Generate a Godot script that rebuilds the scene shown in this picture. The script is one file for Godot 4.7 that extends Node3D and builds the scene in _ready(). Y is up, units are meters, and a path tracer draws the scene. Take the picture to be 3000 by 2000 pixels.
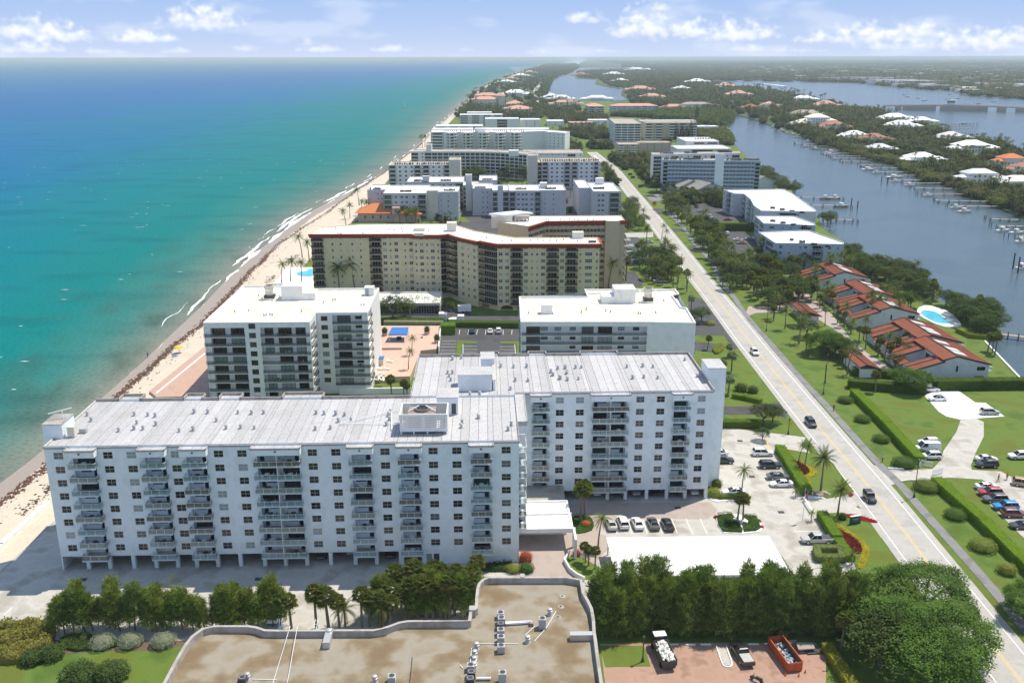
extends Node3D

# ---------------------------------------------------------------- mesh builder
class MB:
	var v:=PackedVector3Array()
	var n:=PackedVector3Array()
	var c:=PackedColorArray()
	var col:=Color.WHITE
	var colored:=false
	func tri(a:Vector3,b:Vector3,d:Vector3):
		var k:=(b-a).cross(d-a).normalized()
		v.append(a); v.append(d); v.append(b)
		n.append(k); n.append(k); n.append(k)
		if colored:
			c.append(col); c.append(col); c.append(col)
	func quad(a:Vector3,b:Vector3,d:Vector3,e:Vector3):
		tri(a,b,d)
		tri(a,d,e)
	func trin(a:Vector3,b:Vector3,d:Vector3,na:Vector3,nb:Vector3,nd:Vector3):
		v.append(a); v.append(d); v.append(b)
		n.append(na); n.append(nd); n.append(nb)
		if colored:
			c.append(col); c.append(col); c.append(col)
	func tint(k:Color):
		colored=true
		col=k
	func box(lo:Vector3,hi:Vector3,open_bottom:=false):
		var p:=[Vector3(lo.x,lo.y,lo.z),Vector3(hi.x,lo.y,lo.z),Vector3(hi.x,lo.y,hi.z),Vector3(lo.x,lo.y,hi.z),Vector3(lo.x,hi.y,lo.z),Vector3(hi.x,hi.y,lo.z),Vector3(hi.x,hi.y,hi.z),Vector3(lo.x,hi.y,hi.z)]
		quad(p[7],p[6],p[5],p[4])
		if not open_bottom:
			quad(p[0],p[1],p[2],p[3])
		quad(p[3],p[2],p[6],p[7])
		quad(p[1],p[0],p[4],p[5])
		quad(p[2],p[1],p[5],p[6])
		quad(p[0],p[3],p[7],p[4])
	func obox(at:Vector3,x:Vector3,y:Vector3,z:Vector3):
		var p:=[at-x-y-z,at+x-y-z,at+x-y+z,at-x-y+z,at-x+y-z,at+x+y-z,at+x+y+z,at-x+y+z]
		quad(p[7],p[6],p[5],p[4])
		quad(p[0],p[1],p[2],p[3])
		quad(p[3],p[2],p[6],p[7])
		quad(p[1],p[0],p[4],p[5])
		quad(p[2],p[1],p[5],p[6])
		quad(p[0],p[3],p[7],p[4])
	func bar(a:Vector3,b:Vector3,w:float,h:float):
		var d:=b-a
		var side:=d.cross(Vector3.UP)
		if side.length()<1e-4:
			side=Vector3.RIGHT
		side=side.normalized()
		obox((a+b)/2,side*w/2,side.cross(d).normalized()*h/2,d/2)
	func tube(pts:Array,radii:Array,sides:=8,cap:=true):
		var rings:=[]
		for i in pts.size():
			var d:Vector3=(pts[mini(i+1,pts.size()-1)]-pts[maxi(i-1,0)]).normalized()
			var s:=d.cross(Vector3(0.31,0.12,0.94)).normalized()
			var t:=d.cross(s)
			var ring:=[]
			for k in sides:
				var a:=TAU*k/sides
				ring.append(s*cos(a)+t*sin(a))
			rings.append(ring)
		for i in pts.size()-1:
			for k in sides:
				var l:=(k+1)%sides
				var a:Vector3=rings[i][k]
				var b:Vector3=rings[i][l]
				var e:Vector3=rings[i+1][k]
				var f:Vector3=rings[i+1][l]
				var pa:Vector3=pts[i]+a*radii[i]
				var pb:Vector3=pts[i]+b*radii[i]
				var pe:Vector3=pts[i+1]+e*radii[i+1]
				var pf:Vector3=pts[i+1]+f*radii[i+1]
				trin(pa,pb,pf,a,b,f)
				trin(pa,pf,pe,a,f,e)
		if cap:
			var m:=pts.size()-1
			for k in sides:
				tri(pts[m],pts[m]+rings[m][k]*radii[m],pts[m]+rings[m][(k+1)%sides]*radii[m])
				tri(pts[0],pts[0]+rings[0][(k+1)%sides]*radii[0],pts[0]+rings[0][k]*radii[0])
	func lathe(at:Vector3,prof:Array,sides:=12):
		for i in prof.size()-1:
			for k in sides:
				var a:=TAU*k/sides
				var b:=TAU*(k+1)/sides
				var p:Array=prof[i]
				var q:Array=prof[i+1]
				quad(at+Vector3(cos(b)*p[0],p[1],sin(b)*p[0]),at+Vector3(cos(a)*p[0],p[1],sin(a)*p[0]),at+Vector3(cos(a)*q[0],q[1],sin(a)*q[0]),at+Vector3(cos(b)*q[0],q[1],sin(b)*q[0]))
	func flat(poly:PackedVector2Array,y:float):
		var t:=Geometry2D.triangulate_polygon(poly)
		for i in range(0,t.size(),3):
			var a:=poly[t[i]]
			var b:=poly[t[i+1]]
			var d:=poly[t[i+2]]
			if (b-a).cross(d-a)>0:
				var s:=b
				b=d
				d=s
			tri(Vector3(a.x,y,a.y),Vector3(b.x,y,b.y),Vector3(d.x,y,d.y))
	func sides(poly:PackedVector2Array,y0:float,y1:float):
		var cw:=Geometry2D.is_polygon_clockwise(poly)
		for i in poly.size():
			var a:=poly[i]
			var b:=poly[(i+1)%poly.size()]
			if cw:
				var s:=a
				a=b
				b=s
			quad(Vector3(a.x,y1,a.y),Vector3(b.x,y1,b.y),Vector3(b.x,y0,b.y),Vector3(a.x,y0,a.y))
	func prism(poly:PackedVector2Array,y0:float,y1:float):
		flat(poly,y1)
		sides(poly,y0,y1)
	func leaf(at:Vector3,d:Vector3,up:Vector3,l:float,w:float):
		var s:=d.cross(up).normalized()*w*0.5
		tri(at,at+d*l*0.5+s,at+d*l)
		tri(at,at+d*l,at+d*l*0.5-s)
	func mesh() -> ArrayMesh:
		var arrays:=[]
		arrays.resize(Mesh.ARRAY_MAX)
		arrays[Mesh.ARRAY_VERTEX]=v
		arrays[Mesh.ARRAY_NORMAL]=n
		if colored and c.size()==v.size():
			arrays[Mesh.ARRAY_COLOR]=c
		var m:=ArrayMesh.new()
		m.add_surface_from_arrays(Mesh.PRIMITIVE_TRIANGLES,arrays)
		return m

var M:={}
var rng:=RandomNumberGenerator.new()
var taken:={}
var cache:={}

func rf(a:float,b:float) -> float:
	return rng.randf_range(a,b)

func numbered(s:String) -> String:
	taken[s]=taken.get(s,-1)+1
	return s if taken[s]==0 else "%s_%03d"%[s,taken[s]]

func xz(a:Array) -> PackedVector2Array:
	var p:=PackedVector2Array()
	for i in range(0,a.size(),2):
		p.append(Vector2(a[i],a[i+1]))
	return p

func tag(o:Node,label:String,category:String,group:="") -> Node:
	o.set_meta("label",label)
	o.set_meta("category",category)
	if group:
		o.set_meta("group",group)
	return o

func thing(called:String,label:String,category:String,at:=Vector3.ZERO,turn:=0.0,group:="") -> Node3D:
	var o:=Node3D.new()
	o.name=numbered(called)
	add_child(o)
	o.position=at
	o.rotation.y=turn
	tag(o,label,category,group)
	return o

func inst(called:String,mesh:Mesh,m:Material,parent:Node3D,t:=Transform3D()) -> MeshInstance3D:
	var o:=MeshInstance3D.new()
	o.name=called
	o.mesh=mesh
	o.material_override=m
	o.transform=t
	parent.add_child(o,true)
	return o

func part(called:String,b:MB,m:Material,parent:Node3D) -> MeshInstance3D:
	return inst(called,b.mesh(),m,parent)

func struct(called:String,b:MB,m:Material) -> MeshInstance3D:
	var o:=inst(numbered(called),b.mesh(),m,self)
	o.set_meta("kind","structure")
	return o

func single(called:String,b:MB,m:Material,label:String,category:String,group:="") -> MeshInstance3D:
	var o:=inst(numbered(called),b.mesh(),m,self)
	tag(o,label,category,group)
	return o

func copy(o:Node3D,called:String,at:Vector3,turn:float,label:="",size:=1.0) -> Node3D:
	var c:Node3D=o.duplicate()
	c.name=numbered(called)
	add_child(c)
	c.position=at
	c.rotation.y=turn
	c.scale=Vector3.ONE*size
	if label:
		c.set_meta("label",label)
	return c

# ---------------------------------------------------------------- materials
func lin(r:float,g:float,b:float) -> Color:
	return Color(r,g,b).linear_to_srgb()

func noise(freq:float,sd:int,stops:Array,px:=512,octaves:=4,kind:=FastNoiseLite.TYPE_SIMPLEX_SMOOTH) -> NoiseTexture2D:
	var f:=FastNoiseLite.new()
	f.noise_type=kind
	f.seed=sd
	f.frequency=freq
	f.fractal_octaves=octaves
	var t:=NoiseTexture2D.new()
	t.width=px
	t.height=px
	t.seamless=true
	t.noise=f
	var g:=Gradient.new()
	var offs:=PackedFloat32Array()
	var cols:=PackedColorArray()
	for s in stops:
		offs.append(s[0])
		cols.append(lin(s[1],s[2],s[3]))
	g.offsets=offs
	g.colors=cols
	t.color_ramp=g
	return t

func bumps(freq:float,sd:int,strength:=4.0,px:=512) -> NoiseTexture2D:
	var f:=FastNoiseLite.new()
	f.seed=sd
	f.frequency=freq
	f.fractal_octaves=4
	var t:=NoiseTexture2D.new()
	t.width=px
	t.height=px
	t.seamless=true
	t.as_normal_map=true
	t.bump_strength=strength
	t.noise=f
	return t

func mat(key:String,c:Color,rough:=0.9,tex:Texture2D=null,period:=4.0,coarse:Texture2D=null,coarse_period:=40.0,metal:=0.0) -> StandardMaterial3D:
	var m:=StandardMaterial3D.new()
	m.resource_name=key
	m.albedo_color=c
	m.roughness=rough
	m.metallic=metal
	if tex:
		m.albedo_texture=tex
		m.uv1_triplanar=true
		m.uv1_world_triplanar=true
		m.uv1_scale=Vector3.ONE/period
	if coarse:
		m.detail_enabled=true
		m.detail_albedo=coarse
		m.detail_blend_mode=BaseMaterial3D.BLEND_MODE_MUL
		m.detail_uv_layer=BaseMaterial3D.DETAIL_UV_2
		m.uv2_triplanar=true
		m.uv2_world_triplanar=true
		m.uv2_scale=Vector3.ONE/coarse_period
	M[key]=m
	return m

func grey(a:float) -> Array:
	return [a,a,a]

func leafmat(key:String,r:float,g:float,b:float):
	var m:=mat(key,lin(r,g,b),0.75)
	m.vertex_color_use_as_albedo=true
	m.metallic_specular=0.3
	m.backlight_enabled=true
	m.backlight=lin(0.66,0.76,0.22)

func make_materials():
	var fine:=noise(0.02,1,[[0.0,0.78,0.78,0.78],[0.5,1,1,1],[1.0,0.86,0.86,0.86]])
	var blot:=noise(0.006,2,[[0.2,0.72,0.70,0.66],[0.5,1,1,1],[0.8,0.9,0.9,0.88]])
	var faint:=noise(0.006,12,[[0.2,0.9,0.9,0.89],[0.5,1,1,1],[0.8,0.95,0.95,0.96]])
	var grass:=noise(0.03,3,[[0.2,0.66,0.74,0.6],[0.5,1,1,1],[0.8,1.0,0.92,0.8]])
	var grassy:=noise(0.007,4,[[0.15,0.62,0.72,0.6],[0.42,1,1,1],[0.6,1.0,0.96,0.88],[0.8,1.0,0.80,0.66]])
	var weave:=noise(0.06,5,[[0.3,0.6,0.6,0.6],[0.6,1,1,1]])
	mat("lawn",lin(0.112,0.175,0.024),1.0,grass,3.0,grassy,38.0)
	mat("meadow",lin(0.075,0.105,0.035),1.0,grass,6.0,grassy,70.0)
	mat("concrete",lin(0.50,0.48,0.44),0.9,fine,7.0,blot,26.0)
	mat("road",lin(0.44,0.425,0.395),0.9,fine,5.0,noise(0.01,15,[[0.2,0.84,0.84,0.84],[0.45,1,1,1],[0.8,0.92,0.91,0.9]]),34.0)
	mat("asphalt",lin(0.075,0.076,0.082),0.92,fine,5.0,blot,31.0)
	mat("path",lin(0.23,0.23,0.235),0.92,fine,3.0,blot,17.0)
	mat("pavers",lin(0.47,0.39,0.34),0.9,weave,2.2,faint,16.0)
	mat("red_pavers",lin(0.46,0.29,0.22),0.9,weave,1.6,blot,13.0)
	mat("deck",lin(0.60,0.42,0.33),0.9,fine,5.0,faint,18.0)
	mat("terracotta_deck",lin(0.5,0.33,0.26),0.9,fine,5.0,faint,18.0)
	mat("sand",lin(0.60,0.525,0.42),0.95,noise(0.02,6,[[0.2,0.86,0.85,0.83],[0.5,1,1,1],[0.8,0.93,0.92,0.9]]),9.0,faint,45.0)
	mat("wet_sand",lin(0.34,0.285,0.235),0.55,fine,9.0)
	mat("soil",lin(0.13,0.095,0.07),1.0,fine,2.0)
	mat("white_paint",lin(0.82,0.82,0.80),0.7)
	mat("yellow_paint",lin(0.66,0.47,0.10),0.7)
	mat("blue_wall",lin(0.79,0.84,0.86),0.8,faint,13.0)
	mat("blue_trim",lin(0.58,0.67,0.71),0.8)
	mat("white_wall",lin(0.80,0.79,0.76),0.8,faint,14.0)
	mat("cream_wall",lin(0.68,0.63,0.52),0.85,faint,14.0)
	mat("yellow_wall",lin(0.70,0.585,0.36),0.85,faint,14.0)
	mat("tan_wall",lin(0.52,0.43,0.31),0.85,faint,14.0)
	mat("grey_wall",lin(0.56,0.56,0.57),0.85,faint,15.0)
	mat("pale_grey_wall",lin(0.62,0.62,0.62),0.85,faint,15.0)
	mat("blue_grey_wall",lin(0.44,0.51,0.57),0.85,faint,15.0)
	mat("beige_wall",lin(0.46,0.39,0.32),0.85,faint,15.0)
	mat("pink_wall",lin(0.62,0.42,0.36),0.85,faint,15.0)
	mat("white_roof",lin(0.84,0.84,0.83),0.8,faint,17.0)
	mat("cream_roof",lin(0.84,0.80,0.68),0.85,faint,11.0,noise(0.012,17,[[0.25,0.9,0.84,0.66],[0.42,1,1,1],[1.0,1,1,1]]),37.0)
	var streak:=noise(0.014,7,[[0.15,0.74,0.74,0.75],[0.42,0.95,0.95,0.95],[0.6,1,1,1],[0.85,0.92,0.92,0.93]])
	for k in 4:
		var m:=mat("panel_%d"%k,lin(0.455+0.025*k,0.45+0.025*k,0.45+0.026*k),0.75,streak,8.0,faint,29.0)
		m.uv1_scale=Vector3(1.0/2.2,1.0/8.0,1.0/11.0)
		m.uv1_offset=Vector3(0.31*k,0.1*k,0.23*k)
	mat("roof_joint",lin(0.30,0.30,0.305),0.9)
	mat("old_panel",lin(0.40,0.39,0.36),0.85,streak,5.0,blot,15.0)
	var stain:=noise(0.0055,8,[[0.15,0.62,0.50,0.36],[0.36,0.76,0.67,0.53],[0.5,0.95,0.92,0.87],[0.62,1,1,1],[0.9,0.88,0.83,0.74]],512,5)
	mat("gravel_roof",lin(0.335,0.30,0.24),1.0,noise(0.09,9,[[0.2,0.66,0.64,0.62],[0.5,1,1,1],[0.8,0.8,0.79,0.77]]),1.9,stain,22.0)
	mat("tan_roof",lin(0.46,0.41,0.34),1.0,fine,6.0,blot,33.0)
	mat("tile_roof",lin(0.40,0.130,0.068),0.85,noise(0.05,10,[[0.2,0.62,0.6,0.58],[0.5,1,1,1],[0.8,0.88,0.85,0.82]]),1.9,blot,12.0)
	mat("tile_roof_bright",lin(0.62,0.20,0.065),0.85,M.tile_roof.albedo_texture,1.9)
	mat("skylight_pale",lin(0.66,0.655,0.64),0.25)  # one even, neutral pale colour for the townhouse roof panels
	mat("tile_roof_dull",lin(0.40,0.19,0.12),0.85,noise(0.05,11,[[0.2,0.7,0.7,0.68],[0.5,1,1,1]]),2.5,blot,17.0)
	mat("tile_roof_pink",lin(0.60,0.32,0.24),0.85,fine,4.0)
	mat("grey_roof",lin(0.28,0.265,0.245),0.85,fine,3.0,blot,15.0)
	mat("red_trim",lin(0.29,0.060,0.035),0.8,fine,2.0)
	mat("parapet_wall",lin(0.40,0.385,0.37),0.9,fine,3.0)
	mat("parapet_cap",lin(0.44,0.41,0.375),0.9,fine,3.0,blot,9.0)
	mat("dark_trim",lin(0.035,0.032,0.030),0.5)
	mat("brown_rail",lin(0.075,0.060,0.050),0.6)
	var brp:=mat("brown_panel",Color(0.20,0.17,0.15,0.72),0.4)
	brp.transparency=BaseMaterial3D.TRANSPARENCY_ALPHA
	mat("tower_rail",lin(0.055,0.058,0.066),0.5)
	mat("white_metal",lin(0.80,0.82,0.83),0.45)
	mat("metal",lin(0.55,0.55,0.54),0.45,null,1.0,null,1.0,0.6)
	mat("dull_metal",lin(0.42,0.42,0.42),0.6)
	mat("dark_metal",lin(0.06,0.06,0.062),0.5)
	mat("rusty_metal",lin(0.30,0.25,0.21),0.8,blot,2.0)
	mat("door_dark",lin(0.05,0.055,0.06),0.4)
	mat("door_grey",lin(0.30,0.33,0.36),0.6)
	for g in [["glass_dark",0.012,0.014,0.016],["glass_brown",0.045,0.036,0.028],["glass_grey",0.11,0.12,0.12],["glass_blind",0.33,0.36,0.36],["glass_green",0.20,0.29,0.26],["glass_teal",0.015,0.06,0.045]]:
		mat(g[0],lin(g[1],g[2],g[3]),0.08)
	var gp:=mat("rail_glass",Color(0.42,0.55,0.53,0.42),0.06)
	gp.transparency=BaseMaterial3D.TRANSPARENCY_ALPHA
	var fp:=mat("rail_frost",Color(0.52,0.56,0.53,0.78),0.2)
	fp.transparency=BaseMaterial3D.TRANSPARENCY_ALPHA
	var bp:=mat("rail_bronze",Color(0.40,0.37,0.29,0.66),0.1)
	bp.transparency=BaseMaterial3D.TRANSPARENCY_ALPHA
	mat("teal_cloth",lin(0.03,0.22,0.24),0.9)
	mat("pool",lin(0.10,0.50,0.66),0.08)
	mat("wood",lin(0.34,0.30,0.26),0.9,fine,1.5)
	mat("red_wood",lin(0.36,0.19,0.12),0.9,fine,1.5)
	mat("pile",lin(0.06,0.05,0.045),0.9)
	mat("trunk",lin(0.17,0.135,0.10),0.95,fine,0.8)
	mat("palm_trunk",lin(0.21,0.175,0.14),0.95,fine,0.7)
	mat("pale_trunk",lin(0.33,0.30,0.26),0.95,fine,0.7)
	mat("rock",lin(0.42,0.33,0.24),0.95,fine,1.0)
	leafmat("leaf",1.0,1.0,1.0)
	var foam:=mat("foam",lin(0.82,0.84,0.84),0.9)
	foam.metallic_specular=0.2
	mat("seaweed",lin(0.115,0.052,0.028),1.0)
	mat("seaweed_dark",lin(0.05,0.035,0.025),1.0)

func _ready():
	rng.seed=20240607
	var cam:=Camera3D.new()
	cam.name="camera"
	cam.fov=40.1544
	cam.near=0.5
	cam.far=200000.0
	add_child(cam)
	cam.transform=Transform3D(Basis(Vector3(0.999776,-0.001670,0.021102),Vector3(0.007742,0.956660,-0.291105),Vector3(-0.019701,0.291203,0.956458)),Vector3(0,86,0))
	cam.current=true
	var env:=Environment.new()
	env.background_mode=Environment.BG_SKY
	env.tonemap_mode=Environment.TONE_MAPPER_LINEAR
	env.tonemap_exposure=1.27
	env.background_energy_multiplier=1.0
	env.sdfgi_enabled=true
	env.ssao_enabled=true
	env.ssil_enabled=true
	env.fog_enabled=true
	env.fog_density=0.000085
	env.fog_light_color=Color(0.90,0.96,0.97)
	var sky:=Sky.new()
	sky.sky_material=make_sky()
	env.sky=sky
	var we:=WorldEnvironment.new()
	we.name="world_environment"
	we.environment=env
	add_child(we)
	var sun:=DirectionalLight3D.new()
	sun.name="sun"
	sun.light_energy=1.38
	sun.light_color=Color(1.0,0.965,0.90)
	sun.light_angular_distance=0.5
	sun.shadow_enabled=true
	add_child(sun)
	sun.look_at_from_position(Vector3(10.0,23.6,-6.5),Vector3.ZERO)
	make_materials()
	make_water_and_land()
	make_roads()
	make_condominium()
	make_towers()
	make_yellow_building()
	make_foreground_building()
	make_mid_buildings()
	make_townhouses()
	make_island_houses()
	make_bridge()
	make_docks()
	make_plants()
	make_vehicles()
	make_small_things()

func make_sky() -> Material:
	var w:=4096
	var h:=2048
	var img:=Image.create(w,h,false,Image.FORMAT_RGB8)
	var low:=Color(0.755,0.80,0.89)
	var mid:=Color(0.575,0.685,0.86)
	var high:=Color(0.53,0.615,0.745)
	for y in h:
		var el:=90.0-(y+0.5)*180.0/h
		var k:=low.lerp(mid,clampf(el/4.2,0.0,1.0) ** 0.75)
		if el>4.2:
			k=mid.lerp(high,clampf((el-4.2)/60.0,0.0,1.0) ** 0.6)
		if el<0:
			k=low
		img.fill_rect(Rect2i(0,y,w,1),k)
	var puff:=FastNoiseLite.new()
	puff.seed=5
	puff.frequency=0.45
	puff.fractal_octaves=5
	var veil:=FastNoiseLite.new()
	veil.seed=9
	veil.frequency=0.22
	veil.fractal_octaves=4
	var clouds:=[]
	for b in [[-24.7,1.16,2.68,1.18,1],[-22.9,0.98,1.53,0.77,0.8],[-19.4,0.93,1.92,0.77,1],[-25.0,0.39,2.04,0.61,0.85],[-16.2,1.82,2.56,1.41,1],[-21.4,0.29,1.15,0.26,0.6],[-14.1,0.44,1.02,0.36,0.6],[-10.6,0.72,0.77,0.36,0.6],[-9.9,0.39,1.41,0.41,0.7],[-5.7,0.39,1.53,0.41,0.7],[-1.4,0.39,0.64,0.26,0.5],[5.5,2.00,1.53,0.61,0.8],[8.9,1.36,2.43,1.64,1],[9.7,2.59,0.77,0.31,0.6],[11.6,1.23,1.79,0.92,1],[14.1,1.11,2.81,1.07,1],[14.7,0.39,1.02,0.36,0.8],[21.1,0.90,3.32,1.07,1],[18.6,0.85,1.53,0.56,0.8],[23.6,1.16,1.53,0.82,0.9],[26.4,0.54,3.32,1.07,1],[28.4,0.85,1.53,0.82,0.9],[22.7,0.47,2.30,0.41,0.7],[2.8,0.24,1.02,0.23,0.5],[-17.7,0.29,1.02,0.26,0.5],[6.9,0.29,1.02,0.20,0.5],[17.4,0.29,1.53,0.26,0.6]]:
		clouds.append(b)
	var r2:=RandomNumberGenerator.new()
	r2.seed=77
	for i in 90:
		var az:=32.0+r2.randf()*296.0
		clouds.append([az if az<180 else az-360.0,r2.randf_range(0.3,9.0),r2.randf_range(1.2,4.0),r2.randf_range(0.5,1.6),r2.randf_range(0.6,1.0)])
	for cl in clouds:
		var x0:=int((cl[0]-cl[2]*1.4)/360.0*w)
		var x1:=int((cl[0]+cl[2]*1.4)/360.0*w)
		var y0:=int((90.0-cl[1]-cl[3]*1.5)/180.0*h)
		var y1:=mini(int((90.0-cl[1]+cl[3]*0.4)/180.0*h),h/2-1)
		for y in range(y0,y1+1):
			var el:=90.0-(y+0.5)*180.0/h
			for x in range(x0,x1+1):
				var az:=(x+0.5)/w*360.0
				var dx:float=(az-cl[0])/cl[2]
				var t:float=(el-cl[1])/cl[3]
				var top:=1.0-dx*dx
				var q:=puff.get_noise_2d(az*2.2,el*3.4)
				var d:=top*0.75-maxf(t,0.0)*0.85-maxf(-t,0.0)*2.6+q*0.62+puff.get_noise_2d(az*7.0,el*9.0+50.0)*0.3-0.02
				var a:float=clampf(d*1.6,0.0,1.0)*cl[4]
				if a>0.0:
					var xx:=posmod(x,w)
					var lit:=Color(0.83,0.855,0.92).lerp(Color(0.97,0.97,0.97),clampf(t*1.1+0.25+q*0.5,0.0,1.0))
					img.set_pixel(xx,y,img.get_pixel(xx,y).lerp(lit,a*0.92))
	for y in range(int(75.0/180.0*h),h/2):
		var el:=90.0-(y+0.5)*180.0/h
		for x in w:
			var az:=(x+0.5)/w*360.0
			var q:=veil.get_noise_3d(cos(deg_to_rad(az))*40.0,sin(deg_to_rad(az))*40.0,el*2.6)
			if q>0.06:
				img.set_pixel(x,y,img.get_pixel(x,y).lerp(Color(0.86,0.885,0.93),clampf((q-0.06)*1.1,0.0,0.36)))
	var m:=PanoramaSkyMaterial.new()
	m.panorama=ImageTexture.create_from_image(img)
	m.energy_multiplier=1.0
	return m

# ---------------------------------------------------------------- water,beach,land
var shore:=PackedVector2Array()
var mainland:=PackedVector2Array()
var dune:=PackedVector2Array()

func along(line:PackedVector2Array,z:float) -> float:
	for i in line.size()-1:
		if z<=line[i].y and z>=line[i+1].y:
			return lerpf(line[i].x,line[i+1].x,(line[i].y-z)/maxf(line[i].y-line[i+1].y,0.001))
	return line[0].x if z>line[0].y else line[line.size()-1].x

func smooth(line:PackedVector2Array,times:=2) -> PackedVector2Array:
	for t in times:
		var o:=PackedVector2Array([line[0]])
		for i in line.size()-1:
			o.append(line[i].lerp(line[i+1],0.25))
			o.append(line[i].lerp(line[i+1],0.75))
		o.append(line[line.size()-1])
		line=o
	return line

func sea_color(d:float,z:float,q:float,q2:float) -> Color:
	var stops:=[[-10.0,0.24,0.235,0.19],[2.0,0.20,0.21,0.175],[9.0,0.125,0.19,0.16],[22.0,0.045,0.18,0.16],[45.0,0.007,0.172,0.165],[100.0,0.003,0.165,0.192],[170.0,0.002,0.145,0.235],[260.0,0.001,0.125,0.28],[420.0,0.001,0.105,0.285],[1500.0,0.004,0.14,0.26],[5000.0,0.015,0.155,0.225],[90000.0,0.03,0.155,0.21]]
	var e:=d*(1.0+0.30*q)+10.0*q2*clampf(d/60.0,0.0,1.0)
	e /= 1.0+clampf((-z-300.0)/900.0,0.0,1.2)
	var k:=Color(stops[0][1],stops[0][2],stops[0][3])
	for i in stops.size()-1:
		if e>=stops[i][0]:
			var t:float=clampf((e-stops[i][0])/(stops[i+1][0]-stops[i][0]),0.0,1.0)
			k=Color(stops[i][1],stops[i][2],stops[i][3]).lerp(Color(stops[i+1][1],stops[i+1][2],stops[i+1][3]),t)
	if d<70.0 and q2>0.12 and z>-480.0:
		k=k.lerp(Color(0.055,0.085,0.065),clampf((q2-0.12)*3.0,0.0,0.6)*(1.0-d/70.0))
	return k

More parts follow.
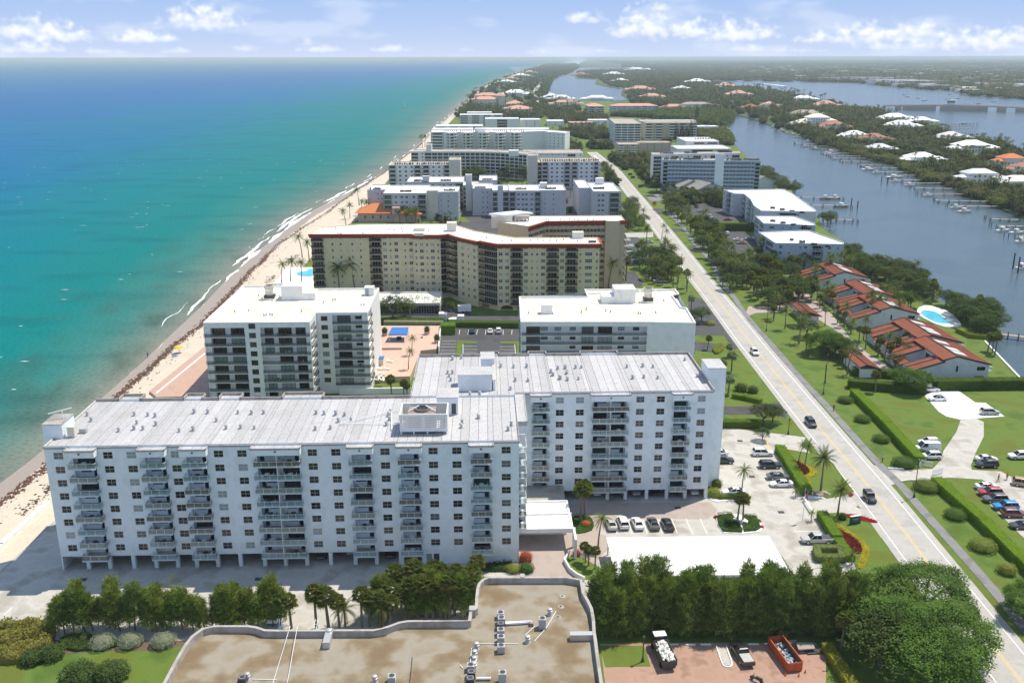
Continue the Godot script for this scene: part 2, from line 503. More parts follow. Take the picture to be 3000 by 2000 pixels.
func make_water_and_land():
	var wave:=bumps(0.025,21,5.0)
	var om:=mat("ocean_water",Color.WHITE,0.22)
	om.vertex_color_use_as_albedo=true
	om.normal_enabled=true
	om.normal_texture=wave
	om.normal_scale=0.55
	om.uv1_triplanar=true
	om.uv1_world_triplanar=true
	om.uv1_scale=Vector3(1.0/30.0,1.0/30.0,1.0/18.0)
	om.metallic_specular=0.02
	var chop:=noise(0.03,23,[[0.25,0.74,0.8,0.84],[0.5,1,1,1],[0.75,1.0,1.0,1.0]])
	om.albedo_texture=chop
	om.detail_enabled=true
	om.detail_albedo=noise(0.008,24,[[0.2,0.78,0.84,0.88],[0.5,1,1,1]])
	om.detail_blend_mode=BaseMaterial3D.BLEND_MODE_MUL
	om.detail_uv_layer=BaseMaterial3D.DETAIL_UV_2
	om.uv2_triplanar=true
	om.uv2_world_triplanar=true
	om.uv2_scale=Vector3(1.0/320.0,1.0/100.0,1.0/150.0)
	var lm:=mat("lagoon_water",lin(0.078,0.115,0.130),0.16,noise(0.03,25,[[0.25,0.8,0.84,0.87],[0.55,1,1,1]]),14.0,noise(0.007,26,[[0.2,0.8,0.85,0.88],[0.5,1,1,1],[0.8,0.92,0.95,0.96]]),240.0)
	lm.normal_enabled=true
	lm.normal_texture=wave
	lm.normal_scale=0.35
	lm.uv1_scale=Vector3(1.0/14.0,1.0/14.0,1.0/9.0)
	lm.metallic_specular=0.3
	shore=xz([-108.2,-152.6,-105.4,-183.9,-104.1,-201.7,-104.6,-238,-104.4,-263.2,-105.6,-294.1,-106.4,-336,-110.4,-400.8,-109.9,-461.9,-109.1,-530.1,-99.9,-614.1,-92.4,-673.8,-84.8,-762.2,-80.7,-895.7,-76.4,-1008.9,-73.9,-1127.9,-65,-1498.8,-60.2,-1701,-47.9,-2203,-27.3,-2938,58.6,-4392,196,-6486,361.4,-8101,692.8,-12332])
	dune=xz([-93.8,-128.8,-91.9,-157,-91.1,-173.9,-91.3,-201.1,-90.3,-237,-87.5,-273.5,-86.9,-355.7,-88,-432.6,-88.4,-478,-77.8,-527.2,-82.3,-593.6,-82.4,-742.7,-74.8,-867.3,-67.4,-982.1,-68.1,-1086.4,-61.1,-1483.1,-51.1,-1858,-42.3,-2278,-21.5,-3011,65.2,-4422,208.2,-6584,396.5,-8551,737.6,-12811])
	shore.insert(0,Vector2(shore[0].x-30,150))
	dune.insert(0,Vector2(shore[0].x+26,150))
	var tip:=shore[shore.size()-1]
	shore=smooth(shore)
	dune=smooth(dune)
	var zs:=PackedFloat32Array()
	var z:=150.0
	while z>-80000.0:
		zs.append(z)
		z-=maxf(9.0,-z*0.02)
	var ds:=PackedFloat32Array([-14.0,-8.0,-4.0])
	var d:=0.0
	while d<80000.0:
		ds.append(d)
		d+=maxf(5.0,d*0.07)
	var q1:=FastNoiseLite.new()
	q1.seed=31
	q1.frequency=0.0035
	q1.fractal_octaves=3
	var q2:=FastNoiseLite.new()
	q2.seed=32
	q2.frequency=0.03
	var b:=MB.new()
	b.colored=true
	var grid:=[]
	for zz in zs:
		var xs:=along(shore,zz)
		var past:=0.0
		if zz<tip.y:
			xs=tip.x+130.0+(tip.y-zz)*0.094
		var row:=[]
		for dd in ds:
			var p:=Vector3(xs-dd,-0.9,zz)
			row.append([p,sea_color(dd,zz,q1.get_noise_2d(p.x,p.z*0.4),q2.get_noise_2d(p.x,p.z))])
		grid.append(row)
	for i in grid.size()-1:
		for j in ds.size()-1:
			var f:=[grid[i][j],grid[i][j+1],grid[i+1][j+1],grid[i+1][j]]
			for t in [[0,1,2],[0,2,3]]:
				for k in t:
					b.v.append(f[k][0])
					b.n.append(Vector3.UP)
					b.c.append(f[k][1])
	struct("ocean",b,om)
	var dry:=MB.new()
	var wet:=MB.new()
	z=150.0
	var prev:=[]
	while z>tip.y:
		var xw:=along(shore,z)
		var xd:=maxf(along(dune,z),xw+4.0)
		var wide:=minf(7.0,(xd-xw)*0.35)+q2.get_noise_1d(z*2.0)*1.5
		var row:=[Vector3(xd+6.0,0.12,z),Vector3(xd,0.25,z),Vector3(lerpf(xw,xd,0.6),0.15,z),Vector3(xw+wide,-0.35,z),Vector3(xw,-0.87,z),Vector3(xw-16.0,-2.4,z)]
		if prev:
			for k in 5:
				(dry if k<3 else wet).quad(prev[k+1],prev[k],row[k],row[k+1])
		prev=row
		z-=4.0 if z>-900 else 15.0
	struct("beach",dry,M.sand)
	struct("wet_sand",wet,M.wet_sand)
	var fo:=MB.new()
	var weed:=MB.new()
	var old:=MB.new()
	var q3:=FastNoiseLite.new()
	q3.seed=33
	q3.frequency=0.02
	q3.fractal_octaves=4
	for strand in [[0.8,1.5,0.10,0.0],[-2.8,1.3,-0.28,50.0],[-7.0,1.0,-0.50,90.0]]:
		z=20.0
		var pa:=Vector2.ZERO
		var was:=false
		while z>-1900.0:
			var step:=1.2 if z>-700 else 4.0
			var grow:=1.0+clampf((-z-250.0)/150.0,0.0,1.1)-clampf((-z-650.0)/400.0,0.0,0.6)
			var wd:float=strand[1]*grow*(q3.get_noise_2d(z*0.55,strand[3])*1.3-0.05+strand[2]+0.55*(grow-1.0))
			var ctr:float=along(shore,z)+strand[0]+q3.get_noise_2d(z*1.7,strand[3]+30.0)*2.2
			var ok:=wd>0.12
			var pb:=Vector2(ctr-wd*0.5,ctr+wd*0.5)
			if ok and was:
				var y:=-0.86
				fo.quad(Vector3(pa.x,y,z+step),Vector3(pa.y,y+maxf(0.0,strand[0])*0.06+0.04,z+step),Vector3(pb.y,y+maxf(0.0,strand[0])*0.06+0.04,z),Vector3(pb.x,y,z))
			pa=pb
			was=ok
			z-=step
	for i in 160:
		var cz:=-rf(150.0,900.0)
		var cx:=along(shore,cz)-rf(20.0,320.0)
		var l:=rf(0.5,2.2)
		fo.quad(Vector3(cx-l,-0.87,cz),Vector3(cx,-0.87,cz+0.22),Vector3(cx+l,-0.87,cz),Vector3(cx,-0.87,cz-0.22))
	var fm:=inst(numbered("sea_foam"),fo.mesh(),M.foam,self)
	tag(fm,"white foam of small waves along the beach","foam")
	fm.set_meta("kind","stuff")
	z=20.0
	while z>-1000.0:
		var xw:=along(shore,z)
		var xd:=along(dune,z)
		var wide:=xd-xw
		var ctr:=xw+wide*0.36+q3.get_noise_2d(z*0.5,400.0)*3.0
		var dens:=7 if z>-420 else 3
		for k in dens:
			var p:=Vector3(ctr+rng.randfn(0.0,0.75),0.0,z+rf(-0.7,0.7))
			lump(weed,p,xw,wide,rf(0.18,0.55))
		if rng.randf()<0.55 and z>-500:
			lump(weed,Vector3(ctr+rf(0.0,6.0),0.0,z),xw,wide,rf(0.12,0.4))
		var dark:=xw+wide*0.86+q3.get_noise_2d(z*0.4,700.0)*4.0
		if q3.get_noise_2d(z*1.5,800.0)>0.05 and z>-420:
			for k in 5:
				lump(old,Vector3(dark+rng.randfn(0.0,0.9),0.0,z+rf(-0.7,0.7)),xw,wide,rf(0.15,0.5))
		z-=0.7
	var sw:=inst(numbered("seaweed"),weed.mesh(),M.seaweed,self)
	tag(sw,"reddish brown seaweed washed up in a long line on the beach","seaweed")
	sw.set_meta("kind","stuff")
	var sd:=inst(numbered("seaweed"),old.mesh(),M.seaweed_dark,self)
	tag(sd,"dark dried seaweed patches high on the beach beside the seawall","seaweed")
	sd.set_meta("kind","stuff")
	var lg:=MB.new()
	lg.flat(PackedVector2Array([Vector2(60,150),Vector2(60,-700),Vector2(150,-1500),Vector2(160,-9000),Vector2(60000,-9000),Vector2(60000,150)]),-0.8)
	struct("lagoon_water",lg,lm)
	var ld:=MB.new()
	var poly:=PackedVector2Array()
	for p in dune:
		if p.y>-2400.0:
			poly.append(p+Vector2(2.0,0))
	for p in xz([127.5,-2258,131.4,-2194,179.2,-1980,241.3,-1937,283.8,-1989])+xz([375.6,-1471.4,327.5,-1309.7,287.2,-1170.5,265.4,-1057.2,247.9,-975.9,237,-895,210,-729.4])+xz([213.1,-739.7,205,-675,202.4,-629.9,192.4,-576.4,180.8,-510.7,171.9,-474.3,171.3,-447.4])+xz([164.9,-417.7,164,-398.6,170.9,-379.8,172.2,-361.7,172,-345.1,163.1,-330.2,166.2,-320.1,177.4,-315,165.5,-288.4,154.9,-278.3,146.5,-241.5])+PackedVector2Array([Vector2(137,-150),Vector2(137,150)]):
		poly.append(p)
	ld.flat(poly,0.0)
	ld.sides(poly,-2.5,0.0)
	struct("ground",ld,M.lawn)
	var isl:=MB.new()
	poly=xz([237.5,-1746,381.3,-1494.1,380,-1429.9,373.5,-1307.5,350,-1132.8])+xz([350.4,-1053.6,330.4,-947.9,338.4,-924.2,331.4,-870.5,328,-822.4,335,-770.6,322.5,-732.7,321.3,-704.5,310,-666.4,318.8,-660,316.4,-636.9,305.7,-595.3,306.2,-571.7,300.5,-541.6])+xz([296.2,-508.6,286.3,-447.9,265.2,-337.7,411.1,-444.2,549.9,-727.1,495.7,-819])+xz([485.1,-854.5,488.1,-877.9,521.4,-962.4,501.7,-965.7,518.7,-1017.9,516.9,-1043.7,520,-1089.3,553,-1211.2,610.3,-1270.1,595.5,-1299.4,670.7,-1658,659.3,-1703,665.6,-1830,671.2,-1971,733.1,-2399])+xz([759.4,-2738,762,-3064,780,-3639,906.4,-4734,1110.7,-6767,995.3,-7030,725.2,-6654,541.2,-6019,448.4,-5232,355.3,-4100,424.9,-3890,345.4,-3226,349.8,-2871,374.9,-2767,307.5,-2286,291.9,-2030,244.9,-1966])
	isl.flat(poly,0.03)
	isl.sides(poly,-2.5,0.03)
	struct("island_ground",isl,M.meadow)
	var spit:=MB.new()
	poly=xz([32.4,-1612,82.4,-1927,122.7,-2135,159.4,-2726,217,-3510,291.9,-4261,414.9,-5134,562.6,-6513,786.9,-8612,1207.9,-13825,696.7,-12437,399.2,-8686,252,-7023,59.3,-4404,-26.7,-2943,-46.4,-2269])
	spit.flat(poly,0.05)
	spit.sides(poly,-2.5,0.05)
	struct("spit_ground",spit,M.meadow)
	var main:=MB.new()
	poly=xz([4083,-41272,1699,-18061,971,-11058,774.8,-8480])+xz([887.6,-8319,1115.6,-8277,1469.5,-9766,2110,-12873,1932,-10751,1726,-8078,1610,-6357,1300.1,-5059,1248.2,-4425,1239.9,-4074])+xz([1151,-3604,1279.6,-3431,1250,-3203,1220.3,-2911,1176.7,-2660,1232.4,-2523,1105.3,-2233,1134.8,-2032])+PackedVector2Array([Vector2(2600,-1000),Vector2(60000,-1000),Vector2(60000,-78000),Vector2(7500,-78000)])
	mainland=poly
	main.flat(poly,0.02)
	main.sides(poly,-2.5,0.02)
	struct("mainland_ground",main,M.meadow)

func lump(b:MB,p:Vector3,xw:float,wide:float,s:float):
	var t:=(p.x-xw)/maxf(wide,1.0)
	p.y=lerpf(-0.85,0.18,clampf(t*1.7,0.0,1.0))+0.05
	var a:=rf(0.0,TAU)
	var u:=Vector3(cos(a),0,sin(a))*s
	var w:=Vector3(-sin(a),0,cos(a))*s*rf(0.4,0.9)
	var top:=p+Vector3(0,s*0.35,0)
	b.tri(p+u,top,p+w)
	b.tri(p+w,top,p-u)
	b.tri(p-u,top,p-w)
	b.tri(p-w,top,p+u)

# ---------------------------------------------------------------- roads,lots and lawns
func ribbon(b:MB,line:PackedVector2Array,o0:float,o1:float,y:float,from:=0.0,to:=1e9):
	var run:=0.0
	for i in line.size()-1:
		var len:=line[i].distance_to(line[i+1])
		if run>=from and run+len<=to:
			var n0:=(line[mini(i+1,line.size()-1)]-line[maxi(i-1,0)]).normalized()
			var n1:=(line[mini(i+2,line.size()-1)]-line[i]).normalized()
			n0=Vector2(-n0.y,n0.x)
			n1=Vector2(-n1.y,n1.x)
			var a:=line[i]+n0*o0
			var d:=line[i]+n0*o1
			var e:=line[i+1]+n1*o0
			var f:=line[i+1]+n1*o1
			b.quad(Vector3(a.x,y,a.y),Vector3(d.x,y,d.y),Vector3(f.x,y,f.y),Vector3(e.x,y,e.y))
		run+=len

func patch(called:String,pts:Array,y:float,m:Material,rounds:=0) -> MeshInstance3D:
	var b:=MB.new()
	var p:=xz(pts)
	for k in rounds:
		var o:=PackedVector2Array()
		for i in p.size():
			var a:=p[i]
			var c:=p[(i+1)%p.size()]
			o.append(a.lerp(c,0.25))
			o.append(a.lerp(c,0.75))
		p=o
	b.flat(p,y)
	if y>0.08:
		b.sides(p,-0.02,y)
	return struct(called,b,m)

var road:=PackedVector2Array()
var walk:=PackedVector2Array()

func make_roads():
	road=xz([94.3,-895.2,95.3,-831])+xz([97.6,-762,93.2,-646.9,90.7,-561,88.4,-492.5,86.1,-422.7,84,-373,82.7,-324.6,80.8,-281.6])+xz([78.9,-211,78.2,-172.9,76.8,-143.9,76,-125.6,75.5,-112.8])
	road.append(road[road.size()-1]+(road[road.size()-1]-road[road.size()-3])*2.0)
	road.append(road[road.size()-1]+Vector2(0,60))
	road=smooth(road,3)
	var b:=MB.new()
	ribbon(b,road,-5.0,5.1,0.05)
	struct("road",b,M.road)
	var w:=MB.new()
	ribbon(w,road,-3.75,-3.6,0.056)
	ribbon(w,road,3.6,3.75,0.056)
	struct("road_edge_line",w,M.white_paint)
	var yl:=MB.new()
	ribbon(yl,road,-0.22,-0.09,0.056)
	ribbon(yl,road,0.09,0.22,0.056)
	struct("road_centre_line",yl,M.yellow_paint)
	var far_road:=smooth(xz([90.7,-1545,90.9,-1754,92.3,-1975,99.6,-2260,125.7,-2728,188,-3561,265.7,-4382]))
	var fb:=MB.new()
	ribbon(fb,far_road,-7.0,7.0,0.09)
	struct("far_road",fb,M.road)
	walk=smooth(xz([104.3,-540.6,100.9,-488.2,96.6,-438,96.8,-416.4,95.3,-391.4,90.7,-364.6,90.3,-337.8,87.7,-311.1,87,-290.2,86.9,-275.1])+xz([85.6,-243.9,85.8,-228.3,85.1,-204.7,84.7,-186.7,85.3,-177.9,84.8,-169.3,84.4,-149.4,83.9,-134.7,83.2,-125.9])+PackedVector2Array([Vector2(81,-95),Vector2(81,60)]),2)
	var s:=MB.new()
	ribbon(s,walk,-0.95,0.95,0.06)
	struct("sidewalk",s,M.path)
	patch("parking_lot",[-112,-131.5,-90,-152,-90,-177,43,-177,43,-150,6,-150,6,-138,-2,-124,-68,-126,-76,-131.5],0.02,M.concrete)
	patch("entrance_lot",[15.2,-174.5,45.6,-173.7,54.1,-210.2,73.6,-202.9,70.9,-197.8,75.5,-174,75.6,-169.6,72.1,-167.3,76.5,-159.9,61.8,-142.1,57.7,-127.2,12.9,-128.3,13.3,-156.3],0.026,M.concrete)
	patch("brick_court",[14.9,-170.1,43.4,-169.9,44.2,-166.7,43.2,-164.8,41,-162.7,32.2,-163.2,21.8,-163.4,19.7,-157.4,20.9,-156.8,20.4,-151.4,14.6,-141.4,3.2,-141.7,3.6,-159.6,14.1,-159.3],0.034,M.pavers)
	var st:=MB.new()
	var lane:=func(a:Array,wd:=0.11,y:=0.042):
		for i in range(0,a.size(),4):
			st.bar(Vector3(a[i],y,a[i+1]),Vector3(a[i+2],y,a[i+3]),wd,0.006)
	lane.call([23.1,-163.1,23,-157.3,25.9,-163,25.8,-157.3,28.7,-163,28.7,-157.2,31.6,-162.9,31.5,-157.1,34.4,-163.1,34.4,-157.2,37.2,-163.1,37.2,-157.1,40,-163,39.9,-157.1])
	lane.call([-87.9,-163,-85.5,-165.2,-88.4,-155.5,-84.7,-158.7,-85.1,-154.8,-87.9,-152.6,-87.8,-148.8,-85.5,-150.8,-79.4,-132.9,-79.2,-135.2])
	lane.call([59.9,-192.3,62.9,-191.7,59,-185.7,62.1,-184.8,58.3,-179.9,62.3,-179.3,57.7,-176.3,62,-176.2,56.9,-157.6,61.4,-157.5,62,-174.6,64.5,-174.1])
	struct("stall_line",st,M.white_paint)
	var yk:=MB.new()
	for q in [[-83.8,-159.9,-82.2,-159.7],[-88.5,-160.7,-88.4,-161.5],[-88.5,-156.9,-88.5,-157.7],[-88.6,-153.3,-88.6,-154.1],[-56,-141.9,-56,-144.9],[63.4,-201,63.2,-196.2],[64.1,-169.2,65.1,-168.9]]:
		yk.bar(Vector3(q[0],0.045,q[1]),Vector3(q[2],0.045,q[3]),0.35,0.006)
	struct("yellow_marking",yk,M.yellow_paint)
	patch("gate_drive",[82.1,-188.4,84.5,-185.8,88.7,-184.2,95.5,-184.6,99.3,-189,102.4,-194.2,110.8,-205.4,115.3,-212.7,119.7,-213.8,120.4,-211.3,115.8,-202.3,109.2,-193,104.8,-186.3,103.8,-183.9,109.7,-183,111.4,-177,105.9,-167.1,105.9,-173.5,103.5,-179.1,96.8,-180.2,91.1,-178.9,86.8,-178.5,81.9,-176.3,81,-178.2],0.044,M.concrete)
	patch("white_pad",[114.2,-230.5,119.4,-234.1,124.9,-233.5,125,-224.8,127.5,-224.4,127.5,-214.9,119.9,-213.8,115.5,-213,113,-215.3,112.6,-218.6],0.05,M.white_roof)
	patch("lower_lot",[99.6,-174.2,106.2,-175.2,112.3,-178.7,115.6,-166.3,101.6,-140.8,98.7,-154],0.048,M.concrete)
	patch("townhouse_lane",[115.4,-375.9,121.3,-371.4,118.3,-357.2,119.5,-343.8,118.1,-311.9,113.8,-282.5,113.3,-267.9,114.9,-250.3,107.5,-249.5,109.6,-270.3,112.7,-287.8,111,-307.6,113.8,-331.5,111.3,-353.5,110.4,-363.4],0.04,M.pavers)
	patch("townhouse_drive",[92,-323.7,100.7,-321.9,117.2,-336.7,116.7,-329.8,100.5,-315.5,91.9,-314.2,86.3,-308.2],0.046,M.pavers)
	patch("side_street",[57.8,-223.4,65.9,-223.7,74,-225.9,74.6,-221.2,72.7,-214.9,70.3,-217.6,64.4,-217.8,56.5,-218],0.046,M.asphalt)
	patch("tower_drive",[75.4,-339.2,78.1,-331.3,77.8,-309.6,76.5,-287.5,76.6,-274.7,73.9,-272.1,74.4,-287.5,65.1,-287.8,62.8,-280.6,68.2,-279.1,72.1,-274.8,66.1,-269.6,59.9,-272.4,73,-337.3],0.046,M.asphalt)
	patch("tower_lot",[-17.8,-297.7,8.8,-297,8.9,-266.9,-17.3,-268.4],0.04,M.asphalt)
	patch("tower_lawn",[-11.6,-283.6,-5.1,-282.5,-5.1,-280.1,-9.7,-280.3,-9.8,-269.1,-11.4,-269.1],0.15,M.lawn)
	patch("tower_lawn",[2,-282.3,9.4,-282.1,9.6,-269.4,6.9,-269.5,7.2,-279.4,2,-280],0.15,M.lawn)
	var tl:=MB.new()
	for q in [[-11.1,-296,-11.2,-290.4,-8.2,-295.9,-8.3,-290.3,-5.3,-295.8,-5.5,-290.2,-2.5,-295.7,-2.6,-290.2,0.4,-295.6,0.2,-290.1,3.2,-295.6,3.1,-290,6.1,-295.5,5.9,-289.9],[-16.3,-283.3,-11.8,-283.1,-16.3,-280.3,-11.7,-280.1,-16.4,-277.2,-11.7,-277.1,-16.3,-273.4,-11.7,-273.2,-16.3,-270.5,-11.6,-270.4,-9.6,-280.1,-9.3,-269.9,-9.7,-277.4,-5.1,-277.3,-9.6,-274.3,-5,-274.2,-9.7,-271.2,-5,-271,2,-276.9,6.6,-276.8,1.9,-273.9,6.6,-273.7,1.9,-270.8,6.5,-270.6,6.6,-279.4,6.6,-269.5]]:
		for i in range(0,q.size(),4):
			tl.bar(Vector3(q[i],0.062,q[i+1]),Vector3(q[i+2],0.062,q[i+3]),0.13,0.006)
	struct("tower_stall_line",tl,M.white_paint)
	patch("yellow_court",[-40.8,-312.4,-28.3,-314.3,-19.4,-317.6,-18.2,-329.6,-6.2,-313.7,10.5,-313.3,10.1,-303.3,-39.9,-304.6],0.04,M.asphalt)
	patch("condominium_lots",[-12,-506,44,-506,75,-510,82,-640,84,-700,40,-760,32,-700,24,-640,-8,-620,-14,-600,-20,-545],0.03,M.asphalt)
	patch("court_lot",[-47,-372,52,-372,62,-505,-30,-507,-52,-440],0.036,M.asphalt)
	patch("yellow_side_lot",[65.1,-459.3,72.2,-459.1,78.4,-419.9,74,-408.4,60,-392.4,56,-392.6],0.05,M.asphalt)
	patch("yellow_drive",[54.1,-382.4,59.4,-381,59.6,-360.9,58,-354.3,53.4,-354.4,53.2,-367.9],0.05,M.asphalt)
	patch("yellow_cross_street",[66.5,-470.1,82.4,-473.3,80,-458.8,71.3,-457.3,65.1,-459.3],0.05,M.road)
	var sl:=MB.new()
	for k in 10:
		var q=[72.2,-442,76.9,-440.3,76.1,-417,76.8,-411.2]
		var f:=k/9.0
		var a:=Vector3(lerpf(q[0],q[4],f),0.06,lerpf(q[1],q[5],f))
		sl.bar(a,a+Vector3(6.5,0,-2.0),0.16,0.006)
	struct("yellow_stall_line",sl,M.white_paint)
	patch("east_lot",[110.2,-555.3,132.3,-570.2,140.7,-539.5,148.3,-525.1,142.4,-503.3,119,-504,113.6,-526.2],0.05,M.asphalt)
	patch("east_lot",[113.2,-472.4,128.9,-475.7,130,-457.3,124.8,-424.6,120.5,-398.7,121.2,-393.3,115.3,-388.2,104.8,-391.2,104.8,-407.5,109.7,-437.7],0.05,M.asphalt)
	for q in [[99.3,-605.3,108.8,-611,107.1,-581.9,98.5,-579.5]]:
		patch("driveway",q,0.052,M.path)
	for q in [[93.4,-548.3,100,-550.6,100.4,-536,95.2,-536.1],[93.6,-482.5,100.8,-484.2,101.1,-475.7,93.5,-474.8],[92.2,-435,99.4,-436.3,101,-426.8,92.5,-427.1],[97.8,-606.5,104.9,-608.1,106.2,-596.2,99.2,-599.3]]:
		patch("driveway",q,0.052,M.asphalt)
	for q in [[100.5,-540.7,99.5,-488.2,101.5,-488.1,103.5,-535.9]]:
		patch("side_path",q,0.054,M.path)
	patch("sea_terrace",[-92.1,-236.7,-88.8,-281.7,-85.3,-279.7,-70.2,-232.8,-88.6,-232],0.9,M.terracotta_deck)
	patch("pool_deck",[-37.7,-296.2,-17.6,-295.6,-16.9,-292.6,-17.4,-270.1,-22,-268.5,-23.2,-244.9,-32.7,-244.4,-39.2,-296.2],1.6,M.deck)
	patch("beach_terrace",[-88.3,-393,-75.2,-392.6,-69.2,-354.8,-86.5,-356.7],0.3,M.white_wall)
	patch("swimming_pool",[-81.8,-384.3,-78.5,-384.3,-77.7,-390.1,-75.5,-390,-72.7,-374.4,-79.6,-375.4,-81.7,-380.2],0.34,M.pool,2)
	patch("townhouse_pool_deck",[151,-318.9,157.3,-323.6,160.8,-313.9,156.7,-296.2,153.7,-294.2,148.7,-295,147.3,-309.6],0.25,M.white_roof,1)
	patch("townhouse_pool",[150.3,-314.1,152.6,-316,154.6,-314.8,155.6,-311.7,154.2,-303.4,154.7,-300.2,152.6,-298.4,148.9,-298.9,148.5,-309.6],0.29,M.pool,2)

# ---------------------------------------------------------------- facade kit
func facing(a:Vector2,b:Vector2,y:=0.0) -> Transform3D:
	var u:=(b-a).normalized()
	return Transform3D(Basis(Vector3(u.x,0,u.y),Vector3.UP,Vector3(-u.y,0,u.x)),Vector3(a.x,y,a.y))

func wall_face(b:MB,t:Transform3D,width:float,y0:float,y1:float,holes:Array):
	var xs:=[0.0,width]
	var ys:=[y0,y1]
	for h in holes:
		xs.append(h[0]); xs.append(h[1]); ys.append(h[2]); ys.append(h[3])
	xs.sort()
	ys.sort()
	for j in ys.size()-1:
		if ys[j+1]-ys[j]<0.001:
			continue
		var ym:float=(ys[j]+ys[j+1])/2
		var row:=[]
		for h in holes:
			if ym>h[2] and ym<h[3]:
				row.append(h)
		var start:=-1.0
		for i in xs.size():
			var solid:=false
			if i<xs.size()-1 and xs[i+1]-xs[i]>=0.001:
				var xm:float=(xs[i]+xs[i+1])/2
				solid=true
				for h in row:
					if xm>h[0] and xm<h[1]:
						solid=false
						break
			elif i<xs.size()-1:
				continue
			if solid and start<0:
				start=xs[i]
			elif not solid and start>=0:
				b.quad(t*Vector3(start,ys[j],0),t*Vector3(xs[i],ys[j],0),t*Vector3(xs[i],ys[j+1],0),t*Vector3(start,ys[j+1],0))
				start=-1.0
	for h in holes:
		var d:float=-h[4]
		var p:=[Vector3(h[0],h[2],0),Vector3(h[1],h[2],0),Vector3(h[1],h[3],0),Vector3(h[0],h[3],0)]
		for k in 4:
			var q:Vector3=p[k]
			var r:Vector3=p[(k+1)%4]
			b.quad(t*q,t*Vector3(q.x,q.y,d),t*Vector3(r.x,r.y,d),t*r)

func glazing(frame:MB,pane:MB,t:Transform3D,w:float,h:float,cols:int,rows:int,bar:=0.06):
	var fx:=w/2
	var fy:=h/2
	for s in [-1,1]:
		frame.obox(t*Vector3(s*(fx-bar/2),0,0),t.basis.x*bar/2,t.basis.y*fy,t.basis.z*0.04)
		frame.obox(t*Vector3(0,s*(fy-bar/2),0),t.basis.x*(fx-bar),t.basis.y*bar/2,t.basis.z*0.04)
	for k in range(1,cols):
		frame.obox(t*Vector3(-fx+w*k/cols,0,0),t.basis.x*bar*0.42,t.basis.y*(fy-bar),t.basis.z*0.03)
	for k in range(1,rows):
		frame.obox(t*Vector3(0,-fy+h*k/rows,0),t.basis.x*(fx-bar),t.basis.y*bar*0.42,t.basis.z*0.027)
	pane.quad(t*Vector3(-fx+0.02,-fy+0.02,-0.02),t*Vector3(fx-0.02,-fy+0.02,-0.02),t*Vector3(fx-0.02,fy-0.02,-0.02),t*Vector3(-fx+0.02,fy-0.02,-0.02))

func unit(called:String,parent:Node3D,t:Transform3D,w:float,h:float,cols:int,rows:int,fm:Material,pm:Material,bar:=0.06) -> Node3D:
	var key:="%s%.2f/%.2f/%d/%d/%.2f"%["u",w,h,cols,rows,bar]
	if not cache.has(key):
		var f:=MB.new()
		var p:=MB.new()
		glazing(f,p,Transform3D(),w,h,cols,rows,bar)
		cache[key]=[f.mesh(),p.mesh()]
	var o:=inst(called,cache[key][0],fm,parent,t)
	inst("pane",cache[key][1],pm,o)
	return o

func pick(list:Array) -> Material:
	return M[list[rng.randi()%list.size()]]

var panes:=["glass_dark","glass_dark","glass_dark","glass_brown","glass_brown","glass_brown","glass_brown","glass_grey","glass_blind"]

func rail_geo(frame:MB,panel:MB,t:Transform3D,w:float,out:float,h:float,kind:String):
	var runs:=[[Vector3(0.03,0,0.02),Vector3(0.03,0,out-0.03)],[Vector3(0.03,0,out-0.03),Vector3(w-0.03,0,out-0.03)],[Vector3(w-0.03,0,out-0.03),Vector3(w-0.03,0,0.02)]]
	for r in runs:
		var a:Vector3=r[0]
		var b:Vector3=r[1]
		var len:=a.distance_to(b)
		if len<0.15:
			continue
		var thick:=0.05 if kind!="dark" else 0.045
		frame.bar(t*(a+Vector3(0,h,0)),t*(b+Vector3(0,h,0)),thick,0.055)
		frame.bar(t*(a+Vector3(0,0.09,0)),t*(b+Vector3(0,0.09,0)),thick*0.8,0.05)
		if kind=="dark":
			var m:=maxi(2,int(len/1.3))
			for k in m+1:
				var p:=a.lerp(b,float(k)/m)
				frame.bar(t*p,t*(p+Vector3(0,h,0)),0.035,0.035)
			panel.quad(t*(a+Vector3(0,0.12,0)),t*(b+Vector3(0,0.12,0)),t*(b+Vector3(0,h-0.06,0)),t*(a+Vector3(0,h-0.06,0)))
		else:
			var m:=maxi(1,roundi(len/1.35))
			for k in m+1:
				var p:=a.lerp(b,float(k)/m)
				frame.bar(t*p,t*(p+Vector3(0,h,0)),0.05,0.05)
			panel.quad(t*(a+Vector3(0,0.1,0)),t*(b+Vector3(0,0.1,0)),t*(b+Vector3(0,h-0.02,0)),t*(a+Vector3(0,h-0.02,0)))

func balcony(parent:Node3D,t:Transform3D,w:float,inner:float,out:float,kind:String,sm:Material,fm:Material,pm:Material,h:=0.95) -> Node3D:
	var key:="b%.2f/%.2f/%.2f/%s/%.2f"%[w,inner,out,kind,h]
	if not cache.has(key):
		var s:=MB.new()
		s.box(Vector3(0,-0.17,-inner),Vector3(w,0,out))
		var f:=MB.new()
		var p:=MB.new()
		rail_geo(f,p,Transform3D(),w,maxf(out,0.06),h,kind)
		cache[key]=[s.mesh(),f.mesh(),p.mesh()]
	var o:=inst("balcony",cache[key][0],sm,parent,t)
	inst("railing",cache[key][1],fm,o)
	inst("glass_panel" if kind!="dark" else "railing_panel",cache[key][2],pm,o)
	return o

func recess(b:MB,t:Transform3D,x0:float,x1:float,y0:float,y1:float,d:float):
	b.quad(t*Vector3(x0,y0,-d),t*Vector3(x1,y0,-d),t*Vector3(x1,y1,-d),t*Vector3(x0,y1,-d))

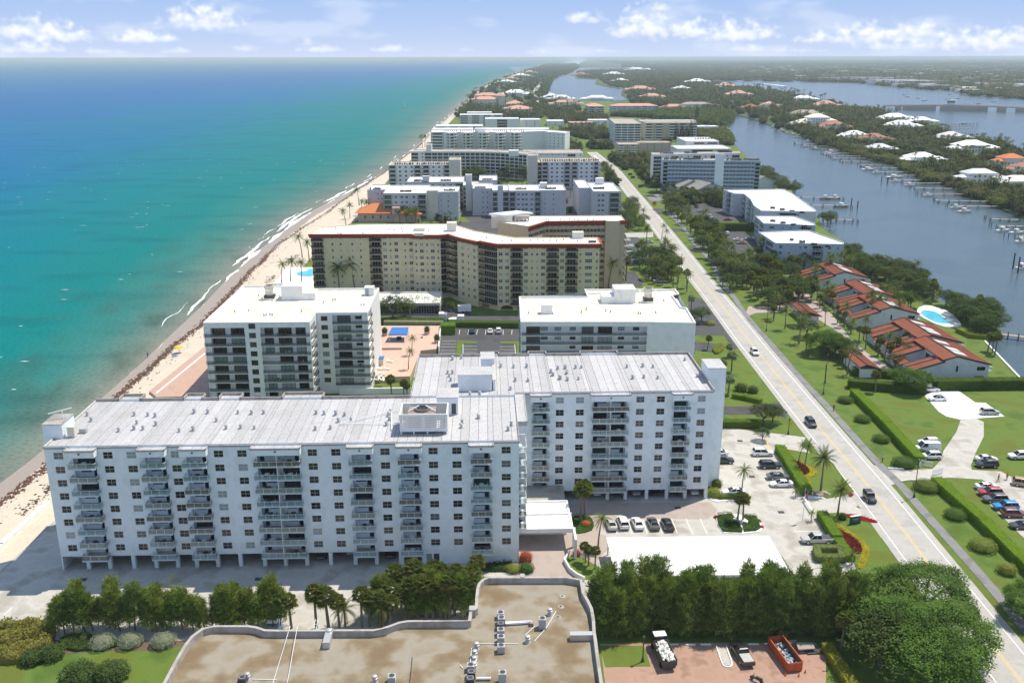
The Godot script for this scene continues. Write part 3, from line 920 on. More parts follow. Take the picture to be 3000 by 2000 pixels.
func parapet_roof(b:MB,top:MB,poly:PackedVector2Array,y:float,h:=0.5,thick:=0.3):
	var inner:=Geometry2D.offset_polygon(poly,-thick)
	if inner.is_empty():
		return
	var q:PackedVector2Array=inner[0]
	top.flat(q,y)
	for i in q.size():
		var c:=q[i]
		var d:=q[(i+1)%q.size()]
		b.quad(Vector3(c.x,y,c.y),Vector3(d.x,y,d.y),Vector3(d.x,y+h,d.y),Vector3(c.x,y+h,c.y))
	var bars:=Geometry2D.clip_polygons(poly,q)
	for i in poly.size():
		var a:=poly[i]
		var e:=poly[(i+1)%poly.size()]
		var fa:=nearest(q,a)
		var fe:=nearest(q,e)
		b.quad(Vector3(a.x,y+h,a.y),Vector3(e.x,y+h,e.y),Vector3(fe.x,y+h,fe.y),Vector3(fa.x,y+h,fa.y))

func nearest(q:PackedVector2Array,p:Vector2) -> Vector2:
	var best:=q[0]
	for k in q:
		if k.distance_squared_to(p)<best.distance_squared_to(p):
			best=k
	return best

var weight:={".":0.5,"w":1.0,"s":0.8,"d":1.7,"b":1.9,"g":1.8,"n":0.5,"v":2.4,",":0.25,"B":3.2}

func block(called:String,label:String,at:Vector2,poly:PackedVector2Array,y1:float,wm:Material,rm:Material,faces:Dictionary,o:Dictionary={}) -> Node3D:
	var t:=thing(called,label,o.get("category","building"),Vector3(at.x,o.get("base",0.0),at.y),0.0,o.get("group",""))
	add_block(t,at,poly,y1,wm,rm,faces,o)
	return t

func add_block(t:Node3D,at:Vector2,poly:PackedVector2Array,y1:float,wm:Material,rm:Material,faces:Dictionary,o:Dictionary={}):
	var p:=PackedVector2Array()
	for k in poly:
		p.append(k-at)
	if Geometry2D.is_polygon_clockwise(p):
		pass
	var walls:=MB.new()
	var top:=MB.new()
	var up:float=o.get("upstand",0.5)
	var joined:bool=o.get("joined",false)
	var jf:=MB.new()
	var jp:=MB.new()
	var js:=MB.new()
	var jr:=MB.new()
	for i in p.size():
		var a:=p[i]
		var b:=p[(i+1)%p.size()]
		var tf:=facing(a,b)
		var width:=a.distance_to(b)
		if not faces.has(i):
			walls.quad(tf*Vector3(0,0,0),tf*Vector3(width,0,0),tf*Vector3(width,y1,0),tf*Vector3(0,y1,0))
			continue
		var spec:String=faces[i][0]
		var f:Dictionary=faces[i][1] if faces[i].size()>1 else {}
		var n:int=f.get("n",o.get("n",5))
		var y0:float=f.get("y0",o.get("y0",0.4))
		var fh:float=f.get("fh",o.get("fh",(y1-up-0.2-y0)/n))
		var ww:float=f.get("ww",o.get("ww",1.3))
		var wh:float=f.get("wh",o.get("wh",1.25))
		var sill:float=f.get("sill",o.get("sill",0.8))
		var fm:Material=f.get("frame",o.get("frame",M.white_metal))
		var rail:String=f.get("rail",o.get("rail","glass"))
		var railm:Material=f.get("railm",o.get("railm",M.white_metal))
		var panelm:Material=f.get("panelm",o.get("panelm",M.rail_glass))
		var slab:Material=f.get("slab",o.get("slab",wm))
		var out:float=f.get("out",o.get("out",0.9))
		var list:Array=f.get("panes",o.get("panes",panes))
		var total:=0.0
		for ch in spec:
			total+=weight[ch]
		var holes:=[]
		var x:=0.0
		for ch in spec:
			var cw:float=weight[ch]*width/total
			for k in n:
				var fy:=y0+k*fh
				var xc:=x+cw/2
				match ch:
					"w","s","d","n":
						var w2:float=minf({"w":ww,"s":ww*0.55,"d":ww*1.75,"n":0.4}[ch],cw*0.92)
						var h2:float=minf({"w":wh,"s":wh*0.8,"d":wh,"n":fh*0.6}[ch],fh*0.8)
						holes.append([xc-w2/2,xc+w2/2,fy+sill,fy+sill+h2,0.14])
						var wt:=tf*Transform3D(Basis(),Vector3(xc,fy+sill+h2/2,-0.1))
						if joined:
							glazing(jf,jp,wt,w2,h2,2 if ch=="w" else (4 if ch=="d" else 1),1,0.09)
						else:
							unit("window",t,wt,w2,h2,{"w":2,"s":1,"d":4,"n":1}[ch],2 if ch!="n" else 1,fm,pick(list))
					"b","B","g":
						var d:=1.2 if ch!="g" else 0.35
						holes.append([x+0.06,x+cw-0.06,fy,fy+fh-0.25,d])
						recess(walls,tf,x+0.06,x+cw-0.06,fy,fy+fh-0.25,d)
						var gw:=(cw-0.5)*(0.8 if ch!="g" else 1.0)
						var gh:=fh-0.55
						var gt:=tf*Transform3D(Basis(),Vector3(xc,fy+gh/2+0.05,-d+0.06))
						var cols:=maxi(2,int(gw/0.9))
						if joined:
							glazing(jf,jp,gt,gw,gh,maxi(1,cols/2),1,0.07)
						else:
							unit("sliding_door" if ch!="g" else "window",t,gt,gw,gh,cols,1,f.get("doorframe",fm),pick(f.get("doors",["glass_dark","glass_dark","glass_brown","glass_grey"])))
						if ch!="g":
							var bt:=tf*Transform3D(Basis(),Vector3(x+0.02,fy,0))
							if joined:
								js.obox(bt*Vector3((cw-0.04)/2,-0.085,out/2-0.6),tf.basis.x*(cw-0.04)/2,Vector3.UP*0.085,tf.basis.z*(out/2+0.58))
								rail_geo(jr,jr,bt,cw-0.04,maxf(out,0.06),0.95,rail)
							else:
								balcony(t,bt,cw-0.04,1.15,out,rail,slab,railm,panelm)
					"v":
						holes.append([x+0.05,x+cw-0.05,fy+0.95,fy+fh-0.2,1.6])
						recess(walls,tf,x+0.05,x+cw-0.05,fy+0.95,fy+fh-0.2,1.6)
						for s in [-0.24,0.22]:
							var dt:=tf*Transform3D(Basis(),Vector3(xc+s*cw,fy+1.45,-1.55))
							if joined:
								glazing(jf,jp,dt,minf(1.0,cw*0.3),0.9,1,1,0.09)
							else:
								unit("window",t,dt,minf(1.0,cw*0.3),0.9,1,1,fm,pick(list))
			x+=cw
		holes.append_array(f.get("holes",[]))
		wall_face(walls,tf,width,0,y1,holes)
	parapet_roof(walls,top,p,y1-up,up,o.get("thick",0.3))
	part("wall",walls,wm,t)
	part("roof",top,rm,t)
	if joined:
		if jf.v.size():
			part("window_frame",jf,o.get("frame",M.white_metal),t).set_meta("kind","stuff")
			part("window_pane",jp,M[o.get("pane","glass_dark")],t).set_meta("kind","stuff")
		if js.v.size():
			part("balcony",js,o.get("slab",wm),t).set_meta("kind","stuff")
			part("railing",jr,o.get("railm",M.white_metal),t).set_meta("kind","stuff")

func rect(x0:float,z0:float,x1:float,z1:float) -> PackedVector2Array:
	return PackedVector2Array([Vector2(x0,z1),Vector2(x1,z1),Vector2(x1,z0),Vector2(x0,z0)])

func boxpart(called:String,parent:Node3D,lo:Vector3,hi:Vector3,m:Material) -> MeshInstance3D:
	var b:=MB.new()
	b.box(lo,hi)
	return part(called,b,m,parent)

func vent_mesh() -> Array:
	if not cache.has("vent"):
		var base:=MB.new()
		base.lathe(Vector3.ZERO,[[0.42,0.0],[0.36,0.12],[0.24,0.3],[0.22,0.55]],10)
		var cap:=MB.new()
		cap.lathe(Vector3.ZERO,[[0.3,0.5],[0.36,0.56],[0.36,0.66],[0.26,0.7],[0.26,0.78],[0.34,0.82],[0.3,0.95],[0.0,1.02]],10)
		cache["vent"]=[base.mesh(),cap.mesh()]
	return cache["vent"]

func roof_vent(parent:Node3D,at:Vector3,s:=1.0):
	var v:=vent_mesh()
	var o:=inst("roof_vent",v[0],M.dull_metal,parent,Transform3D(Basis().scaled(Vector3.ONE*s),at))
	inst("cowl",v[1],M.metal,o)

func condenser(parent:Node3D,at:Vector3,w:=0.85,h:=0.9):
	var key:="cond%.2f/%.2f"%[w,h]
	if not cache.has(key):
		var b:=MB.new()
		var r:=w/2
		b.box(Vector3(-r,0.06,-r),Vector3(r,h,r))
		for k in 5:
			b.box(Vector3(-r-0.02,0.12+k*(h-0.2)/5,-r-0.02),Vector3(r+0.02,0.16+k*(h-0.2)/5,r+0.02))
		var f:=MB.new()
		f.lathe(Vector3.ZERO,[[r*0.86,h+0.005],[r*0.86,h+0.05],[r*0.74,h+0.05],[r*0.74,h+0.012]],14)
		var g:=MB.new()
		g.lathe(Vector3.ZERO,[[r*0.74,h+0.012],[0.001,h+0.012]],14)
		for k in 3:
			var a:=TAU*k/3
			g.bar(Vector3(0,h+0.03,0),Vector3(cos(a)*r*0.68,h+0.03,sin(a)*r*0.68),0.14,0.01)
		cache[key]=[b.mesh(),f.mesh(),g.mesh()]
	var c:Array=cache[key]
	var o:=inst("air_conditioner",c[0],M.dull_metal if rng.randf()<0.5 else M.dark_metal,parent,Transform3D(Basis(Vector3.UP,rf(-0.06,0.06)),at))
	inst("fan_ring",c[1],M.metal,o)
	inst("fan",c[2],M.dark_metal,o)

# ---------------------------------------------------------------- the pale blue condominium
func make_condominium():
	var og:=Vector3(-36,0,-147.2)
	var t:=thing("condominium","long pale blue nine storey condominium with zigzag roof edge and glass balconies","building",og,deg_to_rad(0.45))
	var off:=-og
	var walls:=MB.new()
	var fh:=2.475
	var rows:=[]
	for k in 8:
		rows.append(4.22+fh*k+(0.1 if k==7 else 0.0))
	var bays:=[[-72.0,-67.1],[-60.0,-55.4],[-53.0,-48.5],[-41.05,-32.8],[-25.0,-20.6],[-16.7,-12.4],[-4.35,-0.23]]
	var cols:=[-73.77,-65.5,-61.55,-54.15,-46.9,-42.95,-31.05,-27.05,-18.7,-10.5,-6.45,2.0]
	condo_face(t,walls,Vector2(-76,-147.2),Vector2(4.2,-147.2),off,2.6,23.5,rows,cols,bays,fh)
	var tf:=facing(Vector2(-16.6,-147.25),Vector2(4.2,-147.25)).translated(off)
	var holes:=[]
	for d in [4.9,6.2]:
		holes.append([d-0.5,d+0.5,0.05,2.0,0.2])
		boxpart("door",t,tf*Vector3(d-0.5,0.05,-0.2),tf*Vector3(d+0.5,2.0,-0.16),M.door_grey if d<5 else M.door_dark)
	holes.append([0.4,3.6,0.0,2.2,6.0])
	wall_face(walls,tf,20.8,0.0,2.6,holes)
	for x in [-71.5,-67.8,-63.6,-59.7,-55.95,-52.65,-48.95,-44.95,-40.7,-37.05,-33.3,-29.1,-24.75,-21.0,-16.75]:
		boxpart("column",t,Vector3(x-0.32,0,-148.0)+off,Vector3(x+0.32,2.6,-147.28)+off,M.blue_wall)
		boxpart("column",t,Vector3(x-0.3,0,-157.0)+off,Vector3(x+0.3,2.6,-156.4)+off,M.blue_wall)
	boxpart("side_wall",t,Vector3(-76.0,0,-169)+off,Vector3(-75.75,2.6,-147.22)+off,M.blue_wall)
	boxpart("parking_ceiling",t,Vector3(-75.9,2.6,-169)+off,Vector3(4.1,2.75,-147.3)+off,M.concrete)
	boxpart("parking_back_wall",t,Vector3(-75.7,0,-167.3)+off,Vector3(-16.7,2.6,-167)+off,M.parapet_wall)
	condo_face(t,walls,Vector2(4.2,-147.2),Vector2(4.2,-170.9),off,0.0,23.5,rows,[],[[-1.0,2.0]],fh,[3.0,9.5])
	wall_face(walls,facing(Vector2(-76,-169.5),Vector2(-76,-147.2)).translated(off),22.3,2.6,23.5,[])
	wall_face(walls,facing(Vector2(4.2,-169.5),Vector2(-76,-169.5)).translated(off),80.2,2.6,23.5,[])
	condo_face(t,walls,Vector2(4.3,-171.0),Vector2(43.4,-171.0),off,2.2,23.5,rows,[13.1,17.05,28.95,33.0,41.1],[[7.25,11.3],[19.1,26.8],[35.05,39.0]],fh)
	for x in [23.05,26.7,31.0,35.1,38.85,43.1]:
		boxpart("column",t,Vector3(x-0.32,0,-171.8)+off,Vector3(x+0.32,2.2,-171.1)+off,M.blue_wall)
	boxpart("parking_ceiling",t,Vector3(14,2.2,-194)+off,Vector3(43.3,2.35,-171.1)+off,M.concrete)
	boxpart("parking_back_wall",t,Vector3(14,0,-183.3)+off,Vector3(43.3,2.2,-183)+off,M.parapet_wall)
	boxpart("side_wall",t,Vector3(43.1,0,-183)+off,Vector3(43.38,2.2,-171.9)+off,M.blue_wall)
	wall_face(walls,facing(Vector2(4.3,-171.05),Vector2(14.2,-171.05)).translated(off),9.9,0.0,2.2,[])
	wall_face(walls,facing(Vector2(43.4,-171.0),Vector2(43.4,-195.2)).translated(off),24.2,2.2,23.5,[])
	wall_face(walls,facing(Vector2(-16,-195.2),Vector2(-16,-169.5)).translated(off),25.7,0,23.5,[])
	wall_face(walls,facing(Vector2(43.4,-195.2),Vector2(-16,-195.2)).translated(off),59.4,0,23.5,[])
	part("wall",walls,M.blue_wall,t)
	for s in [[-77.7,-156.2,-74.4,-151.2,0.0,25.7],[43.42,-182.6,47.1,-176.6,0.0,26.0],[-6.9,-178.0,-0.2,-172.9,23.1,26.4],[-2.4,-187.6,0.4,-182.9,23.1,26.4],[0.0,-183.0,0.5,-173.2,23.1,25.2],[-10.4,-165.6,-6.5,-160.3,23.1,26.4]]:
		var b:=boxpart("stair_tower" if s[4]==0.0 else "roof_house",t,Vector3(s[0],s[4],s[1])+off,Vector3(s[2],s[5],s[3])+off,M.blue_wall)
		var c:=MB.new()
		c.box(Vector3(s[0]-0.08,s[5],s[1]-0.08)+off,Vector3(s[2]+0.08,s[5]+0.12,s[3]+0.08)+off)
		part("roof_cap",c,M.old_panel if s[0]<-70 else M.panel_2,b)
	boxpart("door",t,Vector3(-7.7,23.3,-160.28)+off,Vector3(-6.9,25.3,-160.22)+off,M.door_dark)
	for k in 10:
		for j in 7:
			var x:=-4.4+k*0.4
			boxpart("lattice_block",t,Vector3(x,23.5+j*0.38,-172.87)+off,Vector3(x+0.33,23.81+j*0.38,-172.82)+off,M.white_metal)
	cooling_tower(t,off)
	roof_strips(t,off,-76.0,4.2,func(x):return -145.5 if in_bays(x,bays) else -147.15,func(x):return -172.0 if in_bays(x,[[-71.7,-67.6],[-59.4,-55.9],[-52.7,-48.6],[-40.6,-32.9]]) else -169.4)
	roof_strips(t,off,-15.9,43.4,func(x):return (-169.4 if in_bays(x,[[7.25,11.3],[19.1,26.8],[35.05,39.0]]) else -170.95) if x>4.3 else -169.45,func(x):return -196.9 if in_bays(x,[[-2.5,1.5],[8.0,11.9],[19.5,27.7]]) else -195.1)
	boxpart("roof_deck",t,Vector3(-75.9,22.6,-169.3)+off,Vector3(4.1,22.95,-147.3)+off,M.roof_joint)
	boxpart("roof_deck",t,Vector3(-15.8,22.6,-195.0)+off,Vector3(43.3,22.95,-171.1)+off,M.roof_joint)
	boxpart("roof_infill",t,Vector3(4.2,22.4,-170.95)+off,Vector3(6.0,23.18,-156.2)+off,M.panel_1)
	var cap:=MB.new()
	var seg:=func(x0:float,z0:float,x1:float,z1:float,h:=0.07):
		cap.obox(Vector3((x0+x1)/2,23.16+h,(z0+z1)/2)+off,Vector3(absf(x1-x0)/2+0.1,0,0) if absf(z1-z0)<0.01 else Vector3(0.1,0,0),Vector3(0,h,0),Vector3(0,0,0.1) if absf(z1-z0)<0.01 else Vector3(0,0,absf(z1-z0)/2+0.1))
	seg.call(-75.95,-169.4,-75.95,-147.1)
	var outline:=func(x0:float,x1:float,bl:Array,zin:float,zout:float,h:=0.07):
		var x:=x0
		for q in bl:
			if q[0]>x:
				seg.call(x,zin,q[0],zin,h)
			seg.call(q[0],zin,q[0],zout,h)
			seg.call(q[0],zout,q[1],zout,h)
			seg.call(q[1],zin,q[1],zout,h)
			x=q[1]
		seg.call(x,zin,x1,zin,h)
	outline.call(-76.0,4.2,bays,-147.1,-145.5)
	outline.call(-75.9,-16.0,[[-71.7,-67.6],[-59.4,-55.9],[-52.7,-48.6],[-40.6,-32.9]],-169.5,-172.1,0.27)
	outline.call(-16.0,43.4,[[-2.5,1.5],[8.0,11.9],[19.5,27.7]],-195.2,-197.0,0.27)
	outline.call(4.3,43.4,[[7.25,11.3],[19.1,26.8],[35.05,39.0]],-170.9,-169.4)
	seg.call(-16.0,-195.2,-16.0,-180.0,0.27)
	seg.call(43.4,-195.2,43.4,-170.9,0.27)
	seg.call(6.0,-170.9,6.0,-156.2)
	seg.call(4.2,-156.2,6.0,-156.2)
	seg.call(4.2,-156.2,4.2,-147.1)
	part("parapet",cap,M.parapet_cap,t)
	var vents=[-74.3,-155.6,-74.6,-162,-72.8,-159.2,-66,-161.8,-63.4,-161.4,-61.9,-160.9,-60.4,-156.8,-66,-154.1,-63.6,-154.9,-64.1,-157.7,-62,-154.8,-55.3,-153.6,-53,-154.1,-55.3,-162.6,-52.8,-162.5,-50.1,-158.4,-47.4,-154.7,-44.9,-154.9,-42.4,-154.5,-47.2,-162.2,-44.6,-161.8,-42.4,-161.9,-32.7,-161.5,-31.2,-161.2,-29,-160.8,-27.3,-160.4,-28,-157.3,-25.8,-157.8,-31.5,-153.7,-28.9,-154,-19.2,-160.6,-18.9,-157.9,-19.2,-155.3,-2.8,-158.5,-5.8,-153.9,-5.7,-156,2.5,-152.4,3.1,-154.7]+[-4.5,-170.3,-2.6,-170.3,-2.7,-158.2,-8.6,-192.8,-6.7,-193.7,-9.3,-183.8,-8.3,-183.7,-8.9,-181.6,-8.5,-179.1,1.8,-187.5,4.5,-187.1,7.3,-187.3,13.8,-185.7,15.4,-186,17.6,-186.2,4.6,-178.5,7.2,-178.2,12.2,-183.5,12.4,-181.5,13.8,-179.3,15.3,-179,15.5,-182.9,3.5,-173.4,-19.2,-159.9,-19.1,-161.7]+[41.7,-190.7,42,-179.7,34,-186.2,28.5,-186.4,15.6,-187,13.8,-185.7,31.9,-186.6,28.6,-179.1,31,-179.6,33.7,-179,13.8,-179.8,15.2,-178.6,17.5,-179,7.3,-187.2,7.2,-178.6,12.5,-181.4,15.4,-182.5,18.8,-186.3]
	for i in range(0,vents.size(),2):
		roof_vent(t,Vector3(vents[i],23.16,vents[i+1])+off,rf(0.75,1.0))
	var pipe:=MB.new()
	var pv=[-27.6,-155.8,-16.9,-155.7,-27.6,-155.8,-17.5,-162.2,-18.8,-161.1,-18,-152.7]
	for i in range(0,pv.size(),4):
		pipe.bar(Vector3(pv[i],23.45,pv[i+1])+off,Vector3(pv[i+2],23.45,pv[i+3])+off,0.12,0.12)
	part("roof_pipe",pipe,M.white_metal,t)
	boxpart("roof_unit",t,Vector3(-73.8,23.2,-152.5)+off,Vector3(-72.6,25.1,-151.6)+off,M.cream_wall)
	boxpart("roof_unit",t,Vector3(-72.6,23.2,-154.2)+off,Vector3(-71.4,24.0,-153.4)+off,M.dull_metal)
	boxpart("link_roof",t,Vector3(4.4,3.2,-171)+off,Vector3(13.9,3.5,-163.6)+off,M.old_panel)
	boxpart("link_wall",t,Vector3(4.3,0,-170.95)+off,Vector3(13.6,3.2,-157)+off,M.blue_wall)
	var cn:=MB.new()
	cn.box(Vector3(4.35,3.2,-163.5)+off,Vector3(14.2,3.9,-163.2)+off)
	cn.box(Vector3(4.35,3.3,-163.15)+off,Vector3(13.9,3.6,-158.3)+off)
	cn.box(Vector3(4.3,3.2,-158.25)+off,Vector3(14.5,3.95,-157.9)+off)
	cn.box(Vector3(4.6,3.35,-157.85)+off,Vector3(14.4,3.65,-152.5)+off)
	cn.box(Vector3(4.35,3.1,-152.45)+off,Vector3(14.7,3.95,-152.0)+off)
	cn.box(Vector3(13.9,3.25,-163)+off,Vector3(14.25,3.9,-152.5)+off)
	part("entrance_canopy",cn,M.white_roof,t)
	boxpart("canopy_post",t,Vector3(14.2,0,-152.4)+off,Vector3(14.7,3.1,-152.0)+off,M.white_wall)
	boxpart("canopy_post",t,Vector3(14.1,0,-148.3)+off,Vector3(14.6,3.3,-147.9)+off,M.white_wall)
	boxpart("canopy_beam",t,Vector3(14.2,3.3,-152.0)+off,Vector3(14.6,3.9,-147.9)+off,M.white_wall)
	var sw:=MB.new()
	sw.box(Vector3(-79.2,0,-172)+off,Vector3(-76.1,2.4,-163)+off)
	part("sea_stair",sw,M.white_wall,t)

func in_bays(x:float,bays:Array) -> bool:
	for q in bays:
		if x>q[0] and x<q[1]:
			return true
	return false

func roof_strips(t:Node3D,off:Vector3,x0:float,x1:float,front:Callable,back:Callable):
	var x:=x0
	while x<x1-0.2:
		var e:=minf(x+1.62,x1)
		for k in range(1,12):
			var xm:=x+(e-x)*k/12.0
			if front.call(xm+0.02)!=front.call(x+0.02) or back.call(xm+0.02)!=back.call(x+0.02):
				e=maxf(xm,x+0.25)
				break
		var b:=MB.new()
		b.box(Vector3(x+0.03,22.9,back.call((x+e)/2))+off,Vector3(e-0.03,23.12+rf(0.0,0.03),front.call((x+e)/2))+off)
		part("roof_panel",b,M["panel_%d"%(rng.randi()%4)],t)
		x=e

func condo_face(t:Node3D,walls:MB,a:Vector2,b:Vector2,off:Vector3,y0:float,y1:float,rows:Array,cols:Array,bays:Array,fh:float,side:=[]):
	var tf:=facing(a,b).translated(off)
	var width:=a.distance_to(b)
	var holes:=[]
	for c in cols:
		for y in rows:
			var x:float=c-a.x
			holes.append([x-0.8,x+0.8,y-0.63,y+0.63,0.16])
			unit("window",t,tf*Transform3D(Basis(),Vector3(x,y,-0.11)),1.6,1.26,2,2,M.white_metal,pick(panes),0.03)
	if side:
		bays=[[side[0]+a.x,side[1]+a.x]]
	for q in bays:
		var x0:float=q[0]-a.x+0.25
		var x1:float=q[1]-a.x-0.2
		var wide:=x1-x0
		for k in 9 if side.is_empty() else 8:
			var fy:=2.45+fh*(k if side.is_empty() else k+1)
			var last:=k==8
			if fy+1.0>y1-1.2:
				continue
			holes.append([x0+0.35,x1-0.35,maxf(fy,y0+0.02),fy+fh-0.2,1.1])
			recess(walls,tf,x0+0.35,x1-0.35,maxf(fy,y0+0.02),fy+fh-0.2,1.1)
			var halves:=2 if wide>6.0 else 1
			for hlf in halves:
				var cx:=x0+wide*(hlf+0.5)/halves
				var hw:=wide/halves
				if rng.randf()<0.42:
					unit("sliding_door",t,tf*Transform3D(Basis(),Vector3(cx,fy+1.05,-1.04)),minf(hw-1.0,3.1),1.95,3,1,M.dark_trim,pick(["glass_dark","glass_teal","glass_dark","glass_dark","glass_brown"]),0.05)
				else:
					var flip:=1.0 if hlf==1 else -1.0
					if halves==1:
						flip=1.0
					unit("window",t,tf*Transform3D(Basis(),Vector3(cx-0.35*flip,fy+1.35,-1.04)),1.7,0.95,2,1,M.dark_trim,pick(["glass_dark","glass_brown","glass_dark","glass_grey"]),0.04)
					unit("door",t,tf*Transform3D(Basis(),Vector3(cx+(hw/2-0.95)*flip,fy+1.0,-1.04)),0.75,1.9,1,1,M.door_grey,M.glass_dark,0.05)
				if rng.randf()<0.5:
					patio_set(t,tf*Transform3D(Basis(),Vector3(cx,fy,0.35)))
			if halves==2:
				boxpart("balcony_divider",t,tf*Vector3((x0+x1)/2-0.05,fy,-1.1),tf*Vector3((x0+x1)/2+0.05,fy+fh-0.3,1.4),M.white_wall)
			balcony(t,tf*Transform3D(Basis(),Vector3(x0,fy,0.0)),wide,1.05,1.5,"glass",M.blue_trim,M.white_metal,pick(["rail_glass","rail_glass","rail_frost","rail_bronze"]))
		if side.is_empty():
			var e:=MB.new()
			e.obox(tf*Vector3((q[0]+q[1])/2-a.x,y1-1.03,0.85),tf.basis.x*((q[1]-q[0])/2),Vector3.UP*0.55,tf.basis.z*0.84)
			part("eaves",e,M.blue_wall,t)
			boxpart("ceiling_lamp",t,tf*Vector3((q[0]+q[1])/2-a.x-0.15,y1-0.95,1.7),tf*Vector3((q[0]+q[1])/2-a.x+0.15,y1-0.72,1.82),M.dark_metal)
	wall_face(walls,tf,width,y0,y1,holes)

func patio_set(t:Node3D,at:Transform3D):
	if not cache.has("patio"):
		var c:=MB.new()
		c.box(Vector3(-0.24,0.38,-0.24),Vector3(0.24,0.44,0.24))
		c.box(Vector3(0.18,0.44,-0.24),Vector3(0.24,0.88,0.24))
		for i in [-0.2,0.2]:
			for j in [-0.2,0.2]:
				c.box(Vector3(i-0.02,0,j-0.02),Vector3(i+0.02,0.38,j+0.02))
		var b:=MB.new()
		b.lathe(Vector3.ZERO,[[0.2,0.0],[0.05,0.04],[0.05,0.68],[0.45,0.69],[0.45,0.73],[0.0,0.73]],10)
		cache["patio"]=[c.mesh(),b.mesh()]
	var m:=pick(["white_metal","dark_metal","white_metal","rusty_metal","teal_cloth"])
	for s in [0.0,PI]:
		inst("patio_chair",cache["patio"][0],m,t,at*Transform3D(Basis(Vector3.UP,s),Vector3(cos(s)*0.85,0,rf(-0.2,0.2))))
	inst("patio_table",cache["patio"][1],pick(["white_metal","dark_metal"]),t,at)

func cooling_tower(t:Node3D,off:Vector3):
	var s:=MB.new()
	var x0:=-16.4
	var x1:=-8.1
	var z0:=-156.7
	var z1:=-151.0
	for x in [x0+0.2,-14.0,-11.6,x1-0.2]:
		s.box(Vector3(x-0.12,23.15,z1-0.4)+off,Vector3(x+0.12,23.7,z1-0.1)+off)
		s.box(Vector3(x-0.12,23.15,z0+0.1)+off,Vector3(x+0.12,23.7,z0+0.4)+off)
	s.box(Vector3(x0,23.7,z0)+off,Vector3(x1,23.95,z1)+off)
	s.box(Vector3(x0,23.95,z0)+off,Vector3(x0+0.2,26.9,z1-0.2)+off)
	s.box(Vector3(x1-0.2,23.95,z0)+off,Vector3(x1,26.9,z1-0.2)+off)
	s.box(Vector3(x0+0.2,23.95,z0)+off,Vector3(x1-0.2,26.9,z0+0.2)+off)
	s.box(Vector3(x0,23.95,z1-0.2)+off,Vector3(x1,24.3,z1)+off)
	s.box(Vector3(x0,26.5,z1-0.2)+off,Vector3(x1,26.9,z1)+off)
	for q in [[x0,x0+0.35],[-12.55,-12.0],[x1-0.35,x1]]:
		s.box(Vector3(q[0],24.3,z1-0.2)+off,Vector3(q[1],26.5,z1)+off)
	part("cooling_tower_screen",s,M.white_wall,t)
	for q in [[x0+0.35,-12.55],[-12.0,x1-0.35]]:
		var n:=9
		var w:float=(q[1]-q[0])/n
		for i in n:
			for j in 6:
				var b:=MB.new()
				var cx:float=q[0]+w*(i+0.5)
				var cy:=24.3+2.2/6*(j+0.5)
				var hx:=w/2-0.01
				var hy:=2.2/12-0.01
				for s2 in [-1,1]:
					b.box(Vector3(cx+s2*(hx-0.045)-0.045,cy-hy,z1-0.16)+off,Vector3(cx+s2*(hx-0.045)+0.045,cy+hy,z1-0.04)+off)
					b.box(Vector3(cx-hx+0.09,cy+s2*(hy-0.04)-0.04,z1-0.16)+off,Vector3(cx+hx-0.09,cy+s2*(hy-0.04)+0.04,z1-0.04)+off)
				part("screen_block",b,M.white_wall,t)
	var c:=MB.new()
	c.box(Vector3(-15.0,24.0,-155.8)+off,Vector3(-10.2,26.6,-152.0)+off)
	var ct:=part("cooling_tower",c,M.rusty_metal,t)
	var r:=MB.new()
	r.lathe(Vector3(-12.6,26.6,-153.9)+off,[[1.35,0.0],[1.35,0.5],[1.2,0.5],[1.2,0.02]],18)
	part("fan_ring",r,M.rusty_metal,ct)
	var f:=MB.new()
	f.lathe(Vector3(-12.6,26.62,-153.9)+off,[[1.2,0.0],[0.01,0.0]],18)
	for k in 5:
		var a:=TAU*k/5+0.3
		f.bar(Vector3(-12.6,26.85,-153.9)+off,Vector3(-12.6+cos(a)*1.15,26.85,-153.9+sin(a)*1.15)+off,0.3,0.03)
	part("fan",f,M.dark_metal,ct)
	var bm:=MB.new()
	bm.bar(Vector3(-15.0,26.7,-153)+off,Vector3(-13.2,27.2,-154.4)+off,0.15,0.2)
	bm.bar(Vector3(-10.2,26.7,-153)+off,Vector3(-12.0,27.2,-154.4)+off,0.15,0.2)
	part("brace",bm,M.white_metal,t)

# ---------------------------------------------------------------- the two white roofed towers behind
func stack(t:Node3D,walls:MB,tf:Transform3D,x0:float,x1:float,y0:float,fh:float,n:int,depth:float,doors:Array,holes:Array):
	var wide:=x1-x0
	holes.append([x0,x1,y0,y0+n*fh,depth])
	recess(walls,tf,x0,x1,y0,y0+n*fh,depth)
	for k in n:
		var fy:=y0+k*fh
		balcony(t,tf*Transform3D(Basis(),Vector3(x0+0.01,fy,-0.05)),wide-0.02,depth-0.06,0.28,"dark",M.white_wall,M.tower_rail,M.tower_rail_panel,0.85)
		for d in doors:
			if rng.randf()<0.16 and d[1]<2.5:
				continue
			unit("sliding_door" if d[2]>1.4 else "window",t,tf*Transform3D(Basis(),Vector3(x0+d[0]*wide,fy+(0.02+d[2]/2 if d[2]>1.4 else 1.35),-depth+0.06)),d[1],d[2],d[3],1,M.dark_trim,pick(["glass_dark","glass_dark","glass_brown","glass_green","glass_grey","glass_blind"]),0.09)
		if rng.randf()<0.3:
			patio_set(t,tf*Transform3D(Basis(),Vector3(x0+rf(0.25,0.75)*wide,fy,-0.75)))

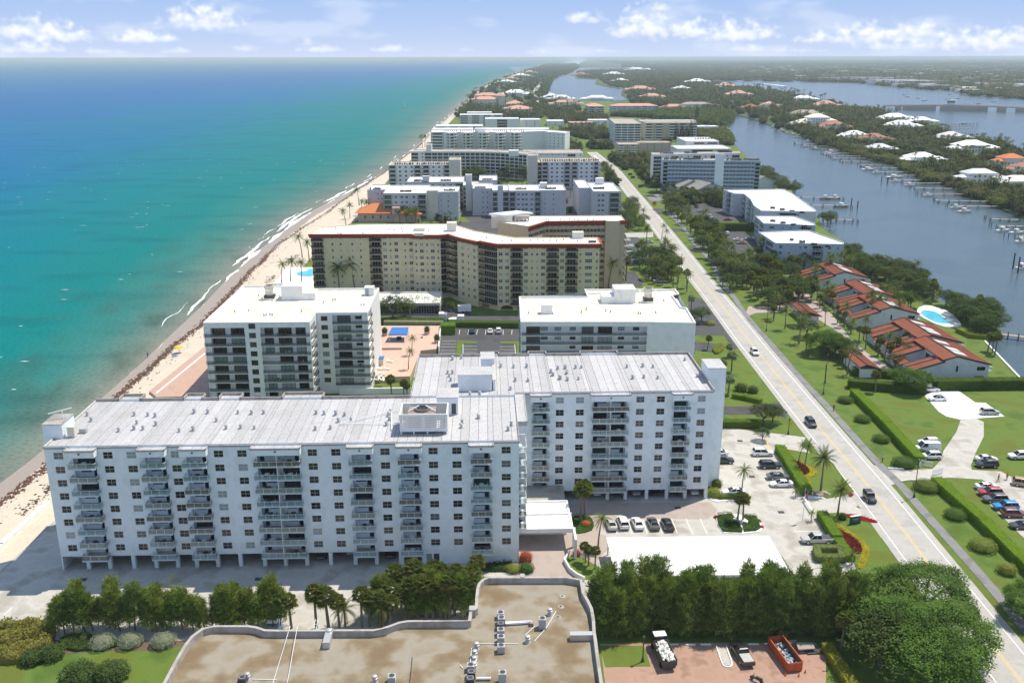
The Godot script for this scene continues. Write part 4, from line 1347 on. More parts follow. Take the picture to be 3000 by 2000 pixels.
func make_towers():
	var rp:=mat("tower_rail_panel",Color(0.16,0.17,0.19,0.5),0.3)
	rp.transparency=BaseMaterial3D.TRANSPARENCY_ALPHA
	var fh:=2.42
	var at:=Vector2(-52,-246)
	var t:=thing("beach_tower","white beachfront tower with cream flat roof and dark balcony railings","building",Vector3(at.x,0,at.y))
	var w:=MB.new()
	var wf:=MB.new()
	var L:=func(x:float,z:float) -> Vector2:return Vector2(x,z)-at
	var tf:=facing(L.call(-73,-227.2),L.call(-46.3,-227.2))
	var holes:=[]
	stack(t,w,tf,0.2,10.2,1.6,fh,8,1.7,[[0.3,3.4,2.0,3],[0.78,3.4,2.0,3]],holes)
	stack(t,w,tf,14.2,26.5,1.6,fh,8,1.7,[[0.14,2.2,2.0,2],[0.47,3.4,2.0,3],[0.83,3.4,2.0,3]],holes)
	for k in 9:
		holes.append([11.3,13.0,2.3+k*fh-2.42+1.4,3.7+k*fh-2.42+1.4,0.15])
		unit("window",t,tf*Transform3D(Basis(),Vector3(12.15,3.0+k*fh-2.42+1.4,-0.1)),1.7,1.4,2,2,M.dark_trim,pick(panes),0.1)
	wall_face(w,tf,26.7,0,22.4,holes)
	tf=facing(L.call(-46.3,-236),L.call(-32.9,-236))
	holes=[]
	stack(t,w,tf,4.2,13.35,2.3,fh,8,1.6,[[0.3,3.5,2.0,3],[0.72,1.7,0.85,2]],holes)
	for k in 8:
		holes.append([1.2,2.9,3.2+k*fh,4.5+k*fh,0.15])
		unit("window",t,tf*Transform3D(Basis(),Vector3(2.05,3.85+k*fh,-0.1)),1.7,1.3,2,2,M.dark_trim,pick(panes),0.1)
	wall_face(w,tf,13.4,0,22.4,holes)
	tf=facing(L.call(-32.9,-236),L.call(-32.9,-263))
	holes=[]
	stack(t,w,tf,0.1,8.2,2.3,fh,8,1.5,[],holes)
	wall_face(w,tf,27,0,22.4,holes)
	tf=facing(L.call(-46.3,-227.2),L.call(-46.3,-236))
	holes=[]
	stack(t,w,tf,0.4,7.0,1.6,fh,8,1.2,[[0.5,3,2.0,3]],holes)
	wall_face(w,tf,8.8,0,22.4,holes)
	tf=facing(L.call(-73,-265),L.call(-73,-227.2))
	holes=[]
	stack(t,w,tf,20,37.6,1.6,fh,8,1.6,[[0.3,3,2.0,3],[0.7,3,2.0,3]],holes)
	wall_face(w,tf,37.8,0,22.4,holes)
	part("wall",w,M.white_wall,t)
	var roof:=MB.new()
	var pw:=MB.new()
	var poly:=PackedVector2Array()
	for q in [[-73,-227.2],[-46.3,-227.2],[-46.3,-236],[-32.9,-236],[-32.9,-263],[-54.7,-263],[-57,-267],[-73,-267]]:
		poly.append(L.call(q[0],q[1]))
	parapet_roof(pw,roof,poly,21.9,0.5,0.35)
	part("parapet",pw,M.white_wall,t)
	part("roof",roof,M.cream_roof,t)
	tower_roof_gear(t,Vector3(-55.5,21.9,-254)-Vector3(at.x,0,at.y),-1.0)
	boxpart("stair_house",t,Vector3(-36.2,21.9,-258.2)-Vector3(at.x,0,at.y),Vector3(-33.6,24.3,-255.5)-Vector3(at.x,0,at.y),M.white_wall)
	boxpart("stair_door",t,Vector3(-35.9,21.95,-255.45)-Vector3(at.x,0,at.y),Vector3(-35.0,24.0,-255.4)-Vector3(at.x,0,at.y),M.door_grey)
	var pos=[-68.1,-238.9,-64.7,-239.7,-59.5,-234.8,-59,-235.2,-58.1,-235.6,-57.4,-235.1,-50.6,-238.8,-35.7,-244.8,-34.9,-244.7,-46.4,-247.9,-44.2,-250.2,-43.6,-250.6,-65.9,-255.7,-63.9,-251.7]
	for i in range(0,pos.size(),2):
		roof_vent(t,Vector3(pos[i]-at.x,21.9,pos[i+1]-at.y),0.7)
	at=Vector2(29,-243)
	L=func(x:float,z:float) -> Vector2:return Vector2(x,z)-at
	t=thing("street_tower","white tower beside the road with cream flat roof and long dark balconies","building",Vector3(at.x,0,at.y))
	w=MB.new()
	tf=facing(L.call(6.9,-227.3),L.call(39.0,-226.4))
	holes=[]
	stack(t,w,tf,0.3,32.0,1.4,fh,8,1.7,[[0.08,4.2,2.0,4],[0.18,1.8,0.9,2],[0.29,1.6,0.9,2],[0.41,1.5,0.9,2],[0.53,3.0,2.0,3],[0.67,3.6,2.0,3],[0.8,1.6,0.9,2],[0.92,1.6,0.9,2]],holes)
	wall_face(w,tf,32.1,0,22.0,holes)
	tf=facing(L.call(39.0,-226.4),L.call(51.0,-225.2))
	wall_face(w,tf,12.06,0,22.0,[])
	tf=facing(L.call(51.0,-225.2),L.call(52.6,-261))
	holes=[]
	stack(t,w,tf,0.3,13.0,1.4,fh,8,1.3,[[0.5,3,2.0,3]],holes)
	stack(t,w,tf,17.0,34.0,1.4,fh,8,1.3,[[0.5,3,2.0,3]],holes)
	wall_face(w,tf,35.8,0,22.0,holes)
	tf=facing(L.call(7.2,-253.6),L.call(6.9,-227.3))
	holes=[]
	stack(t,w,tf,14,26,1.4,fh,8,1.4,[[0.5,3,2.0,3]],holes)
	wall_face(w,tf,26.3,0,22.0,holes)
	wall_face(w,facing(L.call(52.6,-261),L.call(7.2,-253.6)),46,0,22.0,[])
	part("wall",w,M.white_wall,t)
	roof=MB.new()
	pw=MB.new()
	poly=PackedVector2Array()
	for q in [[6.9,-227.3],[39.0,-226.4],[51.0,-225.2],[51.7,-240],[50.4,-241],[50.4,-254],[52.6,-255],[52.6,-261.2],[26.3,-261.6],[26.3,-253.4],[7.2,-253.6]]:
		poly.append(L.call(q[0],q[1]))
	parapet_roof(pw,roof,poly,21.5,0.5,0.35)
	part("parapet",pw,M.white_wall,t)
	part("roof",roof,M.cream_roof,t)
	tower_roof_gear(t,Vector3(36,21.5,-249.5)-Vector3(at.x,0,at.y),1.0)
	boxpart("roof_house",t,Vector3(12.6,21.5,-238.4)-Vector3(at.x,0,at.y),Vector3(15.4,24.0,-236)-Vector3(at.x,0,at.y),M.white_wall)
	pos=[9.2,-236.6,15.8,-243.2,15.6,-236,24.8,-240.2,23.2,-237.1,29.8,-238.3,30.9,-237.4,38.1,-235.9,38.6,-235.4,42.7,-236.2,43.8,-248.5,47.1,-248.9]
	for i in range(0,pos.size(),2):
		roof_vent(t,Vector3(pos[i]-at.x,21.5,pos[i+1]-at.y),0.7)

func tower_roof_gear(t:Node3D,at:Vector3,side:float):
	boxpart("roof_house",t,at+Vector3(-2.9,0,-3),at+Vector3(2.9,4.0,3),M.white_wall)
	boxpart("roof_house",t,at+Vector3(-2.9-(3.4 if side>0 else -5.8),0,-2),at+Vector3(2.9-(5.8 if side>0 else -3.4),2.0,3),M.white_wall)
	var c:=at+Vector3(6.6*side,0,1)
	var d:=MB.new()
	d.lathe(c,[[1.0,1.2],[1.15,1.4],[1.15,2.9],[1.35,3.0],[1.35,3.9],[1.2,3.9],[1.2,3.2]],14)
	var drum:=part("cooling_tower",d,M.cream_wall,t)
	var f:=MB.new()
	f.lathe(c,[[1.2,3.4],[0.01,3.4]],14)
	part("fan",f,M.dark_metal,drum)
	boxpart("louvre",t,c+Vector3(-1.3,0.35,-1.3),c+Vector3(1.3,1.25,1.3),M.dark_metal)
	var fr:=MB.new()
	for x in [-2.2,2.2]:
		for z in [-2.0,2.0]:
			fr.bar(c+Vector3(x,0,z),c+Vector3(x,2.8,z),0.14,0.14)
		fr.bar(c+Vector3(x,2.8,-2),c+Vector3(x,2.8,2),0.14,0.14)
	for z in [-2.0,2.0]:
		fr.bar(c+Vector3(-2.2,2.8,z),c+Vector3(2.2,2.8,z),0.14,0.14)
		fr.bar(c+Vector3(-2.2,0.4,z),c+Vector3(2.2,0.4,z),0.2,0.2)
	part("steel_frame",fr,M.white_metal,t)
	var l:=MB.new()
	var s0:=at+Vector3(-6.4*side,2.0,2.2)
	var s1:=at+Vector3(-9.4*side,0.05,2.4)
	for z in [-0.35,0.35]:
		l.bar(s0+Vector3(0,0.1,z),s1+Vector3(0,0.1,z),0.06,0.14)
		l.bar(s0+Vector3(0,0.95,z),s1+Vector3(0,0.95,z),0.04,0.04)
	for k in 9:
		var p:=s0.lerp(s1,(k+0.5)/9)
		l.box(p+Vector3(-0.12,0.08,-0.35),p+Vector3(0.12,0.11,0.35))
	part("roof_stair",l,M.white_metal,t)

# ---------------------------------------------------------------- the yellow building
func red_eaves(t:Node3D,a:Vector2,b:Vector2,y:float):
	var tf:=facing(a,b)
	var w:=a.distance_to(b)
	var e:=MB.new()
	e.quad(tf*Vector3(-0.5,y-1.3,0.05),tf*Vector3(w+0.5,y-1.3,0.05),tf*Vector3(w+0.9,y+0.25,0.95),tf*Vector3(-0.9,y+0.25,0.95))
	e.quad(tf*Vector3(-0.9,y+0.25,0.95),tf*Vector3(w+0.9,y+0.25,0.95),tf*Vector3(w+0.3,y+0.25,0.0),tf*Vector3(-0.3,y+0.25,0.0))
	var n:=int(w/0.6)
	for k in n:
		var x:=(k+0.5)*w/n
		e.bar(tf*Vector3(x,y-1.28,0.1),tf*Vector3(x,y+0.24,0.98),0.22,0.09)
	part("tiled_eaves",e,M.red_trim,t)

func make_yellow_building():
	var at:=Vector2(-14,-335)
	var t:=thing("yellow_apartment_building","yellow many storeyed apartment building with bent plan, white roof and red tiled eaves","building",Vector3(at.x,0,at.y))
	var yo:={"n":9,"y0":1.9,"fh":2.42,"rail":"dark","railm":M.brown_rail,"panelm":M.brown_panel if M.has("brown_panel") else M.brown_rail,"out":0.75,"upstand":0.3,"ww":1.45,"wh":1.25,"slab":M.yellow_wall,"panes":["glass_grey","glass_brown","glass_dark","glass_blind","glass_grey"]}
	var pa:=PackedVector2Array([Vector2(-67,-341.3),Vector2(-29.1,-340.6),Vector2(-29.1,-338.9),Vector2(-19.2,-338.4),Vector2(-16.3,-340.2),Vector2(-12.2,-333.2),Vector2(-5.5,-325.6),Vector2(-4.6,-326.4),Vector2(1.5,-320.6),Vector2(37.2,-319.6),Vector2(37.4,-331.5),Vector2(7.8,-332.5),Vector2(-7,-346.5),Vector2(-16,-362),Vector2(-51.5,-362),Vector2(-65.7,-355)])
	add_block(t,at,pa,24.0,M.yellow_wall,M.white_roof,{0:["b..s.s..s.s..bwsw.sw",{}],2:["swsws",{}],3:["b",{}],4:[".b.",{}],5:["wsw",{}],7:["b",{"holes":[[0.6,4.2,0.02,1.78,6.0]]}],8:["wwbwsswbwbsds",{"holes":[[1.2,5.4,0.02,1.78,6.0],[7.0,11.5,0.02,1.78,6.0]]}],9:["..",{}]},yo)
	for e in [[0,1],[2,3],[3,4],[4,5],[5,6],[6,7],[7,8],[8,9],[9,10]]:
		red_eaves(t,pa[e[0]]-at,pa[e[1]]-at,23.7)
	var pb:=PackedVector2Array([Vector2(13.2,-342),Vector2(20.3,-353.3),Vector2(43.1,-354.2),Vector2(43.1,-352.6),Vector2(48.6,-352.6),Vector2(48.6,-354.2),Vector2(50.6,-354.4),Vector2(50.8,-366),Vector2(15.3,-366),Vector2(2,-352)])
	add_block(t,at,pb,26.3,M.tan_wall,M.white_roof,{0:["vvv",{"n":10,"fh":2.42,"y0":1.5}],1:["vvvvvvvv",{"n":10,"fh":2.42,"y0":1.5}],6:["B",{"n":9,"fh":2.5,"y0":1.5,"rail":"solid","railm":M.tan_wall,"panelm":M.tan_wall}]},{"upstand":0.3})
	red_eaves(t,pb[0]-at,pb[1]-at,26.0)
	red_eaves(t,pb[1]-at,pb[2]-at,26.0)
	red_eaves(t,pb[5]-at,pb[6]-at,26.0)
	for k in 10:
		var tf:=facing(pb[1]-at,pb[2]-at)
		var w:=22.8/9
		if k<9:
			var ar:=MB.new()
			for j in 8:
				var a0:=PI*j/8
				var a1:=PI*(j+1)/8
				var c:=Vector3(w*(k+0.5),23.55,0.12)
				ar.obox(tf*(c+Vector3(cos((a0+a1)/2)*1.0,sin((a0+a1)/2)*0.8,0)),tf.basis*Vector3(-sin((a0+a1)/2),cos((a0+a1)/2),0)*0.22,tf.basis*Vector3(cos((a0+a1)/2),sin((a0+a1)/2),0)*0.12,tf.basis.z*0.1)
			part("arch",ar,M.tan_wall,t)
	boxpart("roof_house",t,Vector3(-0.5-at.x,23.7,-359-at.y),Vector3(7.5-at.x,28.2,-353-at.y),M.cream_wall)
	var cn:=MB.new()
	cn.prism(PackedVector2Array([Vector2(-1.5,-355.5)-at,Vector2(4.5,-352.0)-at,Vector2(15.5,-357.5)-at,Vector2(9.5,-362.5)-at]),28.2,28.9)
	part("roof_canopy",cn,M.white_roof,t)
	for k in 5:
		var p:=Vector2(8.6,-352.4).lerp(Vector2(13.8,-355.6),k/4.0)-at
		boxpart("arcade_column",t,Vector3(p.x-0.25,12,p.y-0.25),Vector3(p.x+0.25,27.2,p.y+0.25),M.beige_wall)
	boxpart("arcade_beam",t,Vector3(8.3-at.x,27.0,-356-at.y),Vector3(14-at.x,28.15,-353.5-at.y),M.beige_wall)
	for q in [[-17.2,-350,-13.6,-346,26.9,23.7],[28.6,-333.2,32.6,-330.2,26.0,23.7],[-29.6,-352,-25.5,-347,24.8,23.7],[-28.5,-338.6,-25.2,-336.2,24.9,23.9]]:
		boxpart("roof_house",t,Vector3(q[0]-at.x,q[5],q[1]-at.y),Vector3(q[2]-at.x,q[4],q[3]-at.y),M.cream_wall)
	var pos=[-46.4,-351.5,-43.2,-346.8,-39.2,-350.4,-36.9,-348.4,-34.4,-351.2,-33.7,-345.6,-27.9,-348.2,-24.1,-347.1,-18.4,-350.7,-57,-341.8,-55.8,-340.9,-47.9,-341.5,-59.8,-352.9,-16.6,-346.9]+[3.4,-325.5,6.6,-326.2,13.4,-326.9,15.8,-327.6,17.8,-325.9,20.2,-325.8,22.6,-325.8,25.2,-327.3,29.9,-324.7,-2.2,-332.3]+[17.5,-357.2,20.7,-357.1,21.6,-356.5,26.2,-356.9,29.6,-357.8,31.5,-356.8,32.9,-356.7,36.6,-356.6,38.7,-356.5,43,-357.4]
	for i in range(0,pos.size(),2):
		roof_vent(t,Vector3(pos[i]-at.x,26.0 if i>=48 else 23.7,pos[i+1]-at.y),0.75)
	for k in 3:
		condenser(t,Vector3(34.0+k*0.9-at.x,23.7,-323-at.y),0.9,0.7)
	for a in [[7,0.6,4.2],[8,1.2,5.4],[8,7.0,11.5]]:
		var i:int=a[0]
		var tf:=facing(pa[i]-at,pa[(i+1)%pa.size()]-at)
		var ar:=MB.new()
		var c:float=(a[1]+a[2])/2
		var r:float=(a[2]-a[1])/2
		for s in [-1,1]:
			var k:=Vector3(c+s*r,1.78,0.0)
			for j in 5:
				var a0:=PI/2*j/5
				var a1:=PI/2*(j+1)/5
				ar.tri(tf*k,tf*Vector3(c+s*cos(a0)*r,0.93+sin(a0)*0.85,0),tf*Vector3(c+s*cos(a1)*r,0.93+sin(a1)*0.85,0))
		part("garage_arch",ar,M.yellow_wall,t)
	var g:=block("garage_wing","low cream garage with white roof and vines in front of the yellow building",Vector2(-25,-316),rect(-45.5,-332,-18.6,-315.5),4.2,M.cream_wall,M.white_roof,{0:["..gg",{"n":1,"fh":3.6,"y0":0.1,"doors":["glass_dark"]}]})

# ---------------------------------------------------------------- the roof in the foreground
func make_foreground_building():
	var at:=Vector2(-12,-92)
	var t:=thing("low_apartment_block","stained gravel roof with curved parapet and air conditioners nearest the camera","building",Vector3(at.x,0,at.y))
	var poly:=PackedVector2Array([Vector2(-43.5,-72)])
	poly.append_array(xz([-36.9,-88.6,-36.9,-91.9,-36.8,-95.3,-36.5,-97.3,-35.7,-98.9,-34.3,-99.5,-30.1,-99.4,-29,-99.1,-27.9,-98.5,-26.4,-98.4,-20.7,-98.3,-19.5,-98.3,-14.8,-98.2,-13.6,-98.5]+[-13.8,-98.5,-12.8,-99.1,-11.9,-99.7,-10.8,-100,-3.4,-99.8,-3.3,-101.7,-2.6,-102.5,-2.6,-104.9,-2.5,-107,-2.3,-108.2,-1.8,-109.2,-1,-109.8,3.7,-109.7,9.5,-109.6,11.5,-108.9,11.5,-105.7,11.9,-103.8,12.2,-102.1,12.2,-99.6,12,-96.9,12,-95.8,11.9,-92.8,11.8,-87.4]))
	poly.append(Vector2(13.3,-72))
	var p:=PackedVector2Array()
	for k in poly:
		p.append(k-at)
	p.reverse()
	var walls:=MB.new()
	walls.sides(p,0,19.9)
	var top:=MB.new()
	var pw:=MB.new()
	parapet_roof(pw,top,p,19.0,0.9,0.38)
	part("wall",walls,M.cream_wall,t)
	part("parapet",pw,M.parapet_cap,t)
	part("roof",top,M.gravel_roof,t)
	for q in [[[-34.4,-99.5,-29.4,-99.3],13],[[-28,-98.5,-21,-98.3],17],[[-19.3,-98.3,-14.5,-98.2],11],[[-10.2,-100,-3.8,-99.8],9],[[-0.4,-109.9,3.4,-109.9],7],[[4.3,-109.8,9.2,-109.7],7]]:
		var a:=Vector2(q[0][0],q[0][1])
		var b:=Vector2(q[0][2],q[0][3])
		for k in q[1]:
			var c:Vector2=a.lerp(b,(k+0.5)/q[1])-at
			boxpart("parapet_sun_patch",t,Vector3(c.x-0.2,19.01,c.y-0.12),Vector3(c.x+0.2,19.3,c.y+0.02),M.white_wall)  # added pale blocks imitate sunlight coming through openings in the parapet
	for q in [[[0.6,-101.5,0.7,-100.3,0.6,-99.2,0.6,-97.9,0.6,-96.4,0.6,-94.6],0.9],[[5.7,-99.3],1.35],[[-2.9,-91.2,-2.8,-89.9,-2.9,-88.8,-11.7,-89.3],0.85],[[0.7,-88.9],1.5],[[-28.4,-89.5],0.8]]:
		for i in range(0,q[0].size(),2):
			condenser(t,Vector3(q[0][i]-at.x,19.0,q[0][i+1]-at.y),0.86,q[1]*rf(0.92,1.05))
	for q in [[6.8,-102.1,3.8,-96.4,-2.3,-95.2,-2.5,-93.7,-2.5,-92.5,-2.5,-91.5],[-28,-90.1,-13.6,-89.3]]:
		for i in range(0,q.size(),2):
			roof_vent(t,Vector3(q[i]-at.x,19.0,q[i+1]-at.y),0.95)
	for q in [[8.7,-106.2,8.3,-103.8,7.8,-101.5]]:
		for i in range(0,q.size(),2):
			var d:=MB.new()
			d.lathe(Vector3(q[i]-at.x,19.0,q[i+1]-at.y),[[0.45,0.0],[0.42,0.05],[0.14,0.08],[0.12,0.26],[0.0,0.32]],10)
			part("vent_dome",d,M.parapet_cap,t)
	var rp:=PackedVector2Array()
	for k in xz([-9.7,-93.9,-4.5,-93.9,-4.2,-93,-4.1,-88.3,-9.6,-88.4]):
		rp.append(k-at)
	var rb:=MB.new()
	rb.prism(rp,19.0,19.35)
	part("raised_roof",rb,M.gravel_roof,t)
	for q in [[-20.1,-97],[10.1,-96.8]]:
		var c:=Vector2(q[0],q[1])-at
		var m:=MB.new()
		if q[0]<0:
			m.box(Vector3(c.x-0.42,19.0,c.y-1.5),Vector3(c.x+0.42,19.9,c.y+1.4))
			m.lathe(Vector3(c.x,19.9,c.y-1.0),[[0.42,0.0],[0.36,0.18],[0.0,0.26]],10)
		else:
			m.box(Vector3(c.x-1.2,19.0,c.y-0.45),Vector3(c.x+1.6,19.85,c.y+0.35))
		part("metal_hood",m,M.metal,t)
	boxpart("parapet_box",t,Vector3(Vector3(-2.9,19,-102.2).x-at.x-0.4,19.0,Vector3(-2.9,19,-102.2).z-at.y-0.5),Vector3(Vector3(-2.9,19,-102.2).x-at.x+0.4,20.1,Vector3(-2.9,19,-102.2).z-at.y+0.5),M.parapet_wall)
	boxpart("parapet_box",t,Vector3(Vector3(3.6,19,-109.8).x-at.x-0.3,19.0,Vector3(3.6,19,-109.8).z-at.y-0.5),Vector3(Vector3(3.6,19,-109.8).x-at.x+0.3,20.0,Vector3(3.6,19,-109.8).z-at.y+0.4),M.parapet_wall)
	var cb:=MB.new()
	for q in [[1.2,-99.9,4.5,-100.2],[1.1,-100.1,4.4,-100.3],[-2.2,-89.4,-0.6,-89.4]]:
		cb.bar(Vector3(q[0]-at.x,19.25,q[1]-at.y),Vector3(q[2]-at.x,19.25,q[3]-at.y),0.22,0.22)
	for q in [[7.6,-102.7,6.2,-99.2,6.2,-99.2,4.6,-96.5,-2,-96.2,0.2,-96.1,1,-96.1,2.7,-96,-2.9,-95.3,-3,-92.2,3.6,-97.8,4.8,-99.6,-4.2,-92.2,-3.8,-91.5],[-27.5,-90.1,-24.7,-89.9]]:
		for i in range(0,q.size(),4):
			cb.bar(Vector3(q[i]-at.x,19.08,q[i+1]-at.y),Vector3(q[i+2]-at.x,19.08,q[i+3]-at.y),0.06,0.06)
	part("roof_pipe",cb,M.white_metal,t)
	boxpart("junction_box",t,Vector3(Vector3(4.4,19,-99.8).x-at.x-0.25,19.0,Vector3(4.4,19,-99.8).z-at.y-0.2),Vector3(Vector3(4.4,19,-99.8).x-at.x+0.25,19.45,Vector3(4.4,19,-99.8).z-at.y+0.2),M.rusty_metal)
	for q in [[-25,-99,-25,-89],[-24.1,-98.9,-23.3,-88.1]]:
		var r:=MB.new()
		r.tube([Vector3(q[0],19.95,q[1]),Vector3(lerpf(q[0],q[2],0.05),19.9,lerpf(q[1],q[3],0.05)),Vector3(q[2],19.06,q[3])],[0.035,0.035,0.035],5)
		single("rope",r,M.white_paint,"white rope hung over the near roof parapet, %s of the two"%("left" if q[0]<-25 else "right"),"rope","ropes on the roof")
	for q in [[[-26.3,-100.1,-26.2,-98.2],"blue_cloth","blue ladder leaning on the near roof parapet"],[[-22,-100.2,-22,-98.1],"white_metal","thin pale ladder leaning on the near roof parapet"]]:
		var l:=MB.new()
		var d:=Vector3(0.16,0,0)
		var a:=Vector3(q[0][0],20.1,q[0][1])
		var b:=Vector3(q[0][2],19.02,q[0][3])
		for s in [-1,1]:
			l.bar(a+d*s,b+d*s,0.05,0.05)
		for k in 5:
			var c:=a.lerp(b,(k+0.5)/5)
			l.bar(c-d,c+d,0.04,0.04)
		if q[1]=="blue_cloth":
			mat("blue_cloth",lin(0.03,0.14,0.42),0.8)
		single("ladder",l,M[q[1]],q[2],"ladder")

# ---------------------------------------------------------------- buildings farther along
func make_mid_buildings():
	var g:={"n":5,"y0":0.6,"ww":1.5,"wh":1.2,"panes":["glass_dark","glass_dark","glass_grey"],"upstand":0.6,"railm":M.pale_grey_wall,"slab":M.pale_grey_wall,"out":0.15,"doors":["glass_dark"]}
	var t:=thing("grey_condominium","grey stepped condominium with stair wells behind the orange roofed beach house","building",Vector3(-44,0,-525))
	var at:=Vector2(-44,-525)
	add_block(t,at,rect(-70,-548,-59.7,-525),15.4,M.grey_wall,M.white_roof,{0:["....ss.",{}]},g)
	add_block(t,at,rect(-59.6,-545,-36,-510.5),15.4,M.grey_wall,M.white_roof,{0:["b,w,ww.w,b",{}]},g)
	add_block(t,at,rect(-36,-532,-30,-513),16.4,M.cream_wall,M.white_roof,{},g)
	add_block(t,at,rect(-30,-537,-18.7,-514),15.6,M.grey_wall,M.white_roof,{0:[".n..s....",{}],1:["..b..",{}]},g)
	roof_units(t,[Vector3(-66,14.8,-530),Vector3(-48,14.8,-520),Vector3(-24,15.0,-522)],at)
	t=thing("grey_condominium","grey stepped condominium with dark glazed stair tower in the middle","building",Vector3(15,0,-530))
	at=Vector2(15,-530)
	add_block(t,at,rect(-11.3,-552,0,-528),15.4,M.grey_wall,M.white_roof,{0:["...ss.",{}]},g)
	add_block(t,at,rect(0,-547,9.2,-523),15.0,M.pale_grey_wall,M.white_roof,{0:["g,.,g",{}]},g)
	add_block(t,at,rect(2.8,-526,6.0,-521.5),17.5,M.pale_grey_wall,M.white_roof,{},g)
	add_block(t,at,rect(9.2,-545,27,-518.5),15.4,M.grey_wall,M.white_roof,{0:["b,w,ww.w,b",{}]},g)
	add_block(t,at,rect(27,-545,41,-519.5),15.4,M.grey_wall,M.white_roof,{0:[".n..s....",{}]},g)
	boxpart("roof_house",t,Vector3(27-15,15.3,-535+530),Vector3(31-15,18.0,-530+530),M.pale_grey_wall)
	roof_units(t,[Vector3(-7,14.8,-534),Vector3(16,14.8,-527),Vector3(33,14.8,-528)],at)
	t=thing("grey_condominium","smaller grey condominium with glazed balconies standing next to the road","building",Vector3(60,0,-530))
	at=Vector2(60,-530)
	add_block(t,at,rect(48.5,-562,55.5,-526),15.8,M.grey_wall,M.white_roof,{},g)
	add_block(t,at,rect(55.5,-553,71,-514),15.4,M.grey_wall,M.white_roof,{0:["..ww..B",{}],1:["b.w.w.b",{}]},g)
	boxpart("roof_house",t,Vector3(60.5-60,14.8,-551+530),Vector3(65-60,18.4,-546+530),M.pale_grey_wall)
	roof_units(t,[Vector3(60,14.8,-528)],at)
	t=thing("grey_condominium","grey condominium with tall narrow stair tower, half hidden behind the front grey blocks","building",Vector3(-25,0,-575))
	at=Vector2(-25,-575)
	add_block(t,at,rect(-51,-585,-38,-559),15.4,M.grey_wall,M.white_roof,{0:["..ss..",{}]},g)
	add_block(t,at,rect(-38,-585,-17.3,-558),15.4,M.grey_wall,M.white_roof,{0:[".w.ww.w.b",{}]},g)
	add_block(t,at,rect(-15.6,-552,-12.0,-545),20.8,M.pale_grey_wall,M.white_roof,{},g)
	add_block(t,at,rect(-17.3,-570,-8,-552),14.2,M.grey_wall,M.white_roof,{0:["ggg",{}]},g)
	add_block(t,at,rect(-8,-590,3,-566),15.4,M.grey_wall,M.white_roof,{0:["......",{}]},g)
	boxpart("roof_house",t,Vector3(-41.5+25,15,-562+575),Vector3(-37.5+25,18.6,-559+575),M.pale_grey_wall)
	roof_units(t,[Vector3(-44,14.8,-566),Vector3(-28,14.8,-566),Vector3(-3,14.8,-572)],at)
	var e:={"n":6,"y0":1.2,"fh":2.8,"joined":true,"upstand":0.5,"railm":M.dull_metal,"out":0.7,"ww":1.5,"wh":1.3}
	t=block("beach_condominium","cream six storey condominium with blank end tower close to the surf",Vector2(-45,-634),rect(-68.5,-646,-27.5,-624),18.2,M.white_wall,M.tan_roof,{0:["b.w.w.wb,b.w.w.b",{}]},e)
	add_block(t,Vector2(-45,-634),rect(-28.5,-641,-21,-622),21.6,M.cream_wall,M.tan_roof,{},e)
	roof_units(t,[Vector3(-60,17.7,-632),Vector3(-50,17.7,-632),Vector3(-41,17.7,-632),Vector3(-32,17.7,-632)],Vector2(-45,-634),1.7)
	t=block("road_condominium","cream condominium with blank tower and window rows beside the bend of road",Vector2(50,-650),rect(33.7,-664,73.2,-639),18.4,M.white_wall,M.tan_roof,{0:["b.w.w.wb,b.w.w.wb",{}],1:["b.w.w.b",{}]},e)
	add_block(t,Vector2(50,-650),rect(24.3,-652,30.6,-637),22.6,M.cream_wall,M.tan_roof,{},e)
	add_block(t,Vector2(50,-650),rect(30.6,-660,33.7,-640),18.0,M.cream_wall,M.tan_roof,{0:["g",{}]},e)
	roof_units(t,[Vector3(38,17.9,-648),Vector3(48,17.9,-648),Vector3(58,17.9,-648),Vector3(68,17.9,-648)],Vector2(50,-650),1.7)
	at=Vector2(-15,-712)
	var pc:=PackedVector2Array([Vector2(-60.3,-706),Vector2(-45,-706),Vector2(-20,-705),Vector2(-5.5,-703),Vector2(6,-699),Vector2(16,-692),Vector2(25,-684),Vector2(34,-694),Vector2(24,-706),Vector2(8,-717),Vector2(-8,-722),Vector2(-60.3,-724)])
	t=block("curved_condominium","long curved condominium with rows of glazed galleries and pale flat roof",at,pc,19.2,M.white_wall,M.tan_roof,{0:["g.wg",{}],1:["gggggg",{}],2:["gggg",{}],3:["ggg",{}],4:["ggg",{}],5:["ggg",{}]},{"n":7,"fh":2.5,"y0":1.0,"joined":true,"pane":"glass_dark"})
	add_block(t,at,rect(-49,-714,-45,-706.5),24.0,M.white_wall,M.white_roof,{})
	boxpart("roof_house",t,Vector3(40,18,26)+Vector3(-13,0,0),Vector3(47,22,33)+Vector3(-13,0,0),M.white_wall)
	for q in [[Vector2(66,-790),rect(26,-800,74,-770),11.5,"pale condominium with open galleries and tan roof behind the road bend"],[Vector2(58,-740),rect(30,-752,82,-722),9.0,"low pale condominium with tan roof beside the road bend"]]:
		block("gallery_condominium",q[3],q[0],q[1],q[2],M.white_wall,M.tan_roof,{0:["gvvvg.w",{}],1:["vvvv",{}]},{"n":4,"fh":2.6,"y0":0.6,"joined":true})
	at=Vector2(0,-890)
	var pv:=PackedVector2Array([Vector2(-58,-905)])
	var fv:={}
	for k in 5:
		var x:=-46.0+k*15.2
		pv.append_array(PackedVector2Array([Vector2(x,-904),Vector2(x+3,-898),Vector2(x+6,-894),Vector2(x+11,-897),Vector2(x+13,-903)]))
	pv.append_array(PackedVector2Array([Vector2(50,-912),Vector2(53,-902),Vector2(68,-888),Vector2(74,-905),Vector2(50,-930),Vector2(-58,-930)]))
